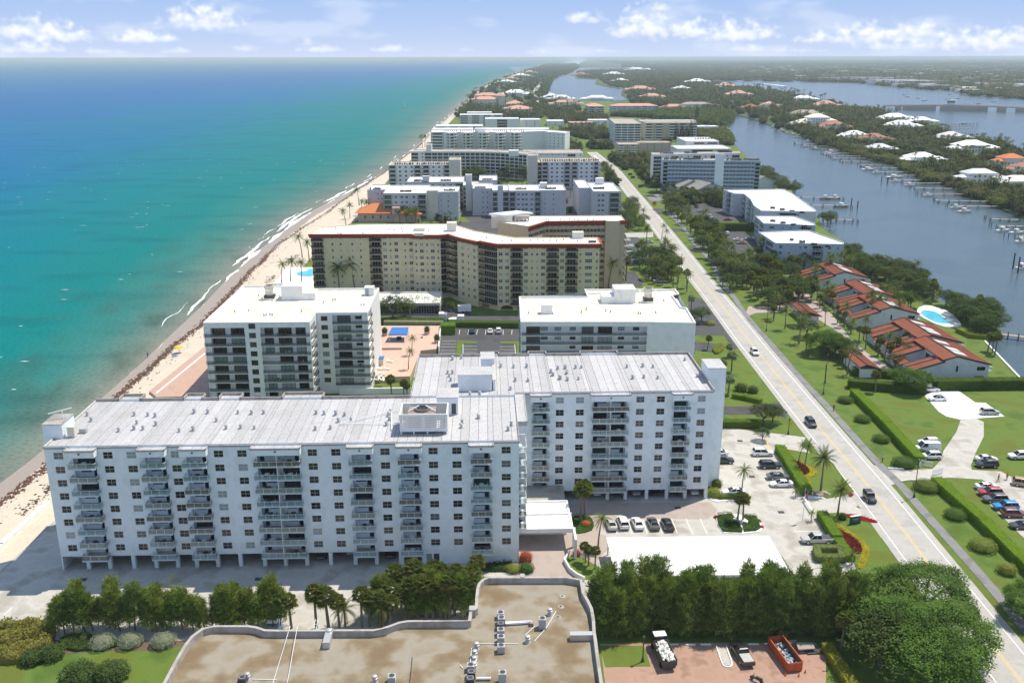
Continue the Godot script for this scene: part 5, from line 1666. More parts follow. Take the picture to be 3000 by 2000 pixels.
	for i in pv.size():
		if i==0 or (i%5 in [2,3,4] and i<26):
			fv[i]=["B",{}]
	fv[27]=["wwww",{}]
	t=block("white_condominium","white wavy fronted condominium with dark balcony bands",at,pv,18.5,M.white_wall,M.white_roof,fv,{"n":6,"fh":2.8,"y0":0.8,"joined":true,"out":0.4,"railm":M.white_wall})
	boxpart("roof_house",t,Vector3(-16,18,-20),Vector3(-6,21.5,-12),M.white_wall)
	roof_units(t,[Vector3(-40,18.0,-915),Vector3(-24,18.0,-915),Vector3(8,18.0,-915),Vector3(24,18.0,-915)],at,2.2)
	for q in [[rect(-62,-1010,-20,-985),15.0,"white condominium with glass sea front behind the wavy one","Bb.B.b"],[rect(-18,-1016,60,-992),14.5,"long white condominium with loggias behind the wavy one","b.B.b.B.b.Bb"],[rect(-62,-1075,-10,-1048),14.0,"white condominium with pale roof terrace, third from the wavy one","b.bb.b"],[rect(-8,-1150,32,-1125),17.0,"grey blank walled condominium beyond the white ones","....g...."],[rect(34,-1165,58,-1140),15.0,"small white condominium at the far bend of road",".w.w."],[rect(-42,-1275,14,-1250),14.5,"far white condominium with dark window bands before the pink hotel","b.b.b.b"],[rect(-34,-1335,0,-1310),14.0,"farthest white condominium just before the pink roofed hotel","b.b.b"]]:
		block("far_condominium",q[2],q[0][0].lerp(q[0][2],0.5),q[0],q[1],M.white_wall,M.white_roof,{0:[q[3],{}]},{"n":5,"joined":true,"out":0.5,"railm":M.white_wall})
	t=thing("hotel","cream hotel with pink tiled roofs and square tower by the sea","building",Vector3(10,0,-1740))
	at=Vector2(10,-1740)
	for q in [[rect(-36,-1775,12,-1745),13.0,"w.w.w.w.w.w.w"],[rect(-33,-1890,14,-1860),15.5,"w.w.w.w"],[rect(10,-1790,24,-1745),19.0,"w.w.w"],[rect(20,-1560,64,-1510),8.0,"....."],[rect(26,-1700,54,-1660),9.0,"w.w.w"]]:
		add_block(t,at,q[0],q[1],M.cream_wall,M.tile_roof_pink,{0:[q[2],{}]},{"n":4,"joined":true,"upstand":0.3})
		hip(t,"tiled_roof",q[0][0].lerp(q[0][2],0.5)-at,q[0][0].distance_to(q[0][1])+2,q[0][1].distance_to(q[0][2])+2,q[1]+0.05,5.0,M.tile_roof_pink)
	t=thing("slab_building","long blue grey slab building with gallery floors and pale lift tower","building",Vector3(143,0,-620))
	at=Vector2(143,-620)
	var ps:=PackedVector2Array([Vector2(112,-617),Vector2(174,-609),Vector2(175,-621),Vector2(113,-629)])
	add_block(t,at,ps,21.6,M.blue_grey_wall,M.tan_roof,{0:["gvvvvvvv.vvvvvg",{"sill":0.9}]},{"n":8,"fh":2.5,"y0":0.6,"joined":true,"upstand":0.3})
	add_block(t,at,PackedVector2Array([Vector2(145.3,-612.4),Vector2(151,-611.6),Vector2(151.3,-615.5),Vector2(145.8,-616)]),25.5,M.blue_wall,M.tan_roof,{})
	roof_units(t,[Vector3(118,21.2,-622),Vector3(128,21.2,-621),Vector3(134,21.2,-620),Vector3(158,21.2,-617),Vector3(163,21.2,-616),Vector3(170,21.2,-615)],at,1.5)
	t=block("slab_building","second slab building with cream end wall and balconies behind the blue grey one",Vector2(143,-660),PackedVector2Array([Vector2(111.5,-652),Vector2(174,-661),Vector2(176,-673),Vector2(112,-666)]),21.6,M.white_wall,M.tan_roof,{0:["g.w.gw.w.g.w.g.ww.g",{}]},{"n":8,"fh":2.5,"y0":0.6,"joined":true,"upstand":0.3})
	roof_units(t,[Vector3(122,21.2,-660),Vector3(140,21.2,-664),Vector3(165,21.2,-668)],Vector2(143,-660),1.5)
	for q in [[PackedVector2Array([Vector2(134,-462),Vector2(160.5,-458),Vector2(162.5,-466),Vector2(169.3,-527),Vector2(169,-541),Vector2(133.6,-538.8),Vector2(136,-523),Vector2(141,-522),Vector2(139,-500),Vector2(135,-479)]),12.6,"white L shaped apartment block with white roof between car park and lagoon",{0:["...b...",{}],5:["w.b.w",{}],7:["b.w.b",{}],8:["bw.b",{}],9:["w.w",{}]}],[PackedVector2Array([Vector2(127,-432),Vector2(149.5,-426),Vector2(151,-432),Vector2(148,-453),Vector2(129,-454)]),11.4,"white roofed lagoon apartment block, middle of the three",{0:[".d.s.s..b.",{}],4:["g.g",{}]}],[PackedVector2Array([Vector2(119,-386),Vector2(147,-382.5),Vector2(148.5,-387),Vector2(143,-416),Vector2(128,-414),Vector2(119,-412)]),11.0,"white roofed lagoon apartment block nearest the townhouses",{0:[".w.s..sw.b.w.s.",{}],5:["g.g.",{}]}]]:
		var c:Vector2=q[0][0].lerp(q[0][2],0.5)
		t=block("lagoon_apartments",q[2],c,q[0],q[1],M.blue_grey_wall if q[1]<12 else M.grey_wall,M.white_roof,q[3],{"n":4,"upstand":0.5,"railm":M.white_metal,"group":"white roofed apartment blocks by the lagoon"})
		var us:=[]
		for k in 4:
			var p:Vector2=c.lerp(q[0][0],0.1)+Vector2(-4.5+k*3.4,-6.0+k*5.0)
			us.append(Vector3(p.x,q[1]-0.5,p.y))
		roof_units(t,us,c,0.9,3)
	block("white_modern_block","white modern block with stepped flat roofs beside the canal",Vector2(172,-790),rect(150,-795,194,-765),15.0,M.white_wall,M.white_roof,{0:["...Bb",{}]},{"n":5,"joined":true})
	t=block("white_modern_tower","white cube with roof machines rising behind the modern block",Vector2(178,-830),rect(164,-842,192,-800),18.0,M.white_wall,M.white_roof,{0:["..bb",{}]},{"n":6,"joined":true})
	roof_units(t,[Vector3(184,17.5,-825)],Vector2(178,-830),2.5)
	block("office_block","tall white office block with dark ribbon windows",Vector2(138,-1000),PackedVector2Array([Vector2(125,-968),Vector2(151,-965),Vector2(154,-1045),Vector2(129,-1055)]),21.5,M.white_wall,M.tan_roof,{0:["dddd",{"ww":4.0}],3:["ddddddd",{"ww":6.0}]},{"n":8,"fh":2.5,"y0":1.2,"joined":true,"wh":1.7,"sill":0.5})
	for q in [[rect(116,-892,136,-868),9.5,"dull tan apartment block with brown roof next to the road trees",M.beige_wall,"b.w.b.w"],[rect(136,-905,168,-885),9.5,"long tan apartment wing behind the dull tan block",M.beige_wall,"w.w.w.w.w"],[rect(166,-1060,222,-1030),18.0,"tan apartment block with balconies behind tall cypress trees",M.tan_wall,"b.b...b.b.b"]]:
		block("tan_apartments",q[2],q[0][0].lerp(q[0][2],0.5),q[0],q[1],q[3],M.tan_roof,{0:[q[4],{}]},{"n":4 if q[1]<10 else 6,"joined":true})
	for q in [[rect(72,-1275,94,-1245),6.5,"low white house with flat roof near the far road",M.white_wall],[rect(97,-1225,128,-1196),7.5,"low tan building with flat pink roof",M.beige_wall],[rect(128,-1285,154,-1262),6.5,"long low white building beyond the pink flat roof",M.white_wall],[rect(190,-1240,262,-1222),8.0,"long white roofed building behind the tan apartments",M.white_wall],[rect(232,-1150,270,-1130),7.0,"white low building on the canal corner",M.white_wall]]:
		block("low_building",q[2],q[0][0].lerp(q[0][2],0.5),q[0],q[1],q[3],M.white_roof if q[3]==M.white_wall else M.tile_roof_pink,{0:["w.w.w",{}]},{"n":2,"joined":true})
	for q in [[rect(150,-1540,174,-1485),13.0,"pale blue grey block with pink tiled roof by the far lagoon, left one","b.b"],[rect(192,-1560,266,-1535),11.0,"long pale block with pink tiled roof by the far lagoon","b.w.b.w.b.w.b.w.b"]]:
		t=block("pink_roofed_block",q[2],q[0][0].lerp(q[0][2],0.5),q[0],q[1],M.blue_grey_wall,M.tile_roof_pink,{0:[q[3],{}],3:["b.b.b.b",{}]},{"n":4,"joined":true})
		hip(t,"tiled_roof",Vector2.ZERO,q[0][0].distance_to(q[0][1])+2,q[0][1].distance_to(q[0][2])+2,q[1]+0.05,3.5,M.tile_roof_pink)
	for q in [[Vector3(126.2,0,-616.6),0.35,"grey shingled gable roof among trees beside the road, left one"],[Vector3(135.6,0,-604.1),0.35,"grey shingled gable roof among trees beside the road, right one"],[Vector3(179.6,0,-637.3),0.3,"grey shingled gable roof hidden behind the white L shaped block"]]:
		var h:=thing("gabled_house",q[2],"house",q[0],q[1],"gabled grey roofs by the slab building")
		boxpart("wall",h,Vector3(-9,0,-10),Vector3(9,6,10),M.pale_grey_wall)
		var r:=MB.new()
		r.quad(Vector3(-10,5.6,11),Vector3(0,9.5,11),Vector3(0,9.5,-11),Vector3(-10,5.6,-11))
		r.quad(Vector3(0,9.5,11),Vector3(10,5.6,11),Vector3(10,5.6,-11),Vector3(0,9.5,-11))
		part("roof",r,M.grey_roof,h)
		var gb:=MB.new()
		gb.tri(Vector3(-9,6,10),Vector3(9,6,10),Vector3(0,9.4,10))
		part("gable",gb,M.pale_grey_wall,h)
		for k in 4:
			boxpart("skylight",h,Vector3(3,8.2,-8+k*4),Vector3(4.4,8.5,-6.6+k*4),M.glass_grey)
	var bh:=thing("beach_house","pink walled beach house with orange tiled hip roof among palms","house",Vector3(-61.5,0,-502.2)+Vector3(0,0,-14))
	boxpart("wall",bh,Vector3(-12,0,-8),Vector3(12,5,8),M.pink_wall)
	hip(bh,"roof",Vector2.ZERO,27,18.5,5.0,4.2,M.tile_roof_bright)
	boxpart("wing_wall",bh,Vector3(8,0,-2),Vector3(22,4.5,10),M.pink_wall)
	hip(bh,"wing_roof",Vector2(15,4),16,13.5,4.5,3.2,M.tile_roof_bright)
	boxpart("turret",bh,Vector3(7,4,6.5),Vector3(11,8.2,10.5),M.pink_wall)
	for k in 4:
		unit("window",bh,Transform3D(Basis(),Vector3(-8+k*4.2,2.8,8.04)),1.2,1.6,2,2,M.white_metal,M.glass_dark)
	unit("window",bh,Transform3D(Basis(),Vector3(9,6.6,10.54)),1.0,1.5,1,2,M.white_metal,M.glass_dark)

func roof_units(t:Node3D,spots:Array,at:Vector2,s:=1.0,n:=7):
	for p in spots:
		var b:=MB.new()
		for k in n:
			for j in 2 if n>3 else 1:
				var c:Vector3=p-Vector3(at.x,0,at.y)+Vector3((k-n/2)*1.15*s*0.8,0,(j-0.5)*1.6*s)
				if rng.randf()<0.12:
					continue
				b.box(c+Vector3(-0.38,0.05,-0.38),c+Vector3(0.38,0.85+rf(0,0.3),0.38))
		part("roof_machines",b,M.dark_metal,t).set_meta("kind","stuff")

func hip(t:Node3D,called:String,c:Vector2,w:float,d:float,y:float,h:float,m:Material,eave:=true) -> MeshInstance3D:
	var b:=MB.new()
	var x:=w/2
	var z:=d/2
	var r:=maxf(0.0,absf(w-d)/2)
	var p:=[Vector3(c.x-x,y,c.y+z),Vector3(c.x+x,y,c.y+z),Vector3(c.x+x,y,c.y-z),Vector3(c.x-x,y,c.y-z)]
	var a:=Vector3(c.x-(r if w>d else 0.0),y+h,c.y+(0.0 if w>d else r))
	var e:=Vector3(c.x+(r if w>d else 0.0),y+h,c.y-(0.0 if w>d else r))
	if w>d:
		b.quad(p[0],p[1],e,a)
		b.tri(p[1],p[2],e)
		b.quad(p[2],p[3],a,e)
		b.tri(p[3],p[0],a)
	else:
		b.tri(p[0],p[1],a)
		b.quad(p[1],p[2],e,a)
		b.tri(p[2],p[3],e)
		b.quad(p[3],p[0],a,e)
	b.quad(p[3],p[2],p[1],p[0])
	return part(called,b,m,t)

# ---------------------------------------------------------------- townhouses with red tiled roofs
func tiled_slope(t:Node3D,called:String,a:Vector3,b:Vector3,c:Vector3,d:Vector3,parent:Node3D):
	var s:=MB.new()
	s.quad(a,b,c,d)
	var n:=(b-a).cross(d-a).normalized()
	s.quad(a-n*0.22,d-n*0.22,c-n*0.22,b-n*0.22)
	var k:=maxi(2,int(a.distance_to(b)/0.55))
	for i in k+1:
		var f:=float(i)/k
		s.bar(a.lerp(b,f)+n*0.02,d.lerp(c,f)+n*0.02,0.2,0.12)
	var o:=part(called,s,M.tile_roof,parent)
	var e:=MB.new()
	e.bar(a+n*0.05,d+n*0.05,0.22,0.3)
	e.bar(b+n*0.05,c+n*0.05,0.22,0.3)
	e.bar(d+n*0.05,c+n*0.05,0.25,0.3)
	part("roof_trim",e,M.dark_trim,o)

func townhouse(at:Vector3,label:String,turn:=0.0):
	var t:=thing("townhouse",label,"house",at,turn,"red roofed townhouses by the lagoon")
	var L:=19.4
	var w:=MB.new()
	for z in [0.0,-L]:
		var q:=[Vector3(0,0,z),Vector3(12.5,0,z),Vector3(12.5,4.6,z),Vector3(3.4,6.9,z),Vector3(0,6.0,z)]
		w.tri(q[0],q[1],q[2])
		w.tri(q[0],q[2],q[3])
		w.tri(q[0],q[3],q[4])
	w.quad(Vector3(0,0,-L),Vector3(0,0,0),Vector3(0,6.0,0),Vector3(0,6.0,-L))
	w.quad(Vector3(12.5,0,0),Vector3(12.5,0,-L),Vector3(12.5,4.6,-L),Vector3(12.5,4.6,0))
	for z in [[0.0,-6.4,-8.6,3.4],[-12.6,-19.3,-8.2,3.2]]:
		w.quad(Vector3(z[2],0,z[0]),Vector3(0,0,z[0]),Vector3(0,5.4,z[0]),Vector3(z[2],z[3]-0.5,z[0]))
		w.quad(Vector3(0,0,z[1]),Vector3(z[2],0,z[1]),Vector3(z[2],z[3]-0.5,z[1]),Vector3(0,5.4,z[1]))
		w.quad(Vector3(z[2],0,z[1]),Vector3(z[2],0,z[0]),Vector3(z[2],z[3]-0.5,z[0]),Vector3(z[2],z[3]-0.5,z[1]))
	part("wall",w,M.blue_grey_wall if false else M.pale_grey_wall,t)
	tiled_slope(t,"roof",Vector3(13.1,4.75,0.2),Vector3(13.1,4.75,-L-0.1),Vector3(3.4,7.2,-L-0.1),Vector3(3.4,7.2,0.2),t)
	tiled_slope(t,"roof",Vector3(-0.5,6.15,-L-0.1),Vector3(-0.5,6.15,0.2),Vector3(3.38,7.2,0.2),Vector3(3.38,7.2,-L-0.1),t)
	tiled_slope(t,"wing_roof",Vector3(-9.2,3.1,-3.2),Vector3(-9.2,3.1,0.25),Vector3(-0.1,5.75,0.25),Vector3(-0.1,5.75,-3.2),t)
	tiled_slope(t,"wing_roof",Vector3(-8.2,2.75,-6.6),Vector3(-8.2,2.75,-3.3),Vector3(-0.1,5.2,-3.3),Vector3(-0.1,5.2,-6.6),t)
	tiled_slope(t,"wing_roof",Vector3(-8.8,2.9,-15.8),Vector3(-8.8,2.9,-12.4),Vector3(-0.1,5.6,-12.4),Vector3(-0.1,5.6,-15.8),t)
	tiled_slope(t,"wing_roof",Vector3(-7.4,3.3,-19.5),Vector3(-7.4,3.3,-15.9),Vector3(-0.1,5.5,-15.9),Vector3(-0.1,5.5,-19.5),t)
	tiled_slope(t,"entry_roof",Vector3(-9.0,2.6,-12.3),Vector3(-9.0,2.6,-6.8),Vector3(-6.2,3.4,-6.8),Vector3(-6.2,3.4,-12.3),t)
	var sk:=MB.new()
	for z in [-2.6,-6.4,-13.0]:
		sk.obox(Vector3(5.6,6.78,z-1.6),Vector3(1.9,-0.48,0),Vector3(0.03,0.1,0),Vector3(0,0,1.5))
	part("skylight",sk,M.skylight_pale,t)
	for q in [[-0.06,2.9,-9.5,3.6,2.0],[-0.06,0.7,-9.5,3.6,1.7]]:
		unit("window",t,Transform3D(Basis(Vector3.UP,-PI/2),Vector3(q[0],q[1]+0.9,q[2])),q[3],q[4],3,1,M.dark_trim,M.glass_dark)
	unit("window",t,Transform3D(Basis(),Vector3(10.3,3.6,0.05)),2.2,1.0,2,1,M.dark_trim,M.glass_dark)
	unit("window",t,Transform3D(Basis(),Vector3(10.1,0.9,0.05)),2.4,1.1,2,1,M.dark_trim,M.glass_dark)
	unit("window",t,Transform3D(Basis(),Vector3(3.6,3.6,0.05)),0.5,1.7,1,1,M.dark_trim,M.glass_dark)
	balcony(t,Transform3D(Basis(Vector3.UP,PI/2),Vector3(12.5,2.6,-1.0)),4.0,0.05,1.6,"glass",M.white_wall,M.white_metal,M.rail_glass)

func make_townhouses():
	townhouse(Vector3(124.2,0,-241.5),"red tiled townhouse with white end wall, nearest of the lagoon row")
	townhouse(Vector3(126.4,0,-262.0),"red tiled townhouse just beside the pool terrace")
	townhouse(Vector3(127.8,0,-294.5),"red tiled townhouse at the near end of the middle lagoon row")
	townhouse(Vector3(130.8,0,-315.0),"red tiled townhouse at the far end of the middle lagoon row")
	townhouse(Vector3(131.4,0,-347.0),"red tiled townhouse standing alone, farthest of the lagoon row")
	for q in [[Vector3(105.2,0,-251.5),"small red tiled garage nearest the camera on the brick lane"],[Vector3(107.4,0,-307.3),"small red tiled garage halfway along the brick lane"],[Vector3(109.2,0,-363),"small red tiled garage at the far end of the brick lane"]]:
		var g:=thing("garage",q[1],"garage",q[0],0.0,"garages on the brick lane")
		boxpart("wall",g,Vector3(-2.6,0,-6.5),Vector3(2.2,2.5,6.5),M.white_wall)
		tiled_slope(g,"roof",Vector3(3.0,2.5,7.2),Vector3(3.0,2.5,-7.2),Vector3(-1.2,3.9,-7.2),Vector3(-1.2,3.9,7.2),g)
		tiled_slope(g,"roof",Vector3(-3.1,3.2,-7.2),Vector3(-3.1,3.2,7.2),Vector3(-1.22,3.9,7.2),Vector3(-1.22,3.9,-7.2),g)
		for k in 3:
			boxpart("garage_door",g,Vector3(2.2,0.02,-5.6+k*4.1),Vector3(2.25,2.1,-2.6+k*4.1),M.door_grey)

# ---------------------------------------------------------------- houses on the island and the far shore
func villa(at:Vector3,w:float,d:float,h:float,turn:float,rm:Material,wm:Material,label:String,called:="villa",extra:=true):
	w*=0.74
	d*=0.78
	var t:=thing(called,label,"house",at,turn)
	boxpart("wall",t,Vector3(-w/2+0.6,0,-d/2+0.6),Vector3(w/2-0.6,h,d/2-0.6),wm)
	hip(t,"roof",Vector2.ZERO,w,d,h,minf(w,d)*0.22,rm)
	if extra:
		boxpart("wing_wall",t,Vector3(w*0.3,0,0),Vector3(w*0.75,h*0.62,d*0.62),wm)
		hip(t,"wing_roof",Vector2(w*0.53,d*0.3),w*0.52,d*0.7,h*0.62,minf(w,d)*0.13,rm)
		boxpart("wing_wall",t,Vector3(-w*0.8,0,-d*0.2),Vector3(-w*0.35,h*0.6,d*0.55),wm)
		hip(t,"wing_roof",Vector2(-w*0.58,d*0.17),w*0.5,d*0.8,h*0.6,minf(w,d)*0.12,rm)
	var f:=MB.new()
	var p:=MB.new()
	var n:=maxi(3,int(w/3.2))
	for k in n:
		for j in maxi(1,int(h/2.8)):
			glazing(f,p,Transform3D(Basis(),Vector3(-w/2+w*(k+0.5)/n,1.4+j*2.9,d/2-0.55)),1.5,1.7,2,1,0.12)
	part("window_frame",f,M.white_metal,t).set_meta("kind","stuff")
	part("window_pane",p,M.glass_dark,t).set_meta("kind","stuff")

func make_island_houses():
	var wr:Material=M.white_roof
	var tr:Material=M.tile_roof
	var dr:Material=M.tile_roof_dull
	var gr:Material=M.pale_grey_wall
	for q in [[Vector3(348.6,0,-668.1),30,17,6.5,0.05,gr,"two storey white villa with grey hip roof facing the lagoon docks"],[Vector3(363.1,0,-643.9),32,20,4.0,0.0,wr,"white hip roofed villa cut off by the right edge"],[Vector3(366.6,0,-803.1),34,22,4.2,0.1,wr,"white roofed villa with grey end behind mangroves"],[Vector3(432.1,0,-779.4),26,20,5.5,0.0,M.tile_roof_bright,"bright orange roofed villa at the right edge"],[Vector3(414.8,0,-729.4),24,18,4.0,0.0,dr,"smaller brown roofed villa at the right edge"],[Vector3(453.9,0,-891.9),42,26,6.0,0.15,wr,"large white roofed mansion with low wings near the far docks"],[Vector3(399.4,0,-1044.2),34,24,4.2,0.1,wr,"white hip roofed villa left of the brown roof"],[Vector3(407.2,0,-1008.8),34,24,4.0,0.05,dr,"brown hip roofed villa right of a white one"],[Vector3(367.7,0,-895.3),30,20,3.8,0.2,gr,"grey and white roofed villa among palms at mid island"],[Vector3(498.7,0,-1025.8),34,26,4.0,0.0,gr,"pale grey hip roofed villa by the long docks"],[Vector3(512.4,0,-1188.2),44,30,5.0,0.0,wr,"white villa with many small hips on the island"],[Vector3(569.2,0,-1344.7),50,30,4.5,0.1,wr,"long white roofed villa near the palm point"],[Vector3(582.3,0,-1286.7),36,24,4.0,0.0,wr,"white villa nearest the palm point"],[Vector3(431.1,0,-1261.4),40,26,9.5,0.0,M.cream_roof,"big cream villa with arcades by the canal"],[Vector3(425.2,0,-1182.7),36,26,6.0,0.1,dr,"brown tiled villa beside the cream one"],[Vector3(400.2,0,-1242.1),22,18,4.0,0.0,M.cream_roof,"small cream roofed villa left of the big cream one"],[Vector3(474,0,-1438.8),60,30,4.5,0.0,M.tan_roof,"long low tan roofed building on the island"],[Vector3(602.5,0,-1725),50,36,4.5,0.1,M.tile_roof_pink,"pale orange roofed villa on the far side of island"],[Vector3(640.9,0,-1968),50,30,5.5,0.0,wr,"white villa beside the dark cypress trees"],[Vector3(449.3,0,-1659),30,24,4.0,0.0,tr,"small orange roofed villa near the canal head"],[Vector3(502.2,0,-1731),28,24,5.0,0.0,M.tile_roof_pink,"pinkish roofed villa near the canal head"],[Vector3(571.1,0,-2229),56,40,5.5,0.0,M.tile_roof_pink,"tan roofed villa with white front at mid island"],[Vector3(698.4,0,-2886),60,44,5.0,0.0,M.tile_roof_pink,"pink roofed villa by the far lagoon shore"],[Vector3(723.1,0,-3389),80,50,5.0,0.0,wr,"white roofed villa by the far lagoon shore"],[Vector3(527.1,0,-2680),46,30,4.5,0.0,wr,"white roofed villa alone in the middle trees"],[Vector3(395.5,0,-2574),80,40,6.0,0.0,M.tile_roof_pink,"orange roofed villa by the north lagoon arm"],[Vector3(352.9,0,-2121),54,30,4.5,0.0,M.tile_roof_pink,"orange tiled villa left of the casuarina wood"],[Vector3(474.3,0,-3567),60,36,5.0,0.0,wr,"white villa on the north lagoon point"],[Vector3(615.8,0,-4887),110,60,5.0,0.0,wr,"far white villa at the island tip"],[Vector3(964.8,0,-6453),160,80,6.0,0.0,wr,"farthest long white roof on the island tip"],[Vector3(995.7,0,-6192),100,70,5.5,0.0,wr,"white roof at the far end of the island"],[Vector3(439,0,-4759),90,60,5.5,0.0,dr,"brown roofed house at the lagoon mouth"],[Vector3(221.5,0,-2019),60,26,5.0,0.0,wr,"white pavilion roofs at the south end of the north lagoon arm"],[Vector3(130.9,0,-2106),40,30,5.0,0.0,wr,"white club roofs beside the far road, left one"],[Vector3(146.4,0,-2023),52,30,5.0,0.0,wr,"white club roofs beside the far road, right one"],[Vector3(137.9,0,-1791),60,24,6.0,0.0,M.tile_roof_pink,"row house with pink roof below the club"],[Vector3(310.9,0,-1649),44,24,4.5,0.0,M.tile_roof_pink,"pink roofed low houses by the mangrove"],[Vector3(371.2,0,-1738),70,20,4.5,0.0,M.tan_roof,"tan roofed low building behind the mangrove"],[Vector3(55.8,0,-2263),70,40,7.0,0.0,wr,"white roofed club house with many gables beyond the hotel"],[Vector3(52.9,0,-3375),60,36,6.0,0.0,wr,"white villa in the trees beyond the hotel"],[Vector3(78.1,0,-3866),60,40,6.0,0.0,M.tile_roof_pink,"pink roofed villa in the trees beyond the hotel"],[Vector3(137,0,-4521),80,50,6.0,0.0,wr,"far white roofed villa on the spit"],[Vector3(213.6,0,-5441),80,60,6.0,0.0,M.tile_roof_pink,"far pink roofed villa on the spit"]]:
		villa(q[0],q[1],q[2],q[3],q[4],q[5],M.white_wall,q[6])
	for q in [[Vector3(1340.6,0,-3488),150,"red roofed apartment row on the far shore, left one",M.tile_roof_pink],[Vector3(1354.5,0,-3363),140,"red roofed apartment row on the far shore, right one",M.tile_roof_pink],[Vector3(1306.8,0,-3094),150,"pale apartment block on the far shore by the marina, left one",M.white_roof],[Vector3(1307,0,-2972),140,"pale apartment block on the far shore by the marina, middle one",M.white_roof],[Vector3(1318.4,0,-2892),120,"tan apartment block on the far shore by the marina, right one",M.tan_roof]]:
		var p:Vector3=q[0]
		var c:=Vector2(p.x,p.z-20)
		block("shore_apartments",q[2],c,PackedVector2Array([c+Vector2(-q[1]/2,12),c+Vector2(q[1]/2,12),c+Vector2(q[1]/2,-30),c+Vector2(-q[1]/2,-30)]),15.0,M.white_wall if q[3]!=M.tan_roof else M.beige_wall,q[3],{0:["b.w.b.w.b.w.b.w.b.w.b",{}]},{"n":4,"joined":true})
	var far:=MB.new()
	var fr:=MB.new()
	for i in 900:
		var z:=-rf(2300.0,9000.0)
		var x:=-z*rf(0.16,0.62)
		if not Geometry2D.is_point_in_polygon(Vector2(x,z),mainland):
			continue
		var w:=rf(14.0,60.0)*(1.0 if z>-5000 else 2.0)
		var d:=rf(14.0,30.0)
		var h:=rf(5.0,11.0)
		(far if rng.randf()<0.7 else fr).box(Vector3(x-w/2,0,z-d),Vector3(x+w/2,h,z))
	var o:=inst(numbered("far_houses"),far.mesh(),M.white_wall,self)
	o.set_meta("kind","stuff")
	tag(o,"distant pale houses scattered over the hazy mainland","houses")
	o=inst(numbered("far_houses"),fr.mesh(),M.tile_roof_pink,self)
	o.set_meta("kind","stuff")
	tag(o,"distant red roofed houses scattered over the hazy mainland","houses")

# ---------------------------------------------------------------- bridge
func make_bridge():
	var a:=Vector3(675.8,0,-1647)
	var b:=Vector3(896.6,0,-1534)
	var t:=thing("drawbridge","long low drawbridge with control tower crossing the lagoon","bridge",a)
	var d:=b-a
	var L:=d.length()
	t.rotation.y=atan2(-d.z,d.x)
	var arch:=func(x:float) -> float:return 5.0+3.0*sin(clampf(x/L,0.0,1.0)*PI)
	var dk:=MB.new()
	var rl:=MB.new()
	var n:=40
	for k in n:
		var x0:=L*k/n
		var x1:=L*(k+1)/n
		var y0:float=arch.call(x0)
		var y1:float=arch.call(x1)
		for s in [[-6.0,6.0,0.0,-1.6]]:
			dk.quad(Vector3(x0,y0,6),Vector3(x1,y1,6),Vector3(x1,y1,-6),Vector3(x0,y0,-6))
			dk.quad(Vector3(x0,y0-1.6,6),Vector3(x1,y1-1.6,6),Vector3(x1,y1,6),Vector3(x0,y0,6))
			dk.quad(Vector3(x0,y0-1.6,-6),Vector3(x1,y1-1.6,-6),Vector3(x1,y1-1.6,6),Vector3(x0,y0-1.6,6))
		rl.bar(Vector3(x0,y0+0.6,5.8),Vector3(x1,y1+0.6,5.8),0.3,0.9)
		rl.bar(Vector3(x0,y0+0.6,-5.8),Vector3(x1,y1+0.6,-5.8),0.3,0.9)
	part("deck",dk,M.beige_wall,t)
	part("parapet",rl,M.cream_wall,t)
	var span:=d.normalized()
	for q in [[0.10,10.0],[0.235,52.0],[0.49,62.0],[0.63,14.0],[0.74,14.0],[0.85,14.0]]:
		var x:float=q[0]*L
		boxpart("pier",t,Vector3(x-q[1]/2,-2,-7),Vector3(x+q[1]/2,arch.call(x)-1.55,7),M.beige_wall)
	var x:=0.43*L
	var y:float=arch.call(x)
	boxpart("control_tower",t,Vector3(x-6,y,-6),Vector3(x+6,y+7,4),M.white_wall)
	boxpart("tower_window",t,Vector3(x-6.1,y+4,-6.1),Vector3(x+6.1,y+6,4.1),M.glass_dark)
	boxpart("tower_roof",t,Vector3(x-8,y+7,-8),Vector3(x+8,y+8,6),M.grey_wall)

# ---------------------------------------------------------------- docks and boats
func dock(a:Vector3,b:Vector3,label:String,red:=false,tee:=0.0):
	var t:=thing("dock",label,"dock",Vector3(a.x,-0.8,a.z),0.0,"docks along the lagoon")
	var d:=Vector3(b.x-a.x,0,b.z-a.z)
	var L:=d.length()
	var u:=d/L
	var dk:=MB.new()
	dk.bar(Vector3(0,1.2,0),u*L+Vector3(0,1.2,0),2.0,0.2)
	var side:=u.cross(Vector3.UP)
	if tee>0.0:
		dk.bar(-side*tee+Vector3(0,1.19,0),side*tee*0.3+Vector3(0,1.19,0),2.2,0.2)
	part("deck",dk,M.red_wood if red else M.wood,t)
	var n:=maxi(3,int(L/6.0))
	for k in n+1:
		for s in [-1.1,1.1]:
			var p:Vector3=u*(L*k/n)+side*s
			var pb:=MB.new()
			pb.tube([p+Vector3(0,-1.5,0),p+Vector3(0,1.9,0)],[0.2,0.17],6)
			part("pile",pb,M.pile,t)
	for s in [[-3.6,1.6],[-6.5,1.2]]:
		var p:Vector3=u*-1.5+side*s[0]
		var pb:=MB.new()
		pb.tube([p+Vector3(0,-1.5,0),p+Vector3(0,s[1]+0.8,0)],[0.22,0.18],6)
		part("mooring_pile",pb,M.pile,t)

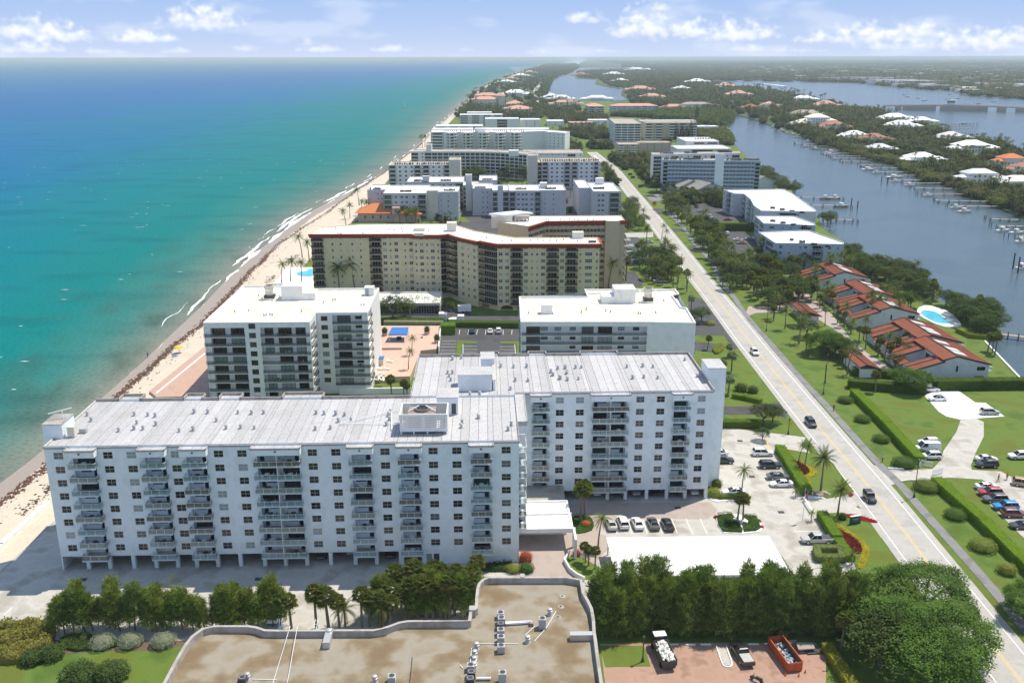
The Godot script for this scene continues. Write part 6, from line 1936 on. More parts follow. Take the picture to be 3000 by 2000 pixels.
func boat_proto(length:float,kind:int) -> Array:
	var hull:=MB.new()
	var secs:=[]
	for k in 9:
		var f:=k/8.0
		var w:float=length*0.155*(1.0-pow(f,3.2))*(0.86+0.14*sin(f*PI))+0.02
		var sheer:=0.9+0.35*f*f
		var keel:=-0.35+0.5*pow(f,3.0)
		secs.append([Vector3(-length/2+f*length,sheer,w),Vector3(-length/2+f*length*0.97,keel+0.25,w*0.72),Vector3(-length/2+f*length*0.94,keel,0),Vector3(-length/2+f*length*0.97,keel+0.25,-w*0.72),Vector3(-length/2+f*length,sheer,-w)])
	for k in 8:
		for j in 4:
			hull.quad(secs[k][j],secs[k][j+1],secs[k+1][j+1],secs[k+1][j])
	for j in 3:
		hull.tri(secs[0][0],secs[0][j+1],secs[0][j+2])
	var deck:=MB.new()
	for k in 8:
		deck.quad(secs[k][0]+Vector3(0,-0.18,0),secs[k+1][0]+Vector3(0,-0.18,0),secs[k+1][4]+Vector3(0,-0.18,0),secs[k][4]+Vector3(0,-0.18,0))
	var cab:=MB.new()
	var x0:=-length*0.05
	var wd:=length*0.1
	for q in [[x0-length*0.12,x0+length*0.17,0.7,1.75]]:
		cab.quad(Vector3(q[0],q[3],wd),Vector3(q[1]-0.5,q[3],wd*0.8),Vector3(q[1]-0.5,q[3],-wd*0.8),Vector3(q[0],q[3],-wd))
		cab.quad(Vector3(q[0],q[2],wd),Vector3(q[1],q[2],wd*0.8),Vector3(q[1]-0.5,q[3],wd*0.8),Vector3(q[0],q[3],wd))
		cab.quad(Vector3(q[1],q[2],-wd*0.8),Vector3(q[0],q[2],-wd),Vector3(q[0],q[3],-wd),Vector3(q[1]-0.5,q[3],-wd*0.8))
		cab.quad(Vector3(q[1],q[2],wd*0.8),Vector3(q[1],q[2],-wd*0.8),Vector3(q[1]-0.5,q[3],-wd*0.8),Vector3(q[1]-0.5,q[3],wd*0.8))
	var top:=MB.new()
	if kind==0:
		top.box(Vector3(x0-length*0.16,2.35,-wd),Vector3(x0+length*0.08,2.45,wd))
		for s in [-1,1]:
			top.bar(Vector3(x0-length*0.14,0.8,s*wd*0.9),Vector3(x0-length*0.14,2.35,s*wd*0.9),0.07,0.07)
			top.bar(Vector3(x0+length*0.06,0.8,s*wd*0.9),Vector3(x0+length*0.06,2.35,s*wd*0.9),0.07,0.07)
	else:
		top.tube([Vector3(0.5,0.7,0),Vector3(0.5,length*1.15,0)],[0.1,0.06],6)
		top.bar(Vector3(0.5,1.9,0),Vector3(-length*0.42,1.9,0),0.2,0.24)
	return [hull.mesh(),deck.mesh(),cab.mesh(),top.mesh()]

func boat(at:Vector3,length:float,turn:float,label:String,sail:=false):
	var key:="boat%.0f%s"%[length,sail]
	if not cache.has(key):
		cache[key]=boat_proto(length,1 if sail else 0)
	var c:Array=cache[key]
	var t:=thing("sailing_boat" if sail else "motor_boat",label,"boat",at,turn,"boats on the lagoon")
	inst("hull",c[0],M.white_paint if not sail else M.blue_grey_wall,t)
	inst("deck",c[1],M.cream_wall,t)
	inst("cabin",c[2],M.white_wall,t)
	inst("mast" if sail else "hard_top",c[3],M.white_metal,t)

func make_docks():
	var names:=["first","second","third","fourth","fifth","sixth","seventh","eighth","ninth","tenth","eleventh","twelfth","thirteenth","fourteenth","fifteenth","sixteenth","seventeenth","eighteenth"]
	var ds=[[313.2,-975.8,333.2,-966.2],[311.7,-946.3,339.4,-939.2],[312.1,-919.5,333.4,-913.1],[323.4,-905.7,337.9,-896.4],[308.6,-876.5,331.4,-870.5],[305,-851.5,332.1,-845.7],[302.1,-830.7,328.8,-826.9],[300.8,-805.5,322.3,-800.3],[304.5,-775.8,320.5,-770.3],[300.5,-756.1,326,-751.3],[297.5,-724.9,319.5,-725.5],[300.1,-705.3,320.4,-702.5],[290.6,-677.5,312.3,-674.3],[293,-657.9,319.7,-657],[287.6,-632.4,311.7,-628.8],[279.8,-603.6,308.1,-601.7],[277.5,-574.9,307.1,-569.4],[275.5,-552.8,304.8,-549.8]]
	for i in ds.size():
		dock(Vector3(ds[i][0],0,ds[i][1]),Vector3(ds[i][2],0,ds[i][3]),"wooden dock on the island shore, %s counting from the canal head"%names[i],i==15,4.0 if i%3==1 else 0.0)
	for q in [[[274.4,-506,288.3,-502.7],"white topped dock on the island shore just below the eighteenth"],[[266.6,-484.1,279.8,-482.4],"dock with several boats at the right edge"],[[260.2,-453.1,270.4,-455.8],"short dock end at the right edge"]]:
		dock(Vector3(q[0][0],0,q[0][1]),Vector3(q[0][2],0,q[0][3]),q[1])
	for q in [[[220,-588.4,196.7,-591.6],"long dock with boat lift behind the white L shaped block, upper one"],[[213,-557,191.8,-557.6],"long dock with boat at its end behind the white L shaped block, lower one"],[[221.4,-592.4,196.2,-596.1],""],[[197.6,-505,184.6,-507.1],"dock behind the middle lagoon apartment block"],[[174.3,-386.5,175.1,-407],"angled grey dock section off the townhouses"],[[172.1,-399.6,163.4,-399.9],"grey dock walkway off the townhouses"],[[170.5,-281,162.7,-285.4],"wooden dock with lamp posts at the right edge"],[[219.5,-676,208.3,-686.3],"short dock near the slab building"],[[223.1,-743.6,215.1,-747.7],"small dock beside the slab building"]]:
		if q[1]:
			dock(Vector3(q[0][0],0,q[0][1]),Vector3(q[0][2],0,q[0][3]),q[1])
	for q in [[[647.7,-1272.7,589.6,-1254.1],"long dock beyond the palm point, first"],[[627.2,-1231.8,561.4,-1205],"long dock beyond the palm point, second"],[[601.4,-1184.2,552.6,-1167.9],"long dock beyond the palm point, third"],[[572.6,-1131.6,531.4,-1116.5],"long dock beyond the palm point, fourth"],[[539.6,-1017.1,514.1,-1018.1],"long dock beyond the grey hip roofed villa"],[[517.7,-934.5,502.9,-929.3],"dock with boat lift behind the mansion"],[[548.4,-1060.2,527.8,-1053.6],"dock with boat lift near the grey hip roofed villa"]]:
		dock(Vector3(q[0][0],0,q[0][1]),Vector3(q[0][2],0,q[0][3]),q[1])
	for q in [[Vector3(218.4,0,-563.3),"lone channel pile, left of the pair near the white block"],[Vector3(217.3,0,-550.4),"lone channel pile, right of the pair near the white block"],[Vector3(281.4,0,-673.5),"lone channel pile in mid channel, left one"],[Vector3(280.6,0,-661.3),"lone channel pile in mid channel, right one"],[Vector3(222.3,0,-386.3),"tall dark pile by the blue boat, left one"],[Vector3(220.1,0,-378.4),"tall dark pile by the blue boat, right one"]]:
		var b:=MB.new()
		var p:Vector3=q[0]
		b.tube([Vector3(p.x,-2.5,p.z),Vector3(p.x,6.0 if p.z>-500 else 4.0,p.z)],[0.32,0.28],8)
		single("channel_pile",b,M.pile,q[1],"pile","piles in the channel")
	for q in [[Vector3(347.5,0,-1116.1),8.0,0.2,"small white motor boat at the canal mouth docks, farthest left"],[Vector3(348.1,0,-1095.1),11.0,0.1,"white motor boat at the canal mouth docks"],[Vector3(342.5,0,-1061.4),9.0,0.0,"dark trimmed motor boat on a lift near the canal mouth"],[Vector3(337.2,0,-1007.6),9.0,0.0,"low motor boat beside the first island docks"],[Vector3(313.5,0,-945),7.0,0.0,"small motor boat at the second island dock"],[Vector3(316.6,0,-921.6),8.0,0.0,"small motor boat at the third island dock"],[Vector3(321.6,0,-891.7),12.0,0.05,"white cabin boat at the fourth island dock"],[Vector3(311.6,0,-866.2),11.0,0.05,"white cabin boat at the fifth island dock"],[Vector3(302.1,0,-827.9),6.0,0.0,"dinghy at the seventh island dock"],[Vector3(301.1,0,-748.4),13.0,0.3,"white motor boat moored at the tenth island dock"],[Vector3(298.4,0,-724.1),8.0,0.1,"red trimmed boat at the eleventh island dock"],[Vector3(301.8,0,-698.5),14.0,0.1,"large white motor yacht at the twelfth island dock"],[Vector3(291.6,0,-673.1),7.0,0.2,"small boat on a lift at the thirteenth island dock"],[Vector3(292.8,0,-652),8.0,0.0,"boat raised on a lift at the fourteenth island dock"],[Vector3(282.8,0,-601),7.0,0.0,"reddish boat at the red dock"],[Vector3(277.1,0,-550.6),8.0,0.1,"centre console boat at the eighteenth island dock"],[Vector3(275.3,0,-536.3),9.0,0.1,"white fishing boat below the eighteenth island dock"],[Vector3(264.9,0,-474.4),9.0,0.3,"white motor boat with grey canopy at the right edge docks"],[Vector3(268.8,0,-468),9.0,0.2,"white motor boat at the right edge docks, right one"],[Vector3(258.2,0,-444.6),8.0,0.4,"white boat cut by the right edge below the docks"],[Vector3(226.4,0,-386.2),8.0,0.5,"blue and white boat at the right edge of the channel"],[Vector3(212.6,0,-591.1),8.0,0.0,"low boat beside the upper long dock"],[Vector3(219.6,0,-593.3),7.5,0.2,"boat on a lift at the upper long dock"],[Vector3(211.5,0,-559.2),10.0,0.1,"white boat at the end of the lower long dock"],[Vector3(219.3,0,-592.5),7.0,0.0,""],[Vector3(354.5,0,-1158.6),11.0,0.2,"white motor boat by the canal bend"],[Vector3(359.9,0,-1214.1),9.0,0.1,"small white boat by the canal bend"],[Vector3(294.3,0,-1188.5),10.0,0.4,"light blue covered boat at the mangrove tip"],[Vector3(548.5,0,-1067.8),9.0,0.0,"boat on a dark lift by the grey hip roofed villa"],[Vector3(514.5,0,-934.7),11.0,0.0,"boat on a dark lift behind the mansion"],[Vector3(635.4,0,-1273.3),10.0,0.0,"boat at the long docks beyond the palm point"]]:
		if q[3]:
			boat(Vector3(q[0].x,-0.75,q[0].z),q[1],q[2],q[3])
	for q in [[Vector3(979.1,0,-2268),12.0,"anchored sailing boat, leftmost off the far marina"],[Vector3(933.1,0,-2143),12.0,"anchored sailing boat, second off the far marina"],[Vector3(921.5,0,-2062),11.0,"anchored cabin boat left of the tall mast"],[Vector3(890.4,0,-1963),15.0,"anchored sailing boat with tallest mast above the bridge"],[Vector3(963.6,0,-2016),14.0,"anchored blue sailing boat above the control tower"],[Vector3(1002.7,0,-2052),13.0,"anchored dark sailing boat right of the control tower"],[Vector3(932.9,0,-1823),12.0,"anchored white sailing boat right above the bridge"],[Vector3(999.9,0,-1897),14.0,"anchored sailing boat farthest right above the bridge"],[Vector3(1156.7,0,-2624),16.0,"boat moored off the far marina, left"],[Vector3(1141.8,0,-2440),18.0,"boat moored off the far marina, middle"],[Vector3(1150.2,0,-2520),14.0,"boat moored off the far marina, centre"],[Vector3(1091.4,0,-2274),16.0,"boat moored off the far marina, lower"],[Vector3(1117.7,0,-2162),18.0,"boat moored by the far right shore"],[Vector3(1084.2,0,-4987),16.0,"speed boat with wake on the far lagoon, left"],[Vector3(926.4,0,-3748),16.0,"speed boat with wake on the far lagoon, middle"],[Vector3(913.7,0,-3272),18.0,"speed boat with long wake on the far lagoon, right"]]:
		boat(Vector3(q[0].x,-0.75,q[0].z),q[1],0.3,q[2],"sailing" in q[2])
	boat(Vector3(-158.4,0,-1753)+Vector3(0,-0.9,0),9.0,1.2,"tiny lone sailing boat on the open sea",true)
	for q in [[Vector3(-1765,0,-7496),"white speck of a boat near the sea horizon, left"],[Vector3(-1732,0,-21158),"white speck of a boat near the sea horizon, right"]]:
		boat(q[0]+Vector3(0,-0.9,0),30.0,0.3,q[1])
	var wk:=MB.new()
	for q in [[1081.3,-5053,1085.8,-4893],[925.8,-3880,922.1,-3730],[925.3,-3328,907.6,-2981]]:
		var a:=Vector3(q[0],-0.77,q[1])
		var b:=Vector3(q[2],-0.77,q[3])
		var n:=(b-a).cross(Vector3.UP).normalized()
		wk.quad(a-n*3,a+n*3,b+n*7,b-n*7)
	var o:=inst(numbered("boat_wake"),wk.mesh(),M.foam,self)
	o.set_meta("kind","stuff")
	tag(o,"white wakes behind speed boats on the far lagoon","wake")

# ---------------------------------------------------------------- plants
func green(v:=1.0) -> Color:
	return Color(0.062*v*rf(0.75,1.3),0.112*v*rf(0.8,1.2),0.026*v*rf(0.7,1.3))

func dirv(az:float,el:float) -> Vector3:
	return Vector3(cos(az)*cos(el),sin(el),sin(az)*cos(el))

func fan_palm(h:float,tone:Color,dead:=0.12) -> Array:
	var tr:=MB.new()
	var lean:=Vector3(rf(-0.5,0.5),0,rf(-0.5,0.5))
	tr.tube([Vector3.ZERO,Vector3(0,h*0.5,0)+lean*0.4,Vector3(0,h*0.93,0)+lean],[0.24,0.19,0.2],7)
	var c:=MB.new()
	var top:=Vector3(0,h*0.93,0)+lean
	for k in 34:
		var az:=k*2.399+rf(-0.2,0.2)
		var el:=lerpf(1.35,-0.75,k/33.0)
		var d:=dirv(az,el)
		var pl:=rf(0.75,1.05)
		var base:=top+d*pl
		var old:=rng.randf()<dead*(1.6 if k>22 else 0.4)
		var k0:=tone if not old else Color(0.331,0.241,0.0895)
		var f:=rf(0.75,1.3)
		c.tint(Color(k0.r*f,k0.g*f,k0.b*f))
		c.leaf(top,d,Vector3.UP,pl,0.07)
		var side:=d.cross(Vector3.UP).normalized()
		if side.length()<0.1:
			side=Vector3.RIGHT
		var up:=side.cross(d).normalized()
		var n:=11
		for j in n:
			var a:=lerpf(-1.55,1.55,j/float(n-1))
			var ld:=(d*cos(a)+side*sin(a)+up*0.12).normalized()
			var tip:Vector3=ld*rf(0.72,0.95)+Vector3(0,-0.30-0.12*absf(a),0)
			var s:=(d*-sin(a)+side*cos(a))*0.085
			c.tri(base,base+ld*0.45+s,base+tip)
			c.tri(base,base+tip,base+ld*0.45-s)
	return [tr.mesh(),c.mesh(),"palm_trunk"]

func feather_palm(h:float,tone:Color,fronds:int,length:float,lean:=1.0,stiff:=0.0) -> Array:
	var tr:=MB.new()
	var az0:=rf(0,TAU)
	var l:=Vector3(cos(az0),0,sin(az0))*lean
	tr.tube([Vector3.ZERO,Vector3(0,h*0.35,0)+l*0.15,Vector3(0,h*0.7,0)+l*0.5,Vector3(0,h,0)+l],[0.26,0.18,0.15,0.13],7)
	var c:=MB.new()
	var top:=Vector3(0,h,0)+l
	for k in fronds:
		var az:=k*2.399+rf(-0.25,0.25)
		var el:=lerpf(1.25,-0.35-0.25*stiff,k/float(fronds-1))+rf(-0.1,0.1)
		var f:=rf(0.75,1.3)
		var k0:=tone if not (k>fronds*0.8 and rng.randf()<0.4) else Color(0.286,0.213,0.0639)
		c.tint(Color(k0.r*f,k0.g*f,k0.b*f))
		var p:=top
		var d:=dirv(az,el)
		var n:=9
		var seg:=length/n
		var side:=Vector3(-sin(az),0,cos(az))
		for j in n:
			var q:=p+d*seg
			var w:=0.62*sin(PI*(0.18+0.8*(j+0.5)/n))*length/3.0
			var up:=side.cross(d).normalized()
			for m in 2:
				var b:=p.lerp(q,m*0.5)
				for s in [-1,1]:
					var ld:Vector3=(side*s*0.85+d*0.55-Vector3(0,0.28+rf(0,0.25),0)*(1.0-stiff*0.6)).normalized()
					c.tri(b,b+d*seg*0.42,b+ld*w+d*seg*0.2)
			c.tri(p,q+up*0.03,q-up*0.03)
			p=q
			d=(d+Vector3(0,-0.20*(1.0-stiff*0.55),0)).normalized()
	return [tr.mesh(),c.mesh(),"palm_trunk"]

func broad_tree(r:float,h:float,clumps:int,per:int,leaf:float,tone:Color,trunk_h:=0.35) -> Array:
	var tr:=MB.new()
	var th:=h*trunk_h
	tr.tube([Vector3.ZERO,Vector3(rf(-0.2,0.2),th,rf(-0.2,0.2))],[r*0.07,r*0.05],7)
	for k in 6:
		var a:=TAU*k/6+rf(-0.3,0.3)
		tr.tube([Vector3(0,th*0.85,0),Vector3(cos(a)*r*0.35,lerpf(th,h,0.35),sin(a)*r*0.35),Vector3(cos(a)*r*0.7,lerpf(th,h,0.6),sin(a)*r*0.7)],[r*0.04,r*0.025,r*0.01],5)
	var c:=MB.new()
	c.colored=true
	var ch:=h-th*0.8
	for k in clumps:
		var az:=k*2.399963
		var t:=(k+0.5)/clumps
		var el:=asin(clampf(lerpf(1.0,-0.25,t),-1,1))
		var depth:=rf(0.72,1.0)*(1.0+0.13*sin(az*3.0))
		var d:=dirv(az,el)
		var ctr:=Vector3(d.x*r*depth,th*0.8+ch*0.42+d.y*ch*0.52*depth,d.z*r*depth)
		var cr:=r*rf(0.24,0.36)*(30.0/maxf(clumps,30)) ** 0.35
		var f:=rf(0.72,1.3)
		for j in per:
			var e:=dirv(rf(0,TAU),asin(rf(-0.5,1.0)))
			var p:=ctr+Vector3(e.x*cr,e.y*cr*0.75,e.z*cr)*sqrt(rng.randf())
			var g:=f*rf(0.75,1.25)
			c.col=Color(tone.r*g,tone.g*g,tone.b*g)
			var ld:=dirv(rf(0,TAU),rf(-0.5,0.3))
			c.leaf(p,ld,e*0.7+Vector3(rf(-0.4,0.4),0.9,rf(-0.4,0.4)),leaf*rf(0.7,1.3),leaf*rf(0.45,0.75))
	return [tr.mesh(),c.mesh(),"trunk"]

func casuarina(h:float,tone:Color,low:=0.26) -> Array:
	var tr:=MB.new()
	var bend:=Vector3(rf(-0.5,0.5),0,rf(-0.3,0.3))
	tr.tube([Vector3.ZERO,Vector3(0,h*0.4,0)+bend*0.6,Vector3(0,h*0.85,0)+bend],[0.13,0.10,0.04],6)
	var c:=MB.new()
	c.colored=true
	for k in 60:
		var t:=k/59.0
		var y:=h*lerpf(low,0.95,t)
		var az:=k*2.399
		var ln:=lerpf(1.9,0.75,t)*rf(0.6,1.15)
		var root:=Vector3(0,y,0)+bend*minf(1.0,y/(h*0.85))
		var tip:=root+dirv(az,rf(0.25,0.75))*ln
		if k%3==0:
			tr.tube([root,tip],[0.035,0.012],4,false)
		var f:=rf(0.7,1.3)
		for j in 66:
			var p:=root.lerp(tip,rf(0.45,1.08))+Vector3(rng.randfn(0,0.2),rng.randfn(0,0.2),rng.randfn(0,0.2))
			var g:=f*rf(0.7,1.35)
			c.col=Color(tone.r*g,tone.g*g,tone.b*g)
			var d:=(dirv(az+rf(-1.3,1.3),rf(0.3,1.45))).normalized()
			c.leaf(p,d,Vector3(cos(az),0.5,sin(az))+Vector3(rf(-0.6,0.6),0,rf(-0.6,0.6)),rf(0.3,0.75),0.085)
	return [tr.mesh(),c.mesh(),"trunk"]

func cypress(h:float,r:float,tone:Color) -> Array:
	var tr:=MB.new()
	tr.tube([Vector3.ZERO,Vector3(0,h*0.95,0)],[r*0.12,0.05],6)
	var c:=MB.new()
	c.colored=true
	for k in 900:
		var t:=sqrt(rng.randf())
		var y:=h*(1.0-t*0.93)
		var az:=rf(0,TAU)
		var rr:=r*t*rf(0.6,1.05)
		var g:=rf(0.6,1.3)
		c.col=Color(tone.r*g,tone.g*g,tone.b*g)
		c.leaf(Vector3(cos(az)*rr,y,sin(az)*rr),dirv(az+rf(-0.5,0.5),rf(-0.2,0.8)),Vector3(rf(-1,1),1,rf(-1,1)),r*0.42,r*0.2)
	return [tr.mesh(),c.mesh(),"trunk"]

func mound(r:float,h:float,leaf:float,n:int,tone:Color) -> MB:
	var c:=MB.new()
	c.colored=true
	for k in n:
		var d:=dirv(rf(0,TAU),asin(rf(-0.15,1.0)))
		var b:=1.0+0.10*sin(d.x*7.0)*cos(d.z*6.0)+rf(-0.07,0.07)
		var p:=Vector3(d.x*r*b,maxf(0.05,h*0.36+d.y*h*0.62*b),d.z*r*b)
		var g:=rf(0.65,1.35)
		c.col=Color(tone.r*g,tone.g*g,tone.b*g)
		c.leaf(p,dirv(rf(0,TAU),rf(-0.5,0.5)),d*0.8+Vector3(rf(-0.4,0.4),0.7,rf(-0.4,0.4)),leaf*rf(0.7,1.3),leaf*0.6)
	c.col=tone
	c.lathe(Vector3.ZERO,[[r*0.78,0.0],[r*0.86,h*0.35],[r*0.68,h*0.68],[r*0.3,h*0.86],[0.0,h*0.9]],12)
	return c

var protos:={}

func make_protos():
	var g:=Color(0.113,0.168,0.0358)
	protos["casuarina"]=[]
	for k in 5:
		protos["casuarina"].append(casuarina(rf(6.4,8.6),Color(0.20+0.02*k,0.27+0.012*k,0.075),0.14))
	protos["dense_casuarina"]=[]
	for k in 5:
		protos["dense_casuarina"].append(casuarina(rf(6.4,8.4),Color(0.165+0.017*k,0.235+0.012*k,0.07),0.05))
	protos["sabal"]=[]
	for k in 5:
		protos["sabal"].append(fan_palm(rf(5.4,6.6),Color(0.196,0.22,0.0703)))
	protos["silver"]=[fan_palm(4.5,Color(0.391,0.44,0.345),0.02),fan_palm(5.0,Color(0.361,0.412,0.332),0.02)]
	protos["coconut"]=[]
	for k in 4:
		protos["coconut"].append(feather_palm(rf(7.5,9.0),Color(0.128,0.163,0.0435),20,3.1,rf(0.4,1.6)))
	protos["young_coconut"]=[feather_palm(3.2,Color(0.173,0.206,0.0447),18,3.0,0.3),feather_palm(4.2,Color(0.158,0.199,0.0447),18,2.9,0.4)]
	protos["date"]=[feather_palm(6.2,Color(0.151,0.192,0.0639),44,2.7,0.2,1.0),feather_palm(6.8,Color(0.143,0.177,0.0639),44,2.7,0.25,1.0)]
	protos["ficus"]=[broad_tree(7.5,8.5,170,120,0.34,Color(0.0933,0.168,0.0281),0.25),broad_tree(9.0,9.0,200,130,0.34,Color(0.0993,0.179,0.0281),0.25)]
	protos["broad"]=[]
	for k in 5:
		protos["broad"].append(broad_tree(rf(3.2,4.2),rf(5.8,7.4),46,60,0.36,Color(0.060+0.012*(k%3),0.105+0.008*(k%2),0.026)))
	protos["cypress"]=[cypress(16.0,2.2,Color(0.0602,0.088,0.0358)),cypress(13.0,2.4,Color(0.0677,0.0937,0.0383))]

func plant(kind:String,called:String,label:String,category:String,group:String,at:Vector3,size:=1.0,variant:=-1) -> Node3D:
	var list:Array=protos[kind]
	var p:Array=list[rng.randi()%list.size() if variant<0 else variant]
	var t:=thing(called,label,category,at,rf(0,TAU),group)
	t.scale=Vector3.ONE*size
	inst("trunk",p[0],M[p[2]],t)
	inst("crown",p[1],M.leaf,t)
	return t

func hedge(label:String,pts:Array,w:float,h:float,tone:Color,density:=70.0,leaf:=0.17,group:=""):
	var line:=xz(pts)
	var at:=Vector3(line[0].x,0,line[0].y)
	var t:=thing("hedge",label,"hedge",at,0.0,group)
	var core:=MB.new()
	var c:=MB.new()
	c.colored=true
	for i in line.size()-1:
		var a:=Vector3(line[i].x,0,line[i].y)-at
		var b:=Vector3(line[i+1].x,0,line[i+1].y)-at
		var d:=(b-a).normalized()
		var s:=d.cross(Vector3.UP)
		var L:=a.distance_to(b)
		core.obox((a+b)/2+Vector3(0,h/2-0.08,0),d*(L/2+w*0.3),Vector3(0,h/2-0.08,0),s*(w/2-0.1))
		var n:=int(L*(w+h*2)*density)
		for k in n:
			var u:=rf(-w*0.35,L+w*0.35)
			var p:Vector3
			var nrm:Vector3
			var m:=rng.randf()*(w+2*h)
			if m<w:
				p=a+d*u+s*rf(-w/2,w/2)+Vector3(0,h+rf(-0.08,0.07),0)
				nrm=Vector3.UP
			else:
				var sg:=1.0 if m<w+h else -1.0
				p=a+d*u+s*sg*(w/2+rf(-0.08,0.05))+Vector3(0,rf(0.03,h),0)
				nrm=s*sg
			var g:=rf(0.7,1.32)
			c.col=Color(tone.r*g,tone.g*g,tone.b*g)
			c.leaf(p,dirv(rf(0,TAU),rf(-0.6,0.6)),nrm+Vector3(rf(-0.5,0.5),rf(0,0.5),rf(-0.5,0.5)),leaf*rf(0.7,1.4),leaf*0.65)
	core.tint(tone)
	var cc:=PackedColorArray()
	cc.resize(core.v.size())
	cc.fill(tone)
	core.c=cc
	part("inner_foliage",core,M.leaf,t)
	part("foliage",c,M.leaf,t)

func leafbed(called:String,label:String,pts:Array,h:float,tone:Color,density:=60.0,leaf:=0.16,rounds:=1):
	var p:=xz(pts)
	for k in rounds:
		var o:=PackedVector2Array()
		for i in p.size():
			o.append(p[i].lerp(p[(i+1)%p.size()],0.25))
			o.append(p[i].lerp(p[(i+1)%p.size()],0.75))
		p=o
	var box:=Rect2(p[0],Vector2.ZERO)
	for q in p:
		box=box.expand(q)
	var c:=MB.new()
	c.tint(tone)
	c.prism(p,0.0,h*0.45)
	var hn:=FastNoiseLite.new()
	hn.seed=3
	hn.frequency=0.35
	var n:=int(box.get_area()*density)
	for k in n:
		var q:=box.position+Vector2(rng.randf()*box.size.x,rng.randf()*box.size.y)
		if not Geometry2D.is_point_in_polygon(q,p):
			continue
		var g:=rf(0.65,1.35)
		c.col=Color(tone.r*g,tone.g*g,tone.b*g)
		c.leaf(Vector3(q.x,h*clampf(rf(0.5,0.75)+hn.get_noise_2d(q.x,q.y)*0.7,0.35,1.15),q.y),dirv(rf(0,TAU),rf(0.0,1.0)),Vector3(rf(-0.6,0.6),1,rf(-0.6,0.6)),leaf*rf(0.7,1.4),leaf*0.7)
	var o:=inst(numbered(called),c.mesh(),M.leaf,self)
	o.set_meta("kind","stuff")
	tag(o,label,"plants")

func shrub(label:String,at:Vector3,r:float,h:float,tone:Color,group:="",leaf:=0.16):
	var c:=mound(r,h,leaf,int(r*r*420/(leaf/0.16)),tone)
	var o:=single("shrub",c,M.leaf,label,"shrub",group)
	o.position=at
	o.rotation.y=rf(0,TAU)

func spots(a:Array) -> Array:
	var o:=[]
	for i in range(0,a.size(),2):
		o.append(Vector3(a[i],0,a[i+1]))
	return o

func scatter(pts:Array,n:int,gap:float,kinds:Array,label:String,group:String,lo:=0.8,hi:=1.15):
	var p:=xz(pts)
	var box:=Rect2(p[0],Vector2.ZERO)
	for q in p:
		box=box.expand(q)
	var done:=[]
	var tries:=0
	while done.size()<n and tries<n*40:
		tries+=1
		var q:=box.position+Vector2(rng.randf()*box.size.x,rng.randf()*box.size.y)
		if not Geometry2D.is_point_in_polygon(q,p) or near_road(q,6.5):
			continue
		var ok:=true
		for d in done:
			if d.distance_to(q)<gap:
				ok=false
				break
		if not ok:
			continue
		done.append(q)
		var kind:String=kinds[rng.randi()%kinds.size()]
		var nm:String={"broad":"broadleaf_tree","sabal":"fan_palm","coconut":"coconut_palm","young_coconut":"young_palm","date":"date_palm","casuarina":"casuarina_tree","cypress":"cypress_tree","silver":"silver_palm","ficus":"spreading_tree"}[kind]
		var what:String={"broad":"rounded green leafy tree","sabal":"fan palm","coconut":"feathery palm with bare trunk","young_coconut":"short feathery palm","date":"stout feathery palm","casuarina":"feathery needle tree","cypress":"tall dark cypress","silver":"silvery fan palm","ficus":"wide spreading tree"}[kind]
		plant(kind,nm,what+" "+label,"palm" if "palm" in nm else "tree",what+"s "+group,Vector3(q.x,0,q.y),rf(lo,hi))

func near_road(q:Vector2,d:float) -> bool:
	for i in range(0,road.size()-1,2):
		if absf(road[i].y-q.y)<60.0 and Geometry2D.get_closest_point_to_segment(q,road[i],road[mini(i+2,road.size()-1)]).distance_to(q)<d:
			return true
	return false

var crowns:=[]
var keep_clear:=[]

func far_crown(sd:int,palm:bool) -> ArrayMesh:
	rng.seed=sd
	var c:=MB.new()
	c.colored=true
	if palm:
		c.col=Color(0.5,0.42,0.34)
		c.tube([Vector3.ZERO,Vector3(0,7.5,0)],[0.22,0.16],4,false)
		for k in 14:
			var az:=k*2.399
			var el:=rf(-0.2,0.9)
			var d:=dirv(az,el)
			var g:=rf(0.6,1.1)
			c.col=Color(g,g,g*0.9)
			var s:=Vector3(-sin(az),0,cos(az))*0.45
			var m:=Vector3(0,7.5,0)+d*1.4
			var e:=m+(d+Vector3(0,-0.75,0)).normalized()*1.5
			c.tri(Vector3(0,7.5,0),m+s,m-s)
			c.tri(m+s,e,m-s)
		return c.mesh()
	c.col=Color(0.452,0.426,0.383)
	c.lathe(Vector3.ZERO,[[0.62,0.05],[0.74,0.35],[0.6,0.62],[0.25,0.78],[0.0,0.8]],7)
	for k in 230:
		var d:=dirv(rf(0,TAU),asin(rf(-0.1,1.0)))
		var lobe:=1.0+0.22*sin(d.x*5.0+sd)*cos(d.z*5.0)
		var p:=Vector3(d.x*0.86*lobe,0.34+d.y*0.58*lobe,d.z*0.86*lobe)*rf(0.82,1.08)
		var g:=rf(0.55,1.25)
		c.col=Color(g,g,g*rf(0.8,1.1))
		c.leaf(p,dirv(rf(0,TAU),rf(-0.5,0.3)),d*0.8+Vector3(rf(-0.4,0.4),0.8,rf(-0.4,0.4)),rf(0.16,0.34),rf(0.1,0.22))
	return c.mesh()

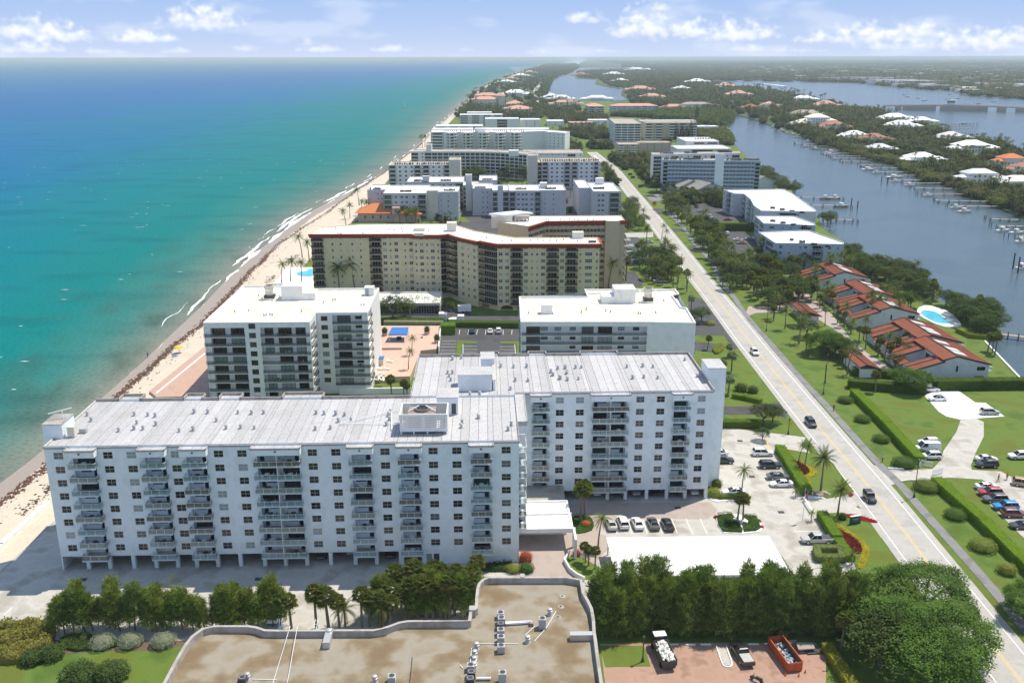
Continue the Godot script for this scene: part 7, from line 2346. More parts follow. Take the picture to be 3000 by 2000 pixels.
func wood(called:String,label:String,pts:Array,n:int,r0:float,r1:float,h0:float,h1:float,tone:Color,palms:=0.0,clear:=true,road_gap:=0.0):
	var p:=xz(pts)
	var box:=Rect2(p[0],Vector2.ZERO)
	for q in p:
		box=box.expand(q)
	var lists:=[[],[],[],[]]
	var tries:=0
	var made:=0
	while made<n and tries<n*12:
		tries+=1
		var q:=box.position+Vector2(rng.randf()*box.size.x,rng.randf()*box.size.y)
		if not Geometry2D.is_point_in_polygon(q,p) or (road_gap>0.0 and near_road(q,road_gap)):
			continue
		if clear:
			var bad:=false
			for k in keep_clear:
				if absf(q.x-k[0])<k[2] and q.y-k[1]>-k[3] and q.y-k[1]<k[4]:
					bad=true
					break
			if bad:
				continue
		made+=1
		var f:=rf(0.65,1.3)
		var dry:=rf(0.0,1.0)
		var col:=Color(tone.r*f*(1.0+0.35*dry),tone.g*f,tone.b*f)
		if rng.randf()<palms:
			var s:=rf(0.8,1.15)*r1/4.6
			lists[3].append([Transform3D(Basis(Vector3.UP,rf(0,TAU)).scaled(Vector3.ONE*s),Vector3(q.x,0,q.y)),col])
		else:
			var r:=rf(r0,r1)
			lists[rng.randi()%3].append([Transform3D(Basis(Vector3.UP,rf(0,TAU)).scaled(Vector3(r,rf(h0,h1),r)),Vector3(q.x,-0.2,q.y)),col])
	if crowns.is_empty():
		var st:=rng.state
		for k in 3:
			crowns.append(far_crown(100+k,false))
		crowns.append(far_crown(200,true))
		rng.state=st
	var root:=Node3D.new()
	root.name=numbered(called)
	add_child(root)
	tag(root,label,"trees")
	root.set_meta("kind","stuff")
	for k in 4:
		if lists[k].is_empty():
			continue
		var mm:=MultiMesh.new()
		mm.transform_format=MultiMesh.TRANSFORM_3D
		mm.use_colors=true
		mm.mesh=crowns[k]
		mm.instance_count=lists[k].size()
		for i in lists[k].size():
			mm.set_instance_transform(i,lists[k][i][0])
			mm.set_instance_color(i,lists[k][i][1])
		var o:=MultiMeshInstance3D.new()
		o.name="palm_crown" if k==3 else "crown"
		o.multimesh=mm
		o.material_override=M.leaf
		root.add_child(o,true)
		o.set_meta("kind","stuff")

func make_plants():
	make_protos()
	# ---- foreground rows
	var a=[-68.3,-128.7]
	var b=[-33.6,-128.5]
	for k in 36:
		var f:=k/35.0
		plant("casuarina","casuarina_tree","feathery casuarina in the thin row between grey parking lot and near roof","tree","casuarinas of the thin row",Vector3(lerpf(a[0],b[0],f)+rf(-0.7,0.7),0,lerpf(a[1],b[1],f)+rf(-1.3,1.3)),rf(0.72,1.12))
	for k in 16:
		plant("casuarina","casuarina_tree","feathery casuarina behind the crowd of fan palms","tree","casuarinas behind the palms",Vector3(rf(-20.0,-1.0),0,rf(-133,-130)),rf(0.8,1.0))
	for p in spots([-32.2,-128.3,-28.3,-128.3,-26.3,-128,-24.7,-128.3,-21.1,-128.2,-20,-128.4,-18.2,-128.1,-16.7,-127.8]+[-18.5,-129.2,-17.1,-130.3,-15,-130,-13.9,-130.5,-12.4,-130.5,-11.1,-130.2,-10,-130.4,-8.8,-130.1,-7.5,-130.4,-6.6,-131.2,-5.3,-130.2,-4.2,-131.1,-14.6,-133.1,-12.7,-133.7,-10.3,-133.6,-8.2,-133.6,-6,-134.1,-4.1,-135.5,-2.9,-138,-16.3,-133.7,-9.5,-136.6,-7.1,-136.5]):
		plant("sabal","fan_palm","fan palm in the crowded clump beside the near roof","palm","fan palms beside the near roof",p,rf(0.88,1.22))
	for p in spots([-23.8,-128.5,-17.7,-128]+[-18.1,-128.9,-8,-130.1]):
		plant("young_coconut","young_palm","arching young palm at the foot of the fan palm clump","palm","young palms beside the near roof",p,rf(0.9,1.1))
	a=[15.2,-125.3]
	b=[56.7,-124.6]
	for k in 92:
		var f:=rng.randf() if k>45 else k/45.0
		plant("dense_casuarina","casuarina_tree","casuarina in the dense tall row below the white carport","tree","casuarinas of the dense row",Vector3(lerpf(a[0],b[0],f)+rf(-0.8,0.8),0,lerpf(a[1],b[1],f)+rf(-4.5,0.8)),rf(0.86,1.36))
	plant("ficus","spreading_tree","huge dark green spreading tree beside the road, upper one","tree","",Vector3(68.1,0,-128.7),1.02,0)
	plant("ficus","spreading_tree","huge dark green spreading tree beside the road, lower one in the corner","tree","",Vector3(62.5,0,-116.1),1.06,1)
	plant("broad","broadleaf_tree","rounded tree leaning over the near end of the huge spreading trees","tree","",Vector3(56.6,0,-116.7),1.3)
	plant("ficus","spreading_tree","leafy tree at the right edge across the road","tree","",Vector3(85.5,0,-128.3),0.62,0)
	for p in spots([52.2,-120.5,57.5,-123.2]):
		plant("sabal","fan_palm","fan palm between casuarina row and huge spreading trees","palm","fan palms by the spreading trees",p,0.95)
	plant("sabal","fan_palm","fan palm poking out towards the road by the spreading trees","palm","",Vector3(72.9,0,-123.4),0.8)
	hedge("croton hedge with yellow tips beside the brick lot",[50,-120,50.4,-111.4],1.6,1.5,Color(0.313,0.308,0.0421))
	# ---- bottom left garden
	leafbed("sea_grape_hedge","wide sea grape hedge with orange tipped leaves in the lower left corner",[-78.9,-128.8,-75.2,-130.2,-70.4,-130.4,-68.7,-128,-67.8,-124,-68.8,-120.3,-73.4,-119.9,-75,-120.5],1.9,Color(0.256,0.241,0.0575),60,0.3)
	leafbed("shrub_bed","dark shrub bed under the casuarina row",[-68,-126.4,-64.3,-127.2,-60.4,-125.6,-57.3,-124.7,-58.3,-123.7,-65.1,-122.7],0.9,Color(0.0828,0.135,0.0319),80,0.25)
	patch("garden_soil",[-69.3,-127.9,-48.7,-127.9,-47.8,-124,-52.8,-123,-58.7,-123.1,-66.2,-122.2],0.012,M.soil)
	for q in [["grey green bush below the casuarina row, left one",Vector3(-60.2,0,-124.5)],["grey green bush below the casuarina row, middle one",Vector3(-56,0,-124.7)],["grey green bush below the casuarina row, right one",Vector3(-51,0,-124.6)]]:
		shrub(q[0],q[1],1.9,1.7,Color(0.286,0.312,0.217),"grey green bushes")
	for q in [["dark palm like bush on the lower left lawn edge, left one",Vector3(-69,0,-120.7),1.7],["dark palm like bush on the lower left lawn edge, right one",Vector3(-66.6,0,-121.7),1.8],["big dark green bush on the lower left lawn",Vector3(-60,0,-115.9),2.6],["spiky dark bush at the bottom left of the lawn",Vector3(-55.7,0,-116.3),2.4]]:
		shrub(q[0],q[1],q[2],q[2]*1.1,Color(0.0753,0.121,0.0319),"",0.3)
	# ---- condominium front garden
	for q in [[[14.8,-164.2,17.3,-164.8,18.9,-164.1,19,-159.2,16.5,-157.5,14.5,-157.8],"dark clipped shrubs round the palms by the white entrance"]]:
		leafbed("shrub_bed",q[1],q[0],0.5,Color(0.0677,0.142,0.0256),70)
	for p in spots([16.5,-162.3,17.5,-163.1]):
		plant("sabal","fan_palm","tall fan palm by the white entrance canopy","palm","fan palms by the entrance",p,1.15)
	shrub("orange leaved shrub under the entrance palms",Vector3(17.5,0,-160.8),0.9,1.0,Color(0.512,0.156,0.0511))
	plant("coconut","coconut_palm","coconut palm leaning by the corner of the white carport","palm","",Vector3(18.8,0,-152),0.78,0)
	for p in spots([16.5,-145.9,17.5,-144.9,16.1,-147.2]):
		plant("sabal","fan_palm","low fan palm in the curved bed beside the brick drive","palm","fan palms in the curved bed",p,0.62)
	patch("curved_bed",[12.3,-147.1,13.7,-149.9,15.7,-148.8,19.3,-144.3,18.7,-141.3,14.5,-141.4,13,-144.2],0.05,M.lawn)
	shrub("pink flowering shrub in the curved bed",Vector3(14.7,0,-149.7),0.8,1.2,Color(0.42,0.08,0.11))
	for q in [[Vector3(5.4,0,-147.8),"red leaved shrub at the end of the pale blue wall",Color(0.391,0.0994,0.0511),1.3,2.0],[Vector3(5.4,0,-144.5),"green box shrub at the end of the pale blue wall",Color(0.0753,0.142,0.0319),1.4,1.5],[Vector3(3.2,0,-144.5),"yellow flecked shrub at the foot of the pale blue wall",Color(0.256,0.27,0.0511),1.3,1.3]]:
		shrub(q[1],q[0],q[3],q[4],q[2])
	leafbed("shrub_bed","dark shrubs along the foot of the pale blue wall",[-5.2,-146.2,2.9,-147.1,2.8,-144.2,-4.8,-144.4],1.0,Color(0.0602,0.106,0.0256),70,0.22,0)
	patch("planter",[43.1,-163.6,46.3,-164.9,51,-163.4,51.1,-161.6,51.2,-159,50.2,-157.5,46.7,-156.8,43.1,-157.1,42.7,-159.7],0.15,M.white_paint)
	leafbed("planter_hedge","dark clipped hedge block in the parking planter, left part",[43.4,-163.6,46.4,-164.4,46.9,-161.3,46.9,-157.8,46.6,-157.1,43.2,-157.5,42.9,-160.1],1.1,Color(0.0677,0.128,0.0256),90,0.16,0)
	leafbed("planter_hedge","dark clipped hedge block in the parking planter, right part",[48.5,-163.5,50.9,-163.2,50.9,-160.8,50.5,-158.6,49.5,-157.7,47.1,-157.4,47.6,-160.4],1.1,Color(0.0677,0.135,0.0256),90,0.16,0)
	for p in spots([46.7,-161.1,47.7,-160.8]):
		plant("sabal","fan_palm","fan palm standing in the parking planter","palm","fan palms in the planter",p,0.9)
	for q in [[Vector3(43.1,0,-163.4),"red flowers at the left corner of the planter"],[Vector3(50.9,0,-159.2),"red flowers at the right corner of the planter"],[Vector3(51.1,0,-161.6),"red flowers at the upper right corner of the planter"]]:
		shrub(q[1],q[0],0.45,0.5,Color(0.48,0.04,0.07))
	patch("planter",[43.5,-171.1,46.4,-174.5,51.7,-173.4,51.5,-170.9,44.7,-170.1],0.15,M.white_paint)
	hedge("low hedge in front of the white parked sedan",[45.9,-171.5,51.3,-171.7],1.3,0.8,Color(0.176,0.237,0.0421),90)
	shrub("round yellow green shrub at the corner of the pale blue wing",Vector3(44.9,0,-172.6),1.5,1.9,Color(0.256,0.284,0.0511))
	shrub("dark shrub beside the foot of the pale blue wing",Vector3(46.4,0,-177.1),1.2,1.8,Color(0.0903,0.142,0.0256))
	plant("coconut","coconut_palm","slim palm with curved trunk by the white parked sedan","palm","",Vector3(50.6,0,-173),0.72,1)
	hedge("clipped hedge beside the parked cars, upper one",[64.9,-194.3,63.9,-173.1],2.2,1.7,Color(0.196,0.308,0.0309),90)
	hedge("clipped hedge beside the silver pickup",[63.6,-162.2,63.2,-153.7],2.0,1.7,Color(0.196,0.308,0.0309),90)
	hedge("clipped hedge below the silver pickup",[63.2,-152.5,63.3,-146.8],1.7,1.3,Color(0.186,0.3,0.0309),90)
	hedge("square grey green hedge ring on the entrance lot",[58.1,-149.2,57.5,-146.6,61.7,-146.3,62.6,-149.7,58.2,-149.8],1.3,1.3,Color(0.255,0.3,0.105),90)
	patch("entrance_lawn",[66.5,-196.1,72.5,-193.2,74.8,-187.8,74.2,-173.8,70.8,-171.9,67.6,-171,65.9,-174,64.9,-175.1,66,-192.8],0.12,M.lawn)
	patch("sign_lawn",[64.2,-164.5,68.7,-164.8,72.4,-160.7,71.4,-142,62.6,-138.8,63.7,-145.9,63.8,-152.5],0.12,M.lawn)
	leafbed("yellow_bed","yellow green bed of low plants by the upper entrance hedge",[66.2,-194.3,66.4,-191,68.1,-188.6,68.8,-186.3,70.1,-184.6,69.3,-181.8,67,-180.8,66.2,-175.6,65,-175.3,65.6,-180.8,67.5,-182.4,68.5,-184.6,68.2,-187.4,66.3,-189.2],0.5,Color(0.497,0.426,0.0383),110,0.16)
	leafbed("red_bed","dark red bed of low plants round the upper entrance palms",[66,-189.8,67.6,-188.6,68.4,-184.9,67.9,-182.9,66.4,-181.9,65.7,-184.1,65.5,-187.5],0.55,Color(0.181,0.0312,0.0256),110,0.18)
	leafbed("yellow_bed","yellow green bed of low plants curving below the sign",[65.2,-160.9,66.6,-158.6,67.4,-155.7,68.4,-152.4,68.2,-150,66.5,-146.6,64.3,-143.3,63.4,-144,65.6,-147.7,67,-150.4,67.4,-153.6,66.6,-155.7,65.2,-158.2],0.5,Color(0.497,0.426,0.0383),110,0.16)
	leafbed("red_bed","dark red teardrop bed of low plants below the sign",[65.1,-158.5,66.3,-156.1,67.2,-152.4,67,-150.4,66.3,-149.1,64.9,-148.5,64.6,-152,64.7,-155.7],0.55,Color(0.196,0.0312,0.0281),110,0.18)
	leafbed("red_flowers","bright red flower strip beside the road behind the green sign",[68.5,-163.9,70.5,-164.1,73.4,-161.5,74.1,-160.6,73,-160.4,70,-161.6,68.4,-163],0.4,Color(0.45,0.022,0.035),130,0.14)
	leafbed("red_flowers","small red flower patch by the road below the date palm",[72.9,-173.4,73.8,-172.8,73.2,-171.9,72.2,-171.4],0.4,Color(0.45,0.022,0.035),130,0.14)
	plant("date","date_palm","tall date palm on the entrance lawn","palm","",Vector3(67.3,0,-174),1.12,1)
	plant("date","date_palm","stout date palm beside the entrance from the road","palm","",Vector3(67,0,-163.3),0.95,0)
	plant("coconut","coconut_palm","palm at the upper red bed, left of the pair","palm","",Vector3(67,0,-187.8),0.58,2)
	plant("coconut","coconut_palm","palm at the upper red bed, right of the pair","palm","",Vector3(67.2,0,-184.3),0.72,3)
	for q in [[Vector3(61.4,0,-171.7),"small feathery cycad by the end of the upper hedge"],[Vector3(61.2,0,-161.4),"small feathery cycad beside the flag pole"]]:
		plant("young_coconut","cycad",q[1],"palm","",q[0],0.42)
	shrub("dark bushes behind the green sign",Vector3(67.5,0,-162.1),0.9,1.4,Color(0.0753,0.121,0.0256))
	plant("young_coconut","young_palm","small palm beside the yellow bed and hedge ring","palm","",Vector3(63.1,0,-145.2),0.6)
	hedge("clipped hedge along the upper edge of the parking lot",[54.7,-209.8,63.8,-209.6],2.0,1.8,Color(0.137,0.218,0.0309),80)
	for q in [[Vector3(65.7,0,-210.8),0.85,"broad tree over the parking lot corner, left one"],[Vector3(68.4,0,-212.4),0.7,"broad tree over the parking lot corner, right one"],[Vector3(62.7,0,-201.1),0.5,"small round tree at the parking lot corner"]]:
		plant("broad","broadleaf_tree",q[2],"tree","",q[0],q[1])
	hedge("curved clipped hedge on the lawn by the side street",[63.5,-230,65.8,-228.5,68.9,-226],1.8,1.3,Color(0.196,0.291,0.0309),80)
	for q in [[Vector3(67.9,0,-251.3),1.05,"silvery palm beside the condominium wing, far one"],[Vector3(62.5,0,-233.1),1.0,"silvery palm beside the condominium wing, near one"]]:
		plant("silver","silver_palm",q[2],"palm","",q[0],q[1])
	for q in [[Vector3(66.2,0,-256.1),1.6,"bushy palm cluster by the wing roof"],[Vector3(66.5,0,-235),1.7,"dark shrub on the lawn by the side street"],[Vector3(69.4,0,-233.9),1.4,"bronze leaved shrub on the lawn by the side street"]]:
		shrub(q[2],q[0],q[1],q[1]*1.4,Color(0.105,0.149,0.0383),"",0.28)
	plant("silver","silver_palm","silvery palm beside the street tower corner","palm","",Vector3(70.2,0,-318.5),0.95)
	plant("silver","silver_palm","silvery palm on the point between side streets","palm","",Vector3(70.8,0,-264.3),0.8)
	for q in [[Vector3(67.6,0,-301.6),0.75,"dark broad tree by the street tower, near one"],[Vector3(70.5,0,-303.2),0.8,"dark broad tree by the street tower, right one"]]:
		plant("broad","broadleaf_tree",q[2],"tree","",q[0],q[1])
	plant("sabal","fan_palm","short fan palm on the lawn by the street tower","palm","",Vector3(65.7,0,-272.3),0.7)
	shrub("yellow green shrubs at the street tower drive",Vector3(72.9,0,-299.9),1.6,1.4,Color(0.301,0.312,0.0639))
	leafbed("yellow_bed","yellow green shrubs on the lawn by the side street",[66.9,-272.6,71.4,-277.9,71.3,-272.4,67,-266],1.2,Color(0.301,0.312,0.0511),60,0.22)
	# ---- east of the road
	hedge("long clipped hedge on the lawn across the road, upper one",[95.5,-230.2,94.9,-208.2,93.7,-187.9],2.3,1.9,Color(0.216,0.337,0.0282),95)
	hedge("long clipped hedge on the lawn across the road, lower one",[92.6,-176.2,93.3,-158.6,92.9,-143.6,92.9,-135],2.3,1.9,Color(0.225,0.346,0.0282),95)
	var rn:=["farthest","second","third","fourth","fifth"]
	var ri:=0
	for p in spots([91.4,-226,90.8,-212.7,90.4,-200.1]):
		shrub("round clipped shrub beside the upper long hedge, %s"%rn[ri],p,2.0,1.7,Color(0.0978,0.163,0.0281),"round shrubs on the lawn")
		ri+=1
	shrub("double round shrub at the white gate, upper side",Vector3(90,0,-186.4),2.6,2.0,Color(0.0903,0.156,0.0281))
	shrub("bushy yellow green shrub at the white gate, lower side",Vector3(89.6,0,-174.7),2.6,2.1,Color(0.151,0.206,0.0383))
	shrub("round clipped shrub beside the lower long hedge, far one",Vector3(89.7,0,-162.3),2.1,1.8,Color(0.0978,0.177,0.0281))
	shrub("round yellow green shrub beside the lower long hedge, near one",Vector3(89,0,-150.3),2.4,1.9,Color(0.211,0.27,0.0511))
	shrub("yellow green shrub beside the leafy tree at the right edge",Vector3(89,0,-141.9),1.6,1.9,Color(0.256,0.284,0.0511))
	hedge("tall long hedge behind the white parking pad",[120,-235.2,132,-235.3,145.2,-235.3],3.0,2.8,Color(0.108,0.173,0.0309),55,0.24)
	hedge("dark hedge left of the big tree by the parking pad",[96.9,-236.9,105.6,-234.4,114.3,-232],2.6,2.4,Color(0.117,0.182,0.0309),60,0.22)
	hedge("hedge in front of the townhouse end wall",[102.1,-247.6,112.4,-244.3],2.6,2.2,Color(0.108,0.173,0.0309),60,0.22)
	plant("ficus","spreading_tree","large dark tree beside the white parking pad","tree","",Vector3(112.2,0,-234.3),0.72,0)
	plant("sabal","fan_palm","bushy pale fan palm at the head of the upper long hedge","palm","",Vector3(102.1,0,-233),0.85)
	plant("ficus","spreading_tree","large round dense tree on the lawn by the brick lane","tree","",Vector3(100.6,0,-267.1),0.85,0)
	plant("broad","broadleaf_tree","greyish olive tree left of the large round dense tree","tree","",Vector3(100.2,0,-284.2),0.9)
	plant("broad","broadleaf_tree","dark round tree by the halfway garage","tree","",Vector3(102.2,0,-297.6),0.85)
	plant("coconut","coconut_palm","coconut palm beside the nearest garage","palm","",Vector3(99.8,0,-247.6),0.85)
	plant("coconut","coconut_palm","coconut palm on the brick lane by the halfway garage","palm","",Vector3(110.7,0,-297.4),0.72)
	plant("coconut","coconut_palm","tall coconut palm by the water behind the townhouses","palm","",Vector3(169.4,0,-361.8),0.9)
	for p in spots([150.9,-268.7,151.4,-266.9,150.9,-264.6]):
		plant("sabal","fan_palm","slender palm of three on the seawall lawn","palm","three palms on the seawall lawn",p,0.95)
	hedge("clipped yellow edged hedge beside the townhouse pool",[151.9,-288.7,152.8,-282.8,156.2,-281.4],2.4,1.5,Color(0.294,0.328,0.0492),60)
	scatter([119.3,-357.2,127.5,-356.9,120.6,-316.5,118.4,-293,116.9,-261,113.6,-258.8,115.3,-287.7,116.5,-316.6,115.7,-340.3],37,2.0,["sabal","coconut","sabal","young_coconut"],"in the front gardens of the townhouses","in the townhouse front gardens",0.61,1)
	scatter([114.2,-403.8,127.8,-418.7,140.6,-418.4,145.3,-398,128.3,-379.9,117,-357.2,110.1,-357.4,112.1,-384.9],49,2.5,["sabal","broad","sabal","coconut"],"in the grove above the brick lane","in the grove above the lane",0.85,1.2)
	scatter([103.5,-363.6,109.2,-357.5,115.7,-340.3,115.5,-331.5,108.3,-316.9,99.3,-317.1,96.4,-337.3],43,2.4,["sabal","sabal","broad"],"in the clump at the lane entrance","at the lane entrance",0.85,1.2)
	scatter([103.1,-275.3,107,-268.1,103.4,-252.7,98.1,-254.9],10,2.1,["sabal","broad"],"beside the large round dense tree","beside the round dense tree",0.6,0.9)
	scatter([164.9,-417.7,160.8,-390.4,169.6,-376.5,170.4,-357.7,169,-342.5,161.6,-330.2,157.7,-339.1,155.8,-356.1,150.7,-364.3,153,-388.3],66,2.9,["broad","broad","broad","sabal"],"on the bank behind the far townhouses","on the bank behind the townhouses",0.7,1.0)
	scatter([160.9,-328.5,165.1,-317.7,175,-315,167.9,-294.5,160.8,-283.9,156.1,-282.7,157.3,-292,158.5,-303.3,162.2,-318.6],37,3.1,["broad","broad","broad","sabal"],"on the bank beside the townhouse pool","beside the townhouse pool",0.75,1.15)
	scatter([144.6,-339.5,147.7,-328.9,150.5,-315.7,141.3,-309.8,137,-316.1],17,2.2,["sabal","broad","coconut"],"between the townhouse rows","between the townhouse rows",0.73,1.1)
	scatter([139.4,-375.2,148.2,-372.8,145.3,-362.5,136.6,-356.7,130.7,-360.8],17,2.2,["sabal","broad","coconut"],"between the far townhouse rows","between the far townhouse rows",0.73,1.1)
	scatter([95.5,-311,100.9,-304.9,99.2,-288.2,94.9,-263.8,93.7,-270.8,93.2,-288.3],5,4.0,["sabal","coconut"],"on the verge lawn beside the grey path","on the verge lawn",0.8,1.0)
	scatter([120.6,-270,126.6,-272.3,125.6,-254.2,115.3,-251.3,115,-258.8],9,2.2,["broad","sabal","broad"],"before the nearest townhouse","before the nearest townhouse",0.7,1.0)
	scatter([130.4,-316.3,132.5,-304,135.8,-296.7,132.2,-292.7,128.6,-301.2],9,2.4,["sabal","coconut","broad"],"between nearest and middle townhouse rows","between near townhouse rows",0.7,1.0)
	# ---- along the road,far part
	scatter([64.1,-413,72.8,-415.6,82.1,-408.2,78,-386.7,67.1,-356.2,63,-356.4,60.8,-372.4,59.6,-382.2],37,2.7,["broad","broad","coconut","sabal"],"in the dark clump left of the road","left of the road by the yellow building",0.75,1.05)
	scatter([73.8,-381.8,79.5,-371.9,74.7,-345.4,68.4,-341.4],10,2.4,["coconut","sabal"],"behind the street tower","behind the street tower",0.8,1.05)
	scatter([77.6,-551.3,86.2,-531.7,80.9,-488.8,75.7,-473.5,67,-473.8],29,2.2,["coconut","sabal","broad"],"on the corner lawn left of the road","on the corner lawn left of the road",0.7,1.0)
	scatter([91.4,-791.2,98.8,-771.4,93.9,-678.9,87.6,-541.1,83.1,-541.3,86.6,-617.9,85.3,-694.4],34,2.5,["coconut","broad","sabal"],"lining the left side of the far road","lining the far road on the left",0.7,1.0)
	scatter([99.8,-540.8,109.8,-545.3,109,-504.3,115.3,-487.7,108.1,-431.3,104,-399.2,97,-394,96.9,-419.4,99.5,-458.2,100.5,-504.6],72,2.5,["sabal","coconut","sabal","broad"],"between the road and the lagoon car parks","between road and car parks",0.73,1.1)
	scatter([96.2,-413.5,102.8,-399.2,107.5,-388.5,110.4,-380.8,101.5,-357.5,91.1,-340.8,90.1,-357.8,95.8,-391.4],37,2.5,["sabal","coconut","coconut","broad"],"on the lawn above the far garage","on the lawn above the far garage",0.85,1.2)
	scatter([120.6,-810.6,138.5,-809.9,129,-717,120.9,-670.6,120.1,-598.6,120.6,-560.1,109.6,-560.4,107.8,-605,109.7,-671],66,2.9,["broad","broad","sabal","silver"],"on the right of the far road","on the right of the far road",0.8,1.2)
	scatter([121.9,-616.7,131.8,-598.3,146.9,-597.8,137,-549.4,133.5,-575.6,117.9,-570.7],37,2.5,["sabal","broad"],"round the grey gabled roofs","round the gabled roofs",0.8,1.1)
	scatter([123.4,-674.1,140.3,-673.6,162.9,-665.5,187.8,-654,184,-640.4,158.8,-648.1,136,-652.3],43,3.0,["sabal","broad","broad"],"at the foot of the slab building","at the foot of the slab building",0.8,1.15)
	scatter([212.1,-739.7,207.2,-682.5,201.2,-620.3,193.4,-584.7,192,-596.3,191,-633.6,190.6,-661],37,2.9,["broad"],"on the lagoon bank by the slab building","on the lagoon bank by the slab building",0.8,1.15)
	scatter([130.6,-421.4,143.6,-424.1,159.3,-408.8,153.9,-392.4,135.3,-398.3,119,-385.6],31,2.7,["broad","sabal","broad"],"between apartment block and far townhouses","between apartments and townhouses",0.75,1.05)
	scatter([181.5,-510.7,184.3,-502,173.9,-470.5,171.9,-474.3],7,2.1,["broad","sabal"],"at the water by the middle lagoon block","at the water by the lagoon blocks",0.7,1.0)
	scatter([102.5,-472.7,113.6,-479.9,115.1,-457.8,108.2,-419,103.5,-419.2],23,2.5,["sabal"],"inside the lagoon car parks","inside the car parks",0.55,0.75)
	hedge("tall hedge between the two lagoon car parks",[109.3,-476.2,134.9,-475.5],3.0,4.0,Color(0.117,0.182,0.0309),30,0.34)
	plant("date","date_palm","date palm by the yellow building car park","palm","",Vector3(73.2,0,-437.1),1.2)
	plant("date","date_palm","date palm at the roadside below the yellow car park","palm","",Vector3(78.3,0,-417),1.0)
	plant("coconut","coconut_palm","coconut palm leaning over the road, upper one","palm","",Vector3(83.3,0,-453.5),0.8)
	plant("coconut","coconut_palm","coconut palm leaning over the road, lower one","palm","",Vector3(82.7,0,-441.7),0.75)
	plant("sabal","fan_palm","tall fan palm on the yellow building drive","palm","",Vector3(53.3,0,-364.5),1.35)
	plant("coconut","coconut_palm","tall coconut palm beside the yellow building end wall, left","palm","",Vector3(44.8,0,-352.5),1.2)
	plant("coconut","coconut_palm","tall coconut palm beside the yellow building end wall, right","palm","",Vector3(48.6,0,-354.6),0.8)
	# ---- beach and pool terrace palms
	var bi:=0
	for p in spots([-80.8,-567,-77.1,-489.4,-79.5,-519.2,-74.6,-530.2,-69.9,-522.6,-85.5,-413.3,-81.1,-406.2,-84.2,-363.6,-80.5,-363.5,-75.9,-362.6,-57.3,-339.4,-51.7,-340.9,-69.4,-946.5,-66.8,-946.4]):
		var lb:String=["by the grey condominium on the beach","left of the orange roofed beach house, front","left of the orange roofed beach house, middle","left of the orange roofed beach house, back","over the orange roof","on the sand above the beach pool, left","on the sand above the beach pool, right","at the beach pool, tallest on the left","at the beach pool, middle","at the beach pool, right","in front of the yellow wall, left","in front of the yellow wall, right","on the beach at the wavy building, left","on the beach at the wavy building, right"][bi]
		plant("coconut","coconut_palm","coconut palm "+lb,"palm","coconut palms by the beach",p,rf(0.95,1.15)*(1.3 if bi in [10,11,12,13] else 1.0))
		bi+=1
	scatter([-50.6,-500.5,-38.1,-502.9,-37.6,-523,-44.2,-520.2,-50.9,-514.6],14,2.5,["broad","coconut","date"],"beside the orange roofed beach house","by the orange roofed beach house",0.8,1.1)
	for q in [[Vector3(-26.8,1.6,-230.5),"fan palm below the pool deck, left",0.95],[Vector3(-23.7,1.6,-230.1),"fan palm below the pool deck, middle",0.8],[Vector3(-22.8,1.6,-231.4),"fan palm below the pool deck, right",0.75],[Vector3(-14.3,0,-309.4),"yellowish fan palm in the dark court of yellow building",0.95]]:
		plant("sabal","fan_palm",q[1],"palm","",Vector3(q[0].x,0,q[0].z),q[2])
	for q in [[Vector3(-24.2,1.6,-263.6),"curly palm in a tub on the pool deck, upper",0.62],[Vector3(-24.2,1.6,-251.1),"curly palm in a tub on the pool deck, lower",0.62]]:
		plant("coconut","tub_palm",q[1],"palm","",q[0],q[2])
	plant("broad","broadleaf_tree","wide dark tree beside the beachfront tower","tree","",Vector3(-34.3,0,-307.7),1.35)
	plant("broad","broadleaf_tree","dark tree beside the garage wing","tree","",Vector3(-30.7,0,-311),1.0)
	hedge("dark hedge along the tower car park",[-13.8,-300.2,8.8,-298.5],3.0,1.9,Color(0.117,0.191,0.0309),60,0.22)
	hedge("dark hedge behind the pool deck",[-36.8,-303.5,-17.2,-302.9],2.4,2.0,Color(0.0979,0.164,0.0309),60,0.22)
	hedge("silvery hedge along the pool deck wall",[-35.7,-298.7,-17.2,-297.7],1.8,2.6,Color(0.391,0.419,0.253),60,0.2)
	hedge("clipped green hedge block at the corner of pool deck",[-15.8,-292.5,-13.8,-292.5],4.5,3.2,Color(0.147,0.255,0.0309),60,0.2)
	leafbed("roof_vines","trailing vines over the white garage roof",[-39.7,-322.4,-31.7,-326,-20.5,-326.9,-18.3,-320.6,-18.9,-314.5,-21.9,-318.2,-27.8,-316.5,-37.1,-318.6],5.0,Color(0.135,0.185,0.0511),22,0.35)
	# ---- curved condominium court and far road
	scatter([-21.5,-683.5,27,-678.4,27.7,-696,-20.2,-701.4],20,3.4,["broad","coconut","broad"],"in the court of the curved condominium","in the court of the curved condominium",0.9,1.3)
	var cy:=0
	for p in spots([195,-1004,200.8,-1003.7,205.9,-1003.5,209.9,-1003.4]):
		plant("cypress","cypress_tree","tall dark cypress before the tan apartments, %s"%["first","second","third","fourth"][cy]+" from left","tree","tall cypress trees",p,1.3+0.1*(cy%2))
		cy+=1
	plant("cypress","cypress_tree","lone dark cypress beyond the low white roofs","tree","",Vector3(284.5,0,-1323.1),1.5)
	plant("cypress","cypress_tree","dark cypress on the island beside a white villa","tree","",Vector3(605.9,0,-1920),1.6)
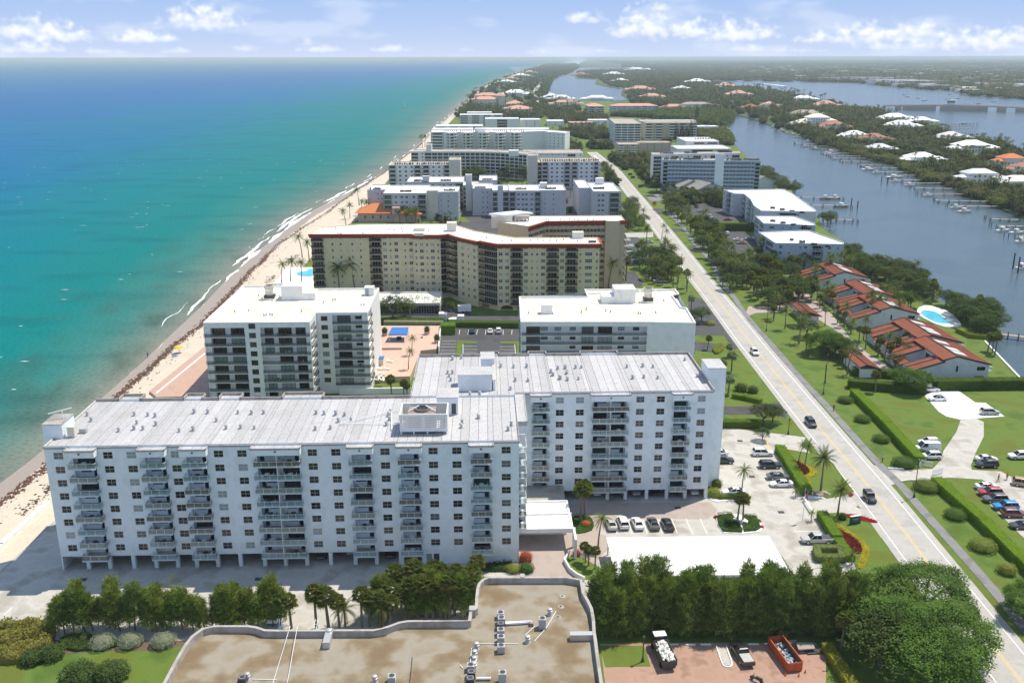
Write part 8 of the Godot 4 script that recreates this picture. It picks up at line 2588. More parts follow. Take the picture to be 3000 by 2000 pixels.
	# ---- woods
	for c in get_children():
		if c.has_meta("category") and c.get_meta("category")=="house" and c.position.z<-380:
			keep_clear.append([c.position.x,c.position.z,16.0-c.position.z*0.012,12.0-c.position.z*0.02,12.0-c.position.z*0.03])
		elif c.has_meta("category") and c.get_meta("category")=="building" and c.position.z<-700:
			keep_clear.append([c.position.x,c.position.z,34.0,40.0,42.0-c.position.z*0.01])
	var tone:=Color(0.0993,0.139,0.0435)
	wood("island_wood","dense trees and palms covering the near part of island",[374.4,-1213.4,336.5,-966,337.1,-885.8,341,-782.7,326.6,-714.7,323,-669,310,-602.7,304.4,-547.7,292.9,-484.5,343.5,-518.5,470.3,-761.7,482.4,-849.7,519.5,-958.7,514.9,-1039.4,553.2,-1205.4,639.7,-1580,530.5,-1729],2600,3.2,5.6,5.0,8.5,tone,0.30)
	wood("island_wood","dense trees covering the far part of island",[253.3,-1745,386.5,-1515,352.5,-1141.2,396.5,-1193.3,648.1,-1723,730.8,-2392,750.4,-3017,885.4,-4624,1074.3,-6545,717.5,-6384,490.9,-5598,378.1,-4252,433.5,-3928,361.5,-2913,383.7,-2786,313.7,-2312,298,-2041],5200,5.0,9.0,6.5,10.5,tone,0.22)
	wood("mangrove","low dense mangrove along the island shore",[352.8,-1060.9,335.5,-959.9,340.4,-929.9,333.3,-875.5,330.7,-826.9,337.6,-774.6,324.9,-736.3,323.6,-707.9,312.1,-669.3,321,-662.9,318.4,-639.7,307.5,-597.7,308,-573.9,302.2,-543.6,321.7,-568.9,326.1,-633.8,337.7,-700.6,353.5,-826,363.9,-928.9,355.2,-1031.7],700,3.0,5.0,3.5,5.5,Color(0.128,0.163,0.0383),0.0,false)
	wood("mangrove","dense mangrove along the canal beside the low white roofs",[242.8,-1129,286.5,-1170.6,265.4,-1057.2,247.9,-975.9,241,-957.5,235.4,-995.7,228.8,-1051.4],300,3.5,6.0,5.0,7.0,Color(0.113,0.163,0.0383),0.0,false)
	wood("canal_wood","green wood between pink roofed blocks and the canal",[97,-1715,138.8,-1455.4,175,-1453.6,224.8,-1411.2,283.7,-1323.1,286.6,-1217.4,302.4,-1236.5,330.2,-1320.9,374.8,-1471.5,326.7,-1596,267.1,-1567,181.8,-1540,173.3,-1481.5,142.7,-1497.4],1500,4.0,7.0,6.0,9.0,Color(0.105,0.17,0.0383),0.05)
	wood("roadside_wood","trees round the low buildings beside the far road",[80.5,-1545,171.9,-1426.8,133.2,-1101,128.7,-987.1,111.2,-916.2,112.1,-1000.7,84.1,-1103.1,90.6,-1287.7],700,3.5,6.0,5.0,8.0,tone,0.25)
	wood("roadside_wood","trees behind the office block and tan apartments",[201.7,-1282.6,274.5,-1279.2,244.1,-1128.9,225.8,-1037.1,187.4,-991.1,159.1,-992.3],260,3.5,5.5,5.0,9.0,tone,0.15)
	wood("roadside_wood","leafy gardens between the far road and slab building",[112.7,-810.9,143.9,-842.5,138.7,-760.5,125.4,-685.3,154.7,-662.2,186.8,-650.6,183.7,-639.1,156.9,-640,152.9,-615.7,136.2,-549.4,132.9,-572.9,121.1,-562.7,108.5,-563.1,108.8,-611,112.1,-685.8,113.4,-761.4],520,2.6,4.6,4.0,7.0,tone,0.3,true,8.0)
	wood("roadside_wood","green strip of trees left of the far road",[90.3,-811.7,100.3,-801,98.2,-726.4,89.9,-561.1,83.8,-546.1,86.6,-617.9,85.3,-702.2],130,2.4,4.0,4.0,7.0,tone,0.4,true,7.0)
	wood("condominium_wood","trees and shrubs between the grey and cream condominiums",[-70.1,-474,-74,-531.9,-31.7,-498.2,-16.2,-501.6,-13.4,-557,46.5,-532.4,50.2,-595.2,55.6,-641.3,27,-655,-20.1,-697.7,-21.1,-669.8,-15.5,-650,-15.1,-631.5,-57.8,-632.9,-73.9,-645.7,-72.1,-651.9,-61.7,-678],160,1.6,3.0,2.5,5.0,tone,0.25,true)
	wood("hotel_wood","palms and trees round the pink roofed hotel",[-56.9,-1465,-50.2,-1762,-39.7,-1934,21.5,-1612,80.5,-1881,89,-1754,90.7,-1545,65.5,-1381,54.1,-1333.9,18.4,-1383.2,-44.5,-1386.3],900,3.0,5.5,4.5,8.0,tone,0.45)
	wood("roadside_wood","gardens between the far road bend and tan apartments",[96.9,-963.3,121.2,-1000.4,113.7,-853.9,115.8,-799.3,98.1,-709,93.4,-737.2,96.6,-808.7,96.1,-864.4],220,2.6,4.4,4.0,7.0,tone,0.3,true,8.0)
	wood("roadside_wood","trees between the white condominiums and far road",[58.3,-1227.7,91.7,-1206.9,76.4,-1002.2,89.5,-963.6,81.5,-874.9,60.6,-918.1,46.5,-1289.8],160,2.6,4.4,4.0,7.0,tone,0.35,true,7.0)
	wood("condominium_wood","shady garden between yellow building and grey condominiums",[-46,-374,-8,-374,50,-372,62,-500,40,-508,46,-440,-8,-420,-20,-505,-34,-505,-46,-440],120,1.8,3.2,3.0,5.5,tone,0.4)
	wood("spit_wood","dense trees and palms on the far spit beyond the hotel",[-49.3,-1802,-45.1,-2206,-26.2,-2889,57.7,-4286,239.4,-6671,387.8,-8237,665.7,-11884,1098.2,-12731,782.1,-8613,423.1,-5235,299.9,-4378,221.8,-3590,156.4,-2726,120.2,-2135,80.3,-1927,21.5,-1612,-33.4,-1615],3200,5.0,8.5,7.0,11.0,tone,0.4)
	wood("spit_wood","green strip between the far road and north lagoon arm",[92.5,-1576,97.7,-1926,109.9,-2326,177.7,-3294,301.8,-4635,218.9,-3510,161,-2726,123.9,-2135,134.6,-1924,159.4,-1832,148.1,-1606],500,4.0,7.0,5.0,8.0,tone,0.3)
	wood("shore_wood","dark trees along the far lagoon shore",[1115.6,-8277,1434.5,-9533,2044,-12472,1691,-7917,1585,-6257,1234.5,-4376,1227.3,-4032,1549,-5096,2116,-8358,2218,-10391,2613,-15950,1370.4,-10172],2600,9.0,17.0,8.0,13.0,tone,0.0)
	wood("shore_wood","dark trees along the far right lagoon shore",[1202.9,-3952,1140.6,-3571,1268.7,-3401,1240,-3177,1211.4,-2890,1168.8,-2642,1224.6,-2506,1099,-2220,1128.9,-2022,1172.1,-1863,2582,-4135,2040,-4193,1936,-5048,1776,-5846],4600,7.0,14.0,7.0,12.0,tone,0.05)
	wood("mainland_wood","hazy carpet of trees over the mainland",[700.0,-3800.0,2600.0,-2300.0,5200.0,-5200.0,7200.0,-9000.0,1350.0,-9000.0,900.0,-6000.0],9000,16.0,34.0,8.0,15.0,tone,0.0,false)
	wood("mainland_wood","farthest hazy trees up to the horizon",[1300.0,-9000.0,7300.0,-9000.0,17000.0,-24000.0,2600.0,-24000.0],7000,30.0,62.0,10.0,24.0,tone,0.0,false)

# ---------------------------------------------------------------- vehicles
func car_meshes(kind:String) -> Dictionary:
	if cache.has("car_"+kind):
		return cache["car_"+kind]
	var st:Array
	var gh:Array
	var wheel:=0.33
	var axles:=[-1.4,1.4]
	match kind:
		"sedan":
			st=[[-2.38,0.72,0.42,0.88],[-2.25,0.86,0.26,0.98],[-1.6,0.92,0.22,1.0],[0.0,0.93,0.2,0.95],[1.0,0.92,0.22,0.94],[1.9,0.88,0.24,0.82],[2.3,0.78,0.3,0.68],[2.4,0.6,0.42,0.56]]
			gh=[-1.85,-1.05,0.25,1.15,0.95,1.43,0.8,0.58]
		"suv":
			st=[[-2.38,0.82,0.45,1.05],[-2.3,0.93,0.3,1.1],[-1.6,0.97,0.28,1.1],[0.0,0.98,0.28,1.07],[1.0,0.97,0.28,1.06],[1.9,0.93,0.3,0.98],[2.3,0.84,0.35,0.85],[2.4,0.66,0.48,0.7]]
			gh=[-2.28,-1.9,0.3,1.1,1.07,1.74,0.86,0.68]
			wheel=0.37
		"van":
			st=[[-2.75,0.94,0.4,1.2],[-2.7,1.0,0.3,1.22],[-1.6,1.0,0.3,1.22],[0.0,1.0,0.3,1.22],[1.4,1.0,0.3,1.18],[2.2,0.96,0.32,1.0],[2.6,0.86,0.38,0.85],[2.7,0.7,0.5,0.7]]
			gh=[-2.7,-2.62,1.1,1.95,1.2,2.15,0.96,0.86]
			axles=[-1.7,1.75]
			wheel=0.37
		"pickup":
			st=[[-2.95,0.9,0.5,1.08],[-2.88,0.97,0.4,1.12],[-1.6,0.99,0.36,1.12],[0.0,1.0,0.34,1.12],[1.2,0.99,0.34,1.12],[2.3,0.97,0.36,1.06],[2.8,0.9,0.42,0.95],[2.9,0.78,0.5,0.8]]
			gh=[-0.75,-0.6,0.75,1.5,1.1,1.82,0.88,0.72]
			axles=[-1.85,1.9]
			wheel=0.41
		"jeep":
			st=[[-1.95,0.8,0.5,1.1],[-1.9,0.84,0.45,1.12],[-1.0,0.85,0.42,1.12],[0.0,0.86,0.42,1.12],[0.6,0.84,0.42,1.12],[1.4,0.68,0.45,1.1],[1.85,0.66,0.5,1.06],[1.95,0.6,0.55,1.0]]
			gh=[-1.9,-1.84,0.25,0.55,1.12,1.82,0.82,0.74]
			axles=[-1.2,1.25]
			wheel=0.42
	var body:=MB.new()
	var rings:=[]
	for s in st:
		var x:float=s[0]
		var w:float=s[1]
		var lo:float=s[2]
		var hi:float=s[3]
		rings.append([Vector3(x,lo,w*0.9),Vector3(x,lo+0.16,w),Vector3(x,hi-0.16,w),Vector3(x,hi-0.04,w*0.93),Vector3(x,hi+0.02,w*0.45),Vector3(x,hi+0.02,-w*0.45),Vector3(x,hi-0.04,-w*0.93),Vector3(x,hi-0.16,-w),Vector3(x,lo+0.16,-w),Vector3(x,lo,-w*0.9)])
	for i in rings.size()-1:
		for j in 9:
			body.quad(rings[i][j],rings[i+1][j],rings[i+1][j+1],rings[i][j+1])
	for e in [0,rings.size()-1]:
		var r:Array=rings[e]
		for j in range(1,9):
			body.tri(r[0],r[j],r[j+1])
	var glass:=MB.new()
	var y0:float=gh[4]-0.02
	var y1:float=gh[5]
	var wl:float=gh[6]
	var wh:float=gh[7]
	var P:=func(x:float,y:float,z:float) -> Vector3:return Vector3(x,y,z)
	for s in [-1.0,1.0]:
		glass.quad(Vector3(gh[0]+0.1,y0,s*wl),Vector3(gh[3]-0.1,y0,s*wl),Vector3(gh[2],y1-0.08,s*wh),Vector3(gh[1],y1-0.08,s*wh))
		for x in [[gh[0]+0.05,gh[1]-0.02],[gh[3]-0.05,gh[2]+0.02],[lerpf(gh[0],gh[3],0.5),lerpf(gh[1],gh[2],0.5)]]:
			body.bar(Vector3(x[0],y0,s*(wl+0.005)),Vector3(x[1],y1-0.06,s*(wh+0.005)),0.09,0.05)
	glass.quad(Vector3(gh[3],y0,wl*0.96),Vector3(gh[3],y0,-wl*0.96),Vector3(gh[2]+0.02,y1-0.07,-wh*0.95),Vector3(gh[2]+0.02,y1-0.07,wh*0.95))
	glass.quad(Vector3(gh[0],y0,-wl*0.96),Vector3(gh[0],y0,wl*0.96),Vector3(gh[1]-0.02,y1-0.07,wh*0.95),Vector3(gh[1]-0.02,y1-0.07,-wh*0.95))
	var roof:=MB.new()
	var mid:float=(gh[1]+gh[2])/2.0
	var edge:=[Vector3(gh[1],y1-0.07,wh),Vector3(mid,y1-0.04,wh+0.02),Vector3(gh[2],y1-0.07,wh),Vector3(gh[2],y1-0.07,-wh),Vector3(mid,y1-0.04,-wh-0.02),Vector3(gh[1],y1-0.07,-wh)]
	var inn:=[Vector3(gh[1]+0.2,y1-0.005,wh*0.75),Vector3(mid,y1+0.02,wh*0.75),Vector3(gh[2]-0.2,y1-0.005,wh*0.75),Vector3(gh[2]-0.2,y1-0.005,-wh*0.75),Vector3(mid,y1+0.02,-wh*0.75),Vector3(gh[1]+0.2,y1-0.005,-wh*0.75)]
	for k in 6:
		roof.quad(edge[k],edge[(k+1)%6],inn[(k+1)%6],inn[k])
	roof.quad(inn[0],inn[1],inn[4],inn[5])
	roof.quad(inn[1],inn[2],inn[3],inn[4])
	if kind=="van":
		for s in [-1.0,1.0]:
			roof.quad(Vector3(gh[0]+0.08,y0,s*(wl+0.012)),Vector3(0.3,y0,s*(wl+0.012)),Vector3(0.3,y1-0.08,s*(wh+0.012)),Vector3(gh[1],y1-0.08,s*(wh+0.012)))
	var bed:=MB.new()
	if kind=="pickup":
		bed.box(Vector3(-2.8,1.13,-0.8),Vector3(-0.8,1.17,0.8))
	var tyre:=MB.new()
	tyre.tube([Vector3(0,0,-0.11),Vector3(0,0,0.11)],[wheel,wheel],14)
	var rim:=MB.new()
	rim.tube([Vector3(0,0,-0.12),Vector3(0,0,0.12)],[wheel*0.62,wheel*0.62],10)
	var lamp:=MB.new()
	lamp.box(Vector3(-0.05,-0.07,-0.17),Vector3(0.05,0.07,0.17))
	var d:={"body":body.mesh(),"roof":roof.mesh(),"glass":glass.mesh(),"tyre":tyre.mesh(),"rim":rim.mesh(),"lamp":lamp.mesh(),"axles":axles,"wheel":wheel,"w":st[3][1],"nose":st[6],"tail":st[1],"bed":bed.mesh() if bed.v.size() else null}
	cache["car_"+kind]=d
	return d

func paint(key:String) -> Material:
	if not M.has("car_"+key):
		var c:Color={"white":lin(0.80,0.80,0.79),"silver":lin(0.48,0.47,0.45),"black":lin(0.012,0.012,0.014),"grey":lin(0.10,0.105,0.11),"dark":lin(0.035,0.037,0.042),"red":lin(0.36,0.022,0.03),"blue":lin(0.015,0.24,0.52),"brown":lin(0.19,0.05,0.028),"navy":lin(0.03,0.06,0.10),"gold":lin(0.45,0.28,0.12)}[key]
		var m:=mat("car_"+key,c,0.35)
		m.clearcoat_enabled=true
		m.clearcoat=1.0
		m.clearcoat_roughness=0.06
	return M["car_"+key]

func car(kind:String,color:String,at:Vector3,turn:float,label:String,group:="",roof:="") -> Node3D:
	var d:=car_meshes(kind)
	var called:String={"sedan":"sedan_car","suv":"sport_utility_car","van":"panel_van","pickup":"pickup_truck","jeep":"off_road_car"}[kind]
	var t:=thing(called,label,"truck" if kind=="pickup" else ("van" if kind=="van" else "car"),at,turn,group)
	inst("body",d.body,paint(color),t)
	inst("roof",d.roof,paint(roof if roof else color),t)
	inst("window_glass",d.glass,M.glass_dark,t)
	if d.bed:
		inst("bed_cover",d.bed,M.dark_metal if color!="black" else M.dull_metal,t)
	for x in d.axles:
		for s in [-1,1]:
			var w:=inst("wheel",d.tyre,M.tyre,t,Transform3D(Basis(),Vector3(x,d.wheel,s*(d.w-0.1))))
			inst("rim",d.rim,M.metal,w)
	for s in [-1,1]:
		inst("headlight",d.lamp,M.headlight,t,Transform3D(Basis(),Vector3(d.nose[0]-0.02,d.nose[3]-0.16,s*(d.nose[1]-0.2))))
		inst("tail_light",d.lamp,M.taillight,t,Transform3D(Basis(),Vector3(d.tail[0]-0.04,d.tail[3]-0.16,s*(d.tail[1]-0.2))))
	return t

func road_turn(p:Vector3) -> float:
	var best:=0
	for i in road.size()-1:
		if road[i].distance_to(Vector2(p.x,p.z))<road[best].distance_to(Vector2(p.x,p.z)):
			best=i
	var d:=road[mini(best+1,road.size()-1)]-road[maxi(best-1,0)]
	return atan2(-d.y,d.x)

func make_vehicles():
	mat("tyre",lin(0.015,0.015,0.016),0.9)
	mat("headlight",lin(0.7,0.72,0.74),0.15)
	mat("taillight",lin(0.35,0.012,0.012),0.25)
	var y:=Vector3(0,0.045,0)
	for q in [["suv","white",Vector3(60.5,0,-192.8),0.0,"white hatchback in the parking row, top one by the hedge"],["suv","black",Vector3(60.2,0,-186.2),0.0,"black sport utility car in the parking row by the hedge"],["sedan","grey",Vector3(60.3,0,-180.5),0.0,"grey sedan in the parking row by the hedge"],["sedan","white",Vector3(60,0,-177),PI,"white sedan beside the grey sedan by the hedge"],["sedan","white",Vector3(49.1,0,-173.5),PI,"white sedan parked above the low planter by the pale blue wing"],["sedan","white",Vector3(50.3,0,-193.1),PI,"white car half hidden behind the pale blue wing"],["suv","black",Vector3(50.6,0,-189),0.0,"black sport utility car beside the pale blue wing"],["pickup","silver",Vector3(59.5,0,-153.3),PI,"silver pickup truck on the entrance lot"]]:
		car(q[0],q[1],q[2]+y,q[3],q[4],"cars on the entrance lot")
	for q in [["sedan","silver",Vector3(22.2,0,-160.3),"silver car half under the coconut palm by the carport"],["suv","white",Vector3(24.5,0,-160.7),"white sport utility car in the brick court row"],["sedan","white",Vector3(27.3,0,-160.4),"white sedan in the brick court row"],["sedan","grey",Vector3(30.3,0,-160.3),"charcoal hatchback with glass roof in the brick court row"],["sedan","black",Vector3(33,0,-159.9),"black sedan at the right end of the brick court row"]]:
		car(q[0],q[1],q[2]+y,PI/2+0.06,q[3],"cars in the brick court row","black" if "glass roof" in q[3] else "")
	for q in [["suv","white",Vector3(78.9,0,-267.4),"white sport utility car driving on the road, farthest"],["suv","black",Vector3(77.2,0,-210.4),"black sport utility car driving on the road, in the middle"],["jeep","dark",Vector3(75.9,0,-170),"boxy dark off road car driving on the road, nearest"]]:
		car(q[0],q[1],q[2]+Vector3(0,0.055,0),road_turn(q[2]),q[3],"cars driving on the road")
	for q in [["sedan","white",Vector3(115.9,0,-226.5),PI,"white car with black soft roof on the pale parking pad","black"],["sedan","white",Vector3(117.3,0,-233.7),0.0,"white car at the back of the pale pad under the tree",""],["suv","silver",Vector3(124.5,0,-216.5),0.0,"silver station wagon at the right end of the pale pad",""],["suv","white",Vector3(100.5,0,-197.8),PI,"white sport utility car on the lawn above the white van",""],["van","white",Vector3(98.8,0,-194.6),PI,"white panel van on the lawn by the long hedge",""],["suv","white",Vector3(97.5,0,-190.1),PI,"white sport utility car on the lawn below the white van",""],["sedan","white",Vector3(109.3,0,-188.5),0.0,"white sedan on the grass behind a dark car",""],["suv","black",Vector3(107.8,0,-185.5),PI,"black sport utility car on the grass at the drive",""],["suv","white",Vector3(117.3,0,-189.7),PI,"white sport utility car on the grass at the right edge",""]]:
		car(q[0],q[1],q[2]+y,q[3],q[4],"cars on the lawn across the road",q[5])
	for q in [["sedan","white",Vector3(102.3,0,-174.5),0.0,"white sedan, top of the slanted row across the road"],["suv","red",Vector3(101.5,0,-171.8),PI,"red sport utility car in the slanted row across the road"],["suv","grey",Vector3(101,0,-168.8),PI,"grey sport utility car in the slanted row across the road"],["suv","blue",Vector3(101.4,0,-165.6),PI,"bright blue sport utility car in the slanted row across the road"],["suv","brown",Vector3(101.4,0,-162.5),0.0,"rust brown car in the slanted row across the road"],["sedan","dark",Vector3(100.5,0,-157.8),PI,"dark sedan, lowest of the slanted row across the road"]]:
		car(q[0],q[1],q[2]+Vector3(0,0.05,0),q[3]-0.05,q[4],"cars of the slanted row across the road")
	car("suv","gold",Vector3(110.8,0,-175.8)+y,-0.4,"orange vehicle cut by the right edge near the workers")
	for q in [["sedan","navy",Vector3(-7,0,-292.8),"dark blue car in the tower car park"],["sedan","white",Vector3(-1.1,0,-292.6),"white car in the tower car park, left of two"],["suv","white",Vector3(1.6,0,-292.6),"white car in the tower car park, right of two"]]:
		car(q[0],q[1],q[2]+Vector3(0,0.06,0),PI/2,q[3],"cars in the tower car park")
	var ci:=0
	for q in [[Vector3(-38.9,0.03,-151.5),"dark"],[Vector3(-31.2,0.03,-151.0),"grey"],[Vector3(-57.8,0.03,-151.2),"white"],[Vector3(-26.0,0.03,-152.6),"white"],[Vector3(-19.0,0.03,-151.2),"dark"],[Vector3(-14.6,0.03,-150.2),"red"]]:
		car("sedan",q[1],q[0],-PI/2,["dark car under the double balcony stack","grey car nose out under the pale blue front block","white car deep under the pale blue front block, left","white car deep under the pale blue front block, right","dark car under the right part of the front block","red car in the last bay of the front block"][ci],"cars under the pale blue building")
		ci+=1
	ci=0
	for x in [21.0,25.0,29.0,33.0,37.0,41.0]:
		car("sedan",["white","dark","silver","black","dark","white"][ci],Vector3(x,0.04,-175.0),-PI/2,"car under the wing of pale blue building, %s bay from left"%["first","second","third","fourth","fifth","sixth"][ci],"cars under the wing")
		ci+=1
	car("suv","white",Vector3(-35.5,0,-131.3)+y,PI/2,"white car behind the thin casuarina row")
	car("sedan","silver",Vector3(-41,0,-130.3)+y,PI/2,"silver car in the shade behind the thin casuarina row")
	ci=0
	for q in [["sedan","white",Vector3(111.5,0,-550.2),0.0],["suv","dark",Vector3(121.7,0,-553.9),PI/2],["sedan","silver",Vector3(121.5,0,-537.2),0.0],["sedan","white",Vector3(121.6,0,-523.7),0.0],["sedan","white",Vector3(120.6,0,-516.1),0.0],["sedan","white",Vector3(120,0,-507),0.0],["sedan","red",Vector3(129,0,-506.7),0.0],["sedan","white",Vector3(141.4,0,-531.4),0.0],["suv","navy",Vector3(141.3,0,-515.4),0.0],["suv","white",Vector3(118.4,0,-464.8),PI/2],["sedan","white",Vector3(119.9,0,-448.3),0.0],["sedan","gold",Vector3(119.6,0,-440),0.0],["sedan","silver",Vector3(126.2,0,-450.5),0.0],["suv","silver",Vector3(107.1,0,-405.2),0.0],["suv","white",Vector3(119.6,0,-404.8),0.0],["suv","dark",Vector3(119,0,-400.4),0.0],["sedan","white",Vector3(118.5,0,-394.7),0.0],["sedan","silver",Vector3(75.3,0,-443.6),0.0],["suv","dark",Vector3(65.8,0,-364.1),0.0],["sedan","silver",Vector3(66.2,0,-361.8),0.0],["suv","dark",Vector3(105,0,-713.7),1.0],["suv","dark",Vector3(104.3,0,-695.3),1.0],["suv","dark",Vector3(102.1,0,-644.6),1.0]]:
		car(q[0],q[1],q[2]+Vector3(0,0.055,0),q[3],["white car at the road end of the upper lagoon car park","dark car at the top of the upper lagoon car park","silver car near the top of the upper lagoon car park","white car, first of three in the upper lagoon car park","white car, second of three in the upper lagoon car park","white car, third of three in the upper lagoon car park","red car beside the tall hedge","white car at the wall of the white L shaped block","dark blue car at the wall of the white L shaped block","white car at the top of the lower lagoon car park","white car beside the planted island of the lower car park","golden car at the planted island of the lower car park","silver car under trees in the lower car park","silver car in the shade of the lower car park","white car at the corner above the far townhouses","dark car at the corner above the far townhouses","white car, lowest at the corner above the far townhouses","silver car on the yellow building car park","dark car under the trees left of the road","silver car under the trees left of the road","dark car on a driveway right of the far road, farthest","dark car on a driveway right of the far road, middle","dark car on a driveway right of the far road, nearest"][ci],"cars farther off")
		ci+=1
	car("pickup","black",Vector3(36.8,0,-119.3)+y,PI/2+0.12,"black pickup truck on the red brick lot")
	debris_truck()
	dumpster()

func debris_truck():
	var t:=thing("debris_truck","open truck heaped with white rubble on the red brick lot","truck",Vector3(25,0,-119.5)+Vector3(0,0.05,0),PI/2+0.1)
	var ch:=MB.new()
	ch.box(Vector3(-3.4,0.55,-0.95),Vector3(3.2,0.95,0.95))
	part("chassis",ch,M.dark_metal,t)
	var cab:=MB.new()
	cab.box(Vector3(1.5,0.9,-1.05),Vector3(3.3,2.0,1.05))
	cab.box(Vector3(1.6,2.0,-0.98),Vector3(2.9,2.55,0.98))
	part("cab",cab,paint("black"),t)
	boxpart("cab_roof",t,Vector3(1.55,2.55,-0.95),Vector3(2.85,2.62,0.95),paint("white"))
	boxpart("windscreen",t,Vector3(2.9,1.95,-0.9),Vector3(2.96,2.5,0.9),M.glass_dark)
	var bed:=MB.new()
	bed.box(Vector3(-3.5,0.95,-1.1),Vector3(1.4,1.1,1.1))
	for s in [-1.1,1.02]:
		bed.box(Vector3(-3.5,1.1,s),Vector3(1.4,2.0,s+0.08))
	bed.box(Vector3(1.32,1.1,-1.02),Vector3(1.4,2.1,1.02))
	bed.box(Vector3(-3.5,1.1,-1.02),Vector3(-3.42,1.7,1.02))
	part("bed",bed,M.dark_metal,t)
	for x in [-2.3,2.3]:
		for s in [-1.0,1.0]:
			var w:=MB.new()
			w.tube([Vector3(x,0.45,s-0.15),Vector3(x,0.45,s+0.15)],[0.45,0.45],12)
			part("wheel",w,M.tyre,t)
	var rb:=MB.new()
	var rg:=MB.new()
	for k in 130:
		var p:=Vector3(rf(-3.2,1.1),rf(1.3,2.1),rf(-0.9,0.9))
		p.y=1.4+0.75*(1.0-absf(p.z)*0.7)*rf(0.6,1.0)
		var q:=Basis.from_euler(Vector3(rf(-1,1),rf(0,TAU),rf(-1,1)))
		(rb if k%5 else rg).obox(p,q.x*rf(0.1,0.42),q.y*rf(0.03,0.1),q.z*rf(0.08,0.3))
	var r:=inst(numbered("rubble"),rb.mesh(),M.white_wall,self)
	r.transform=t.transform
	tag(r,"white plaster rubble heaped on the open truck","rubble")
	r.set_meta("kind","stuff")
	r=inst(numbered("rubble"),rg.mesh(),M.rusty_metal,self)
	r.transform=t.transform
	tag(r,"brown wood scraps among the rubble on the open truck","rubble")
	r.set_meta("kind","stuff")

func dumpster():
	mat("orange_steel",lin(0.50,0.10,0.03),0.6,M.rusty_metal.albedo_texture,2.5)
	mat("rust_steel",lin(0.14,0.07,0.045),0.9)
	var a:=Vector3(42.6,0,-122.1)
	var b:=Vector3(43.6,0,-115.5)
	var d:=a-b
	var t:=thing("dumpster","long open orange dumpster on the red brick lot","dumpster",(a+b)/2+Vector3(0,0.05,0),atan2(-d.z,d.x))
	var L:=6.6
	var W:=2.3
	var o:=MB.new()
	for s in [-1,1]:
		o.box(Vector3(-L/2,0.2,s*W/2-0.04),Vector3(L/2,1.6,s*W/2+0.04))
		for k in 9:
			o.box(Vector3(-L/2+0.3+k*0.75,0.2,s*(W/2+0.08)-0.05),Vector3(-L/2+0.4+k*0.75,1.5,s*(W/2+0.08)+0.05))
		o.box(Vector3(-L/2,1.55,s*(W/2+0.02)-0.07),Vector3(L/2,1.67,s*(W/2+0.02)+0.07))
	for s in [-1,1]:
		o.box(Vector3(s*L/2-0.04,0.2,-W/2),Vector3(s*L/2+0.04,1.6,W/2))
	o.box(Vector3(-L/2,0.1,-W/2),Vector3(L/2,0.2,W/2))
	part("shell",o,M.orange_steel,t)
	boxpart("floor",t,Vector3(-L/2+0.1,0.2,-W/2+0.1),Vector3(L/2-0.1,0.3,W/2-0.1),M.rust_steel)
	for s in [-1,1]:
		boxpart("inner_side",t,Vector3(-L/2+0.06,0.25,s*(W/2-0.06)-0.015),Vector3(L/2-0.06,1.55,s*(W/2-0.06)+0.015),M.rust_steel)
	var dr:=MB.new()
	for s in [-0.55,0.55]:
		dr.box(Vector3(-L/2-0.1,0.25,s-0.5),Vector3(-L/2-0.045,1.5,s+0.5))
	part("tail_door",dr,M.orange_steel,t)
	var tr:=MB.new()
	for k in 60:
		var p:=Vector3(rf(-2.9,2.9),rf(0.35,0.7),rf(-0.9,0.9))
		var q:=Basis.from_euler(Vector3(rf(-1,1),rf(0,TAU),rf(-1,1)))
		tr.obox(p,q.x*rf(0.1,0.3),q.y*rf(0.05,0.2),q.z*rf(0.08,0.25))
	var r:=inst(numbered("trash"),tr.mesh(),M.blue_grey_wall,self)
	r.transform=t.transform
	tag(r,"bags and scraps lying inside the orange dumpster","trash")
	r.set_meta("kind","stuff")

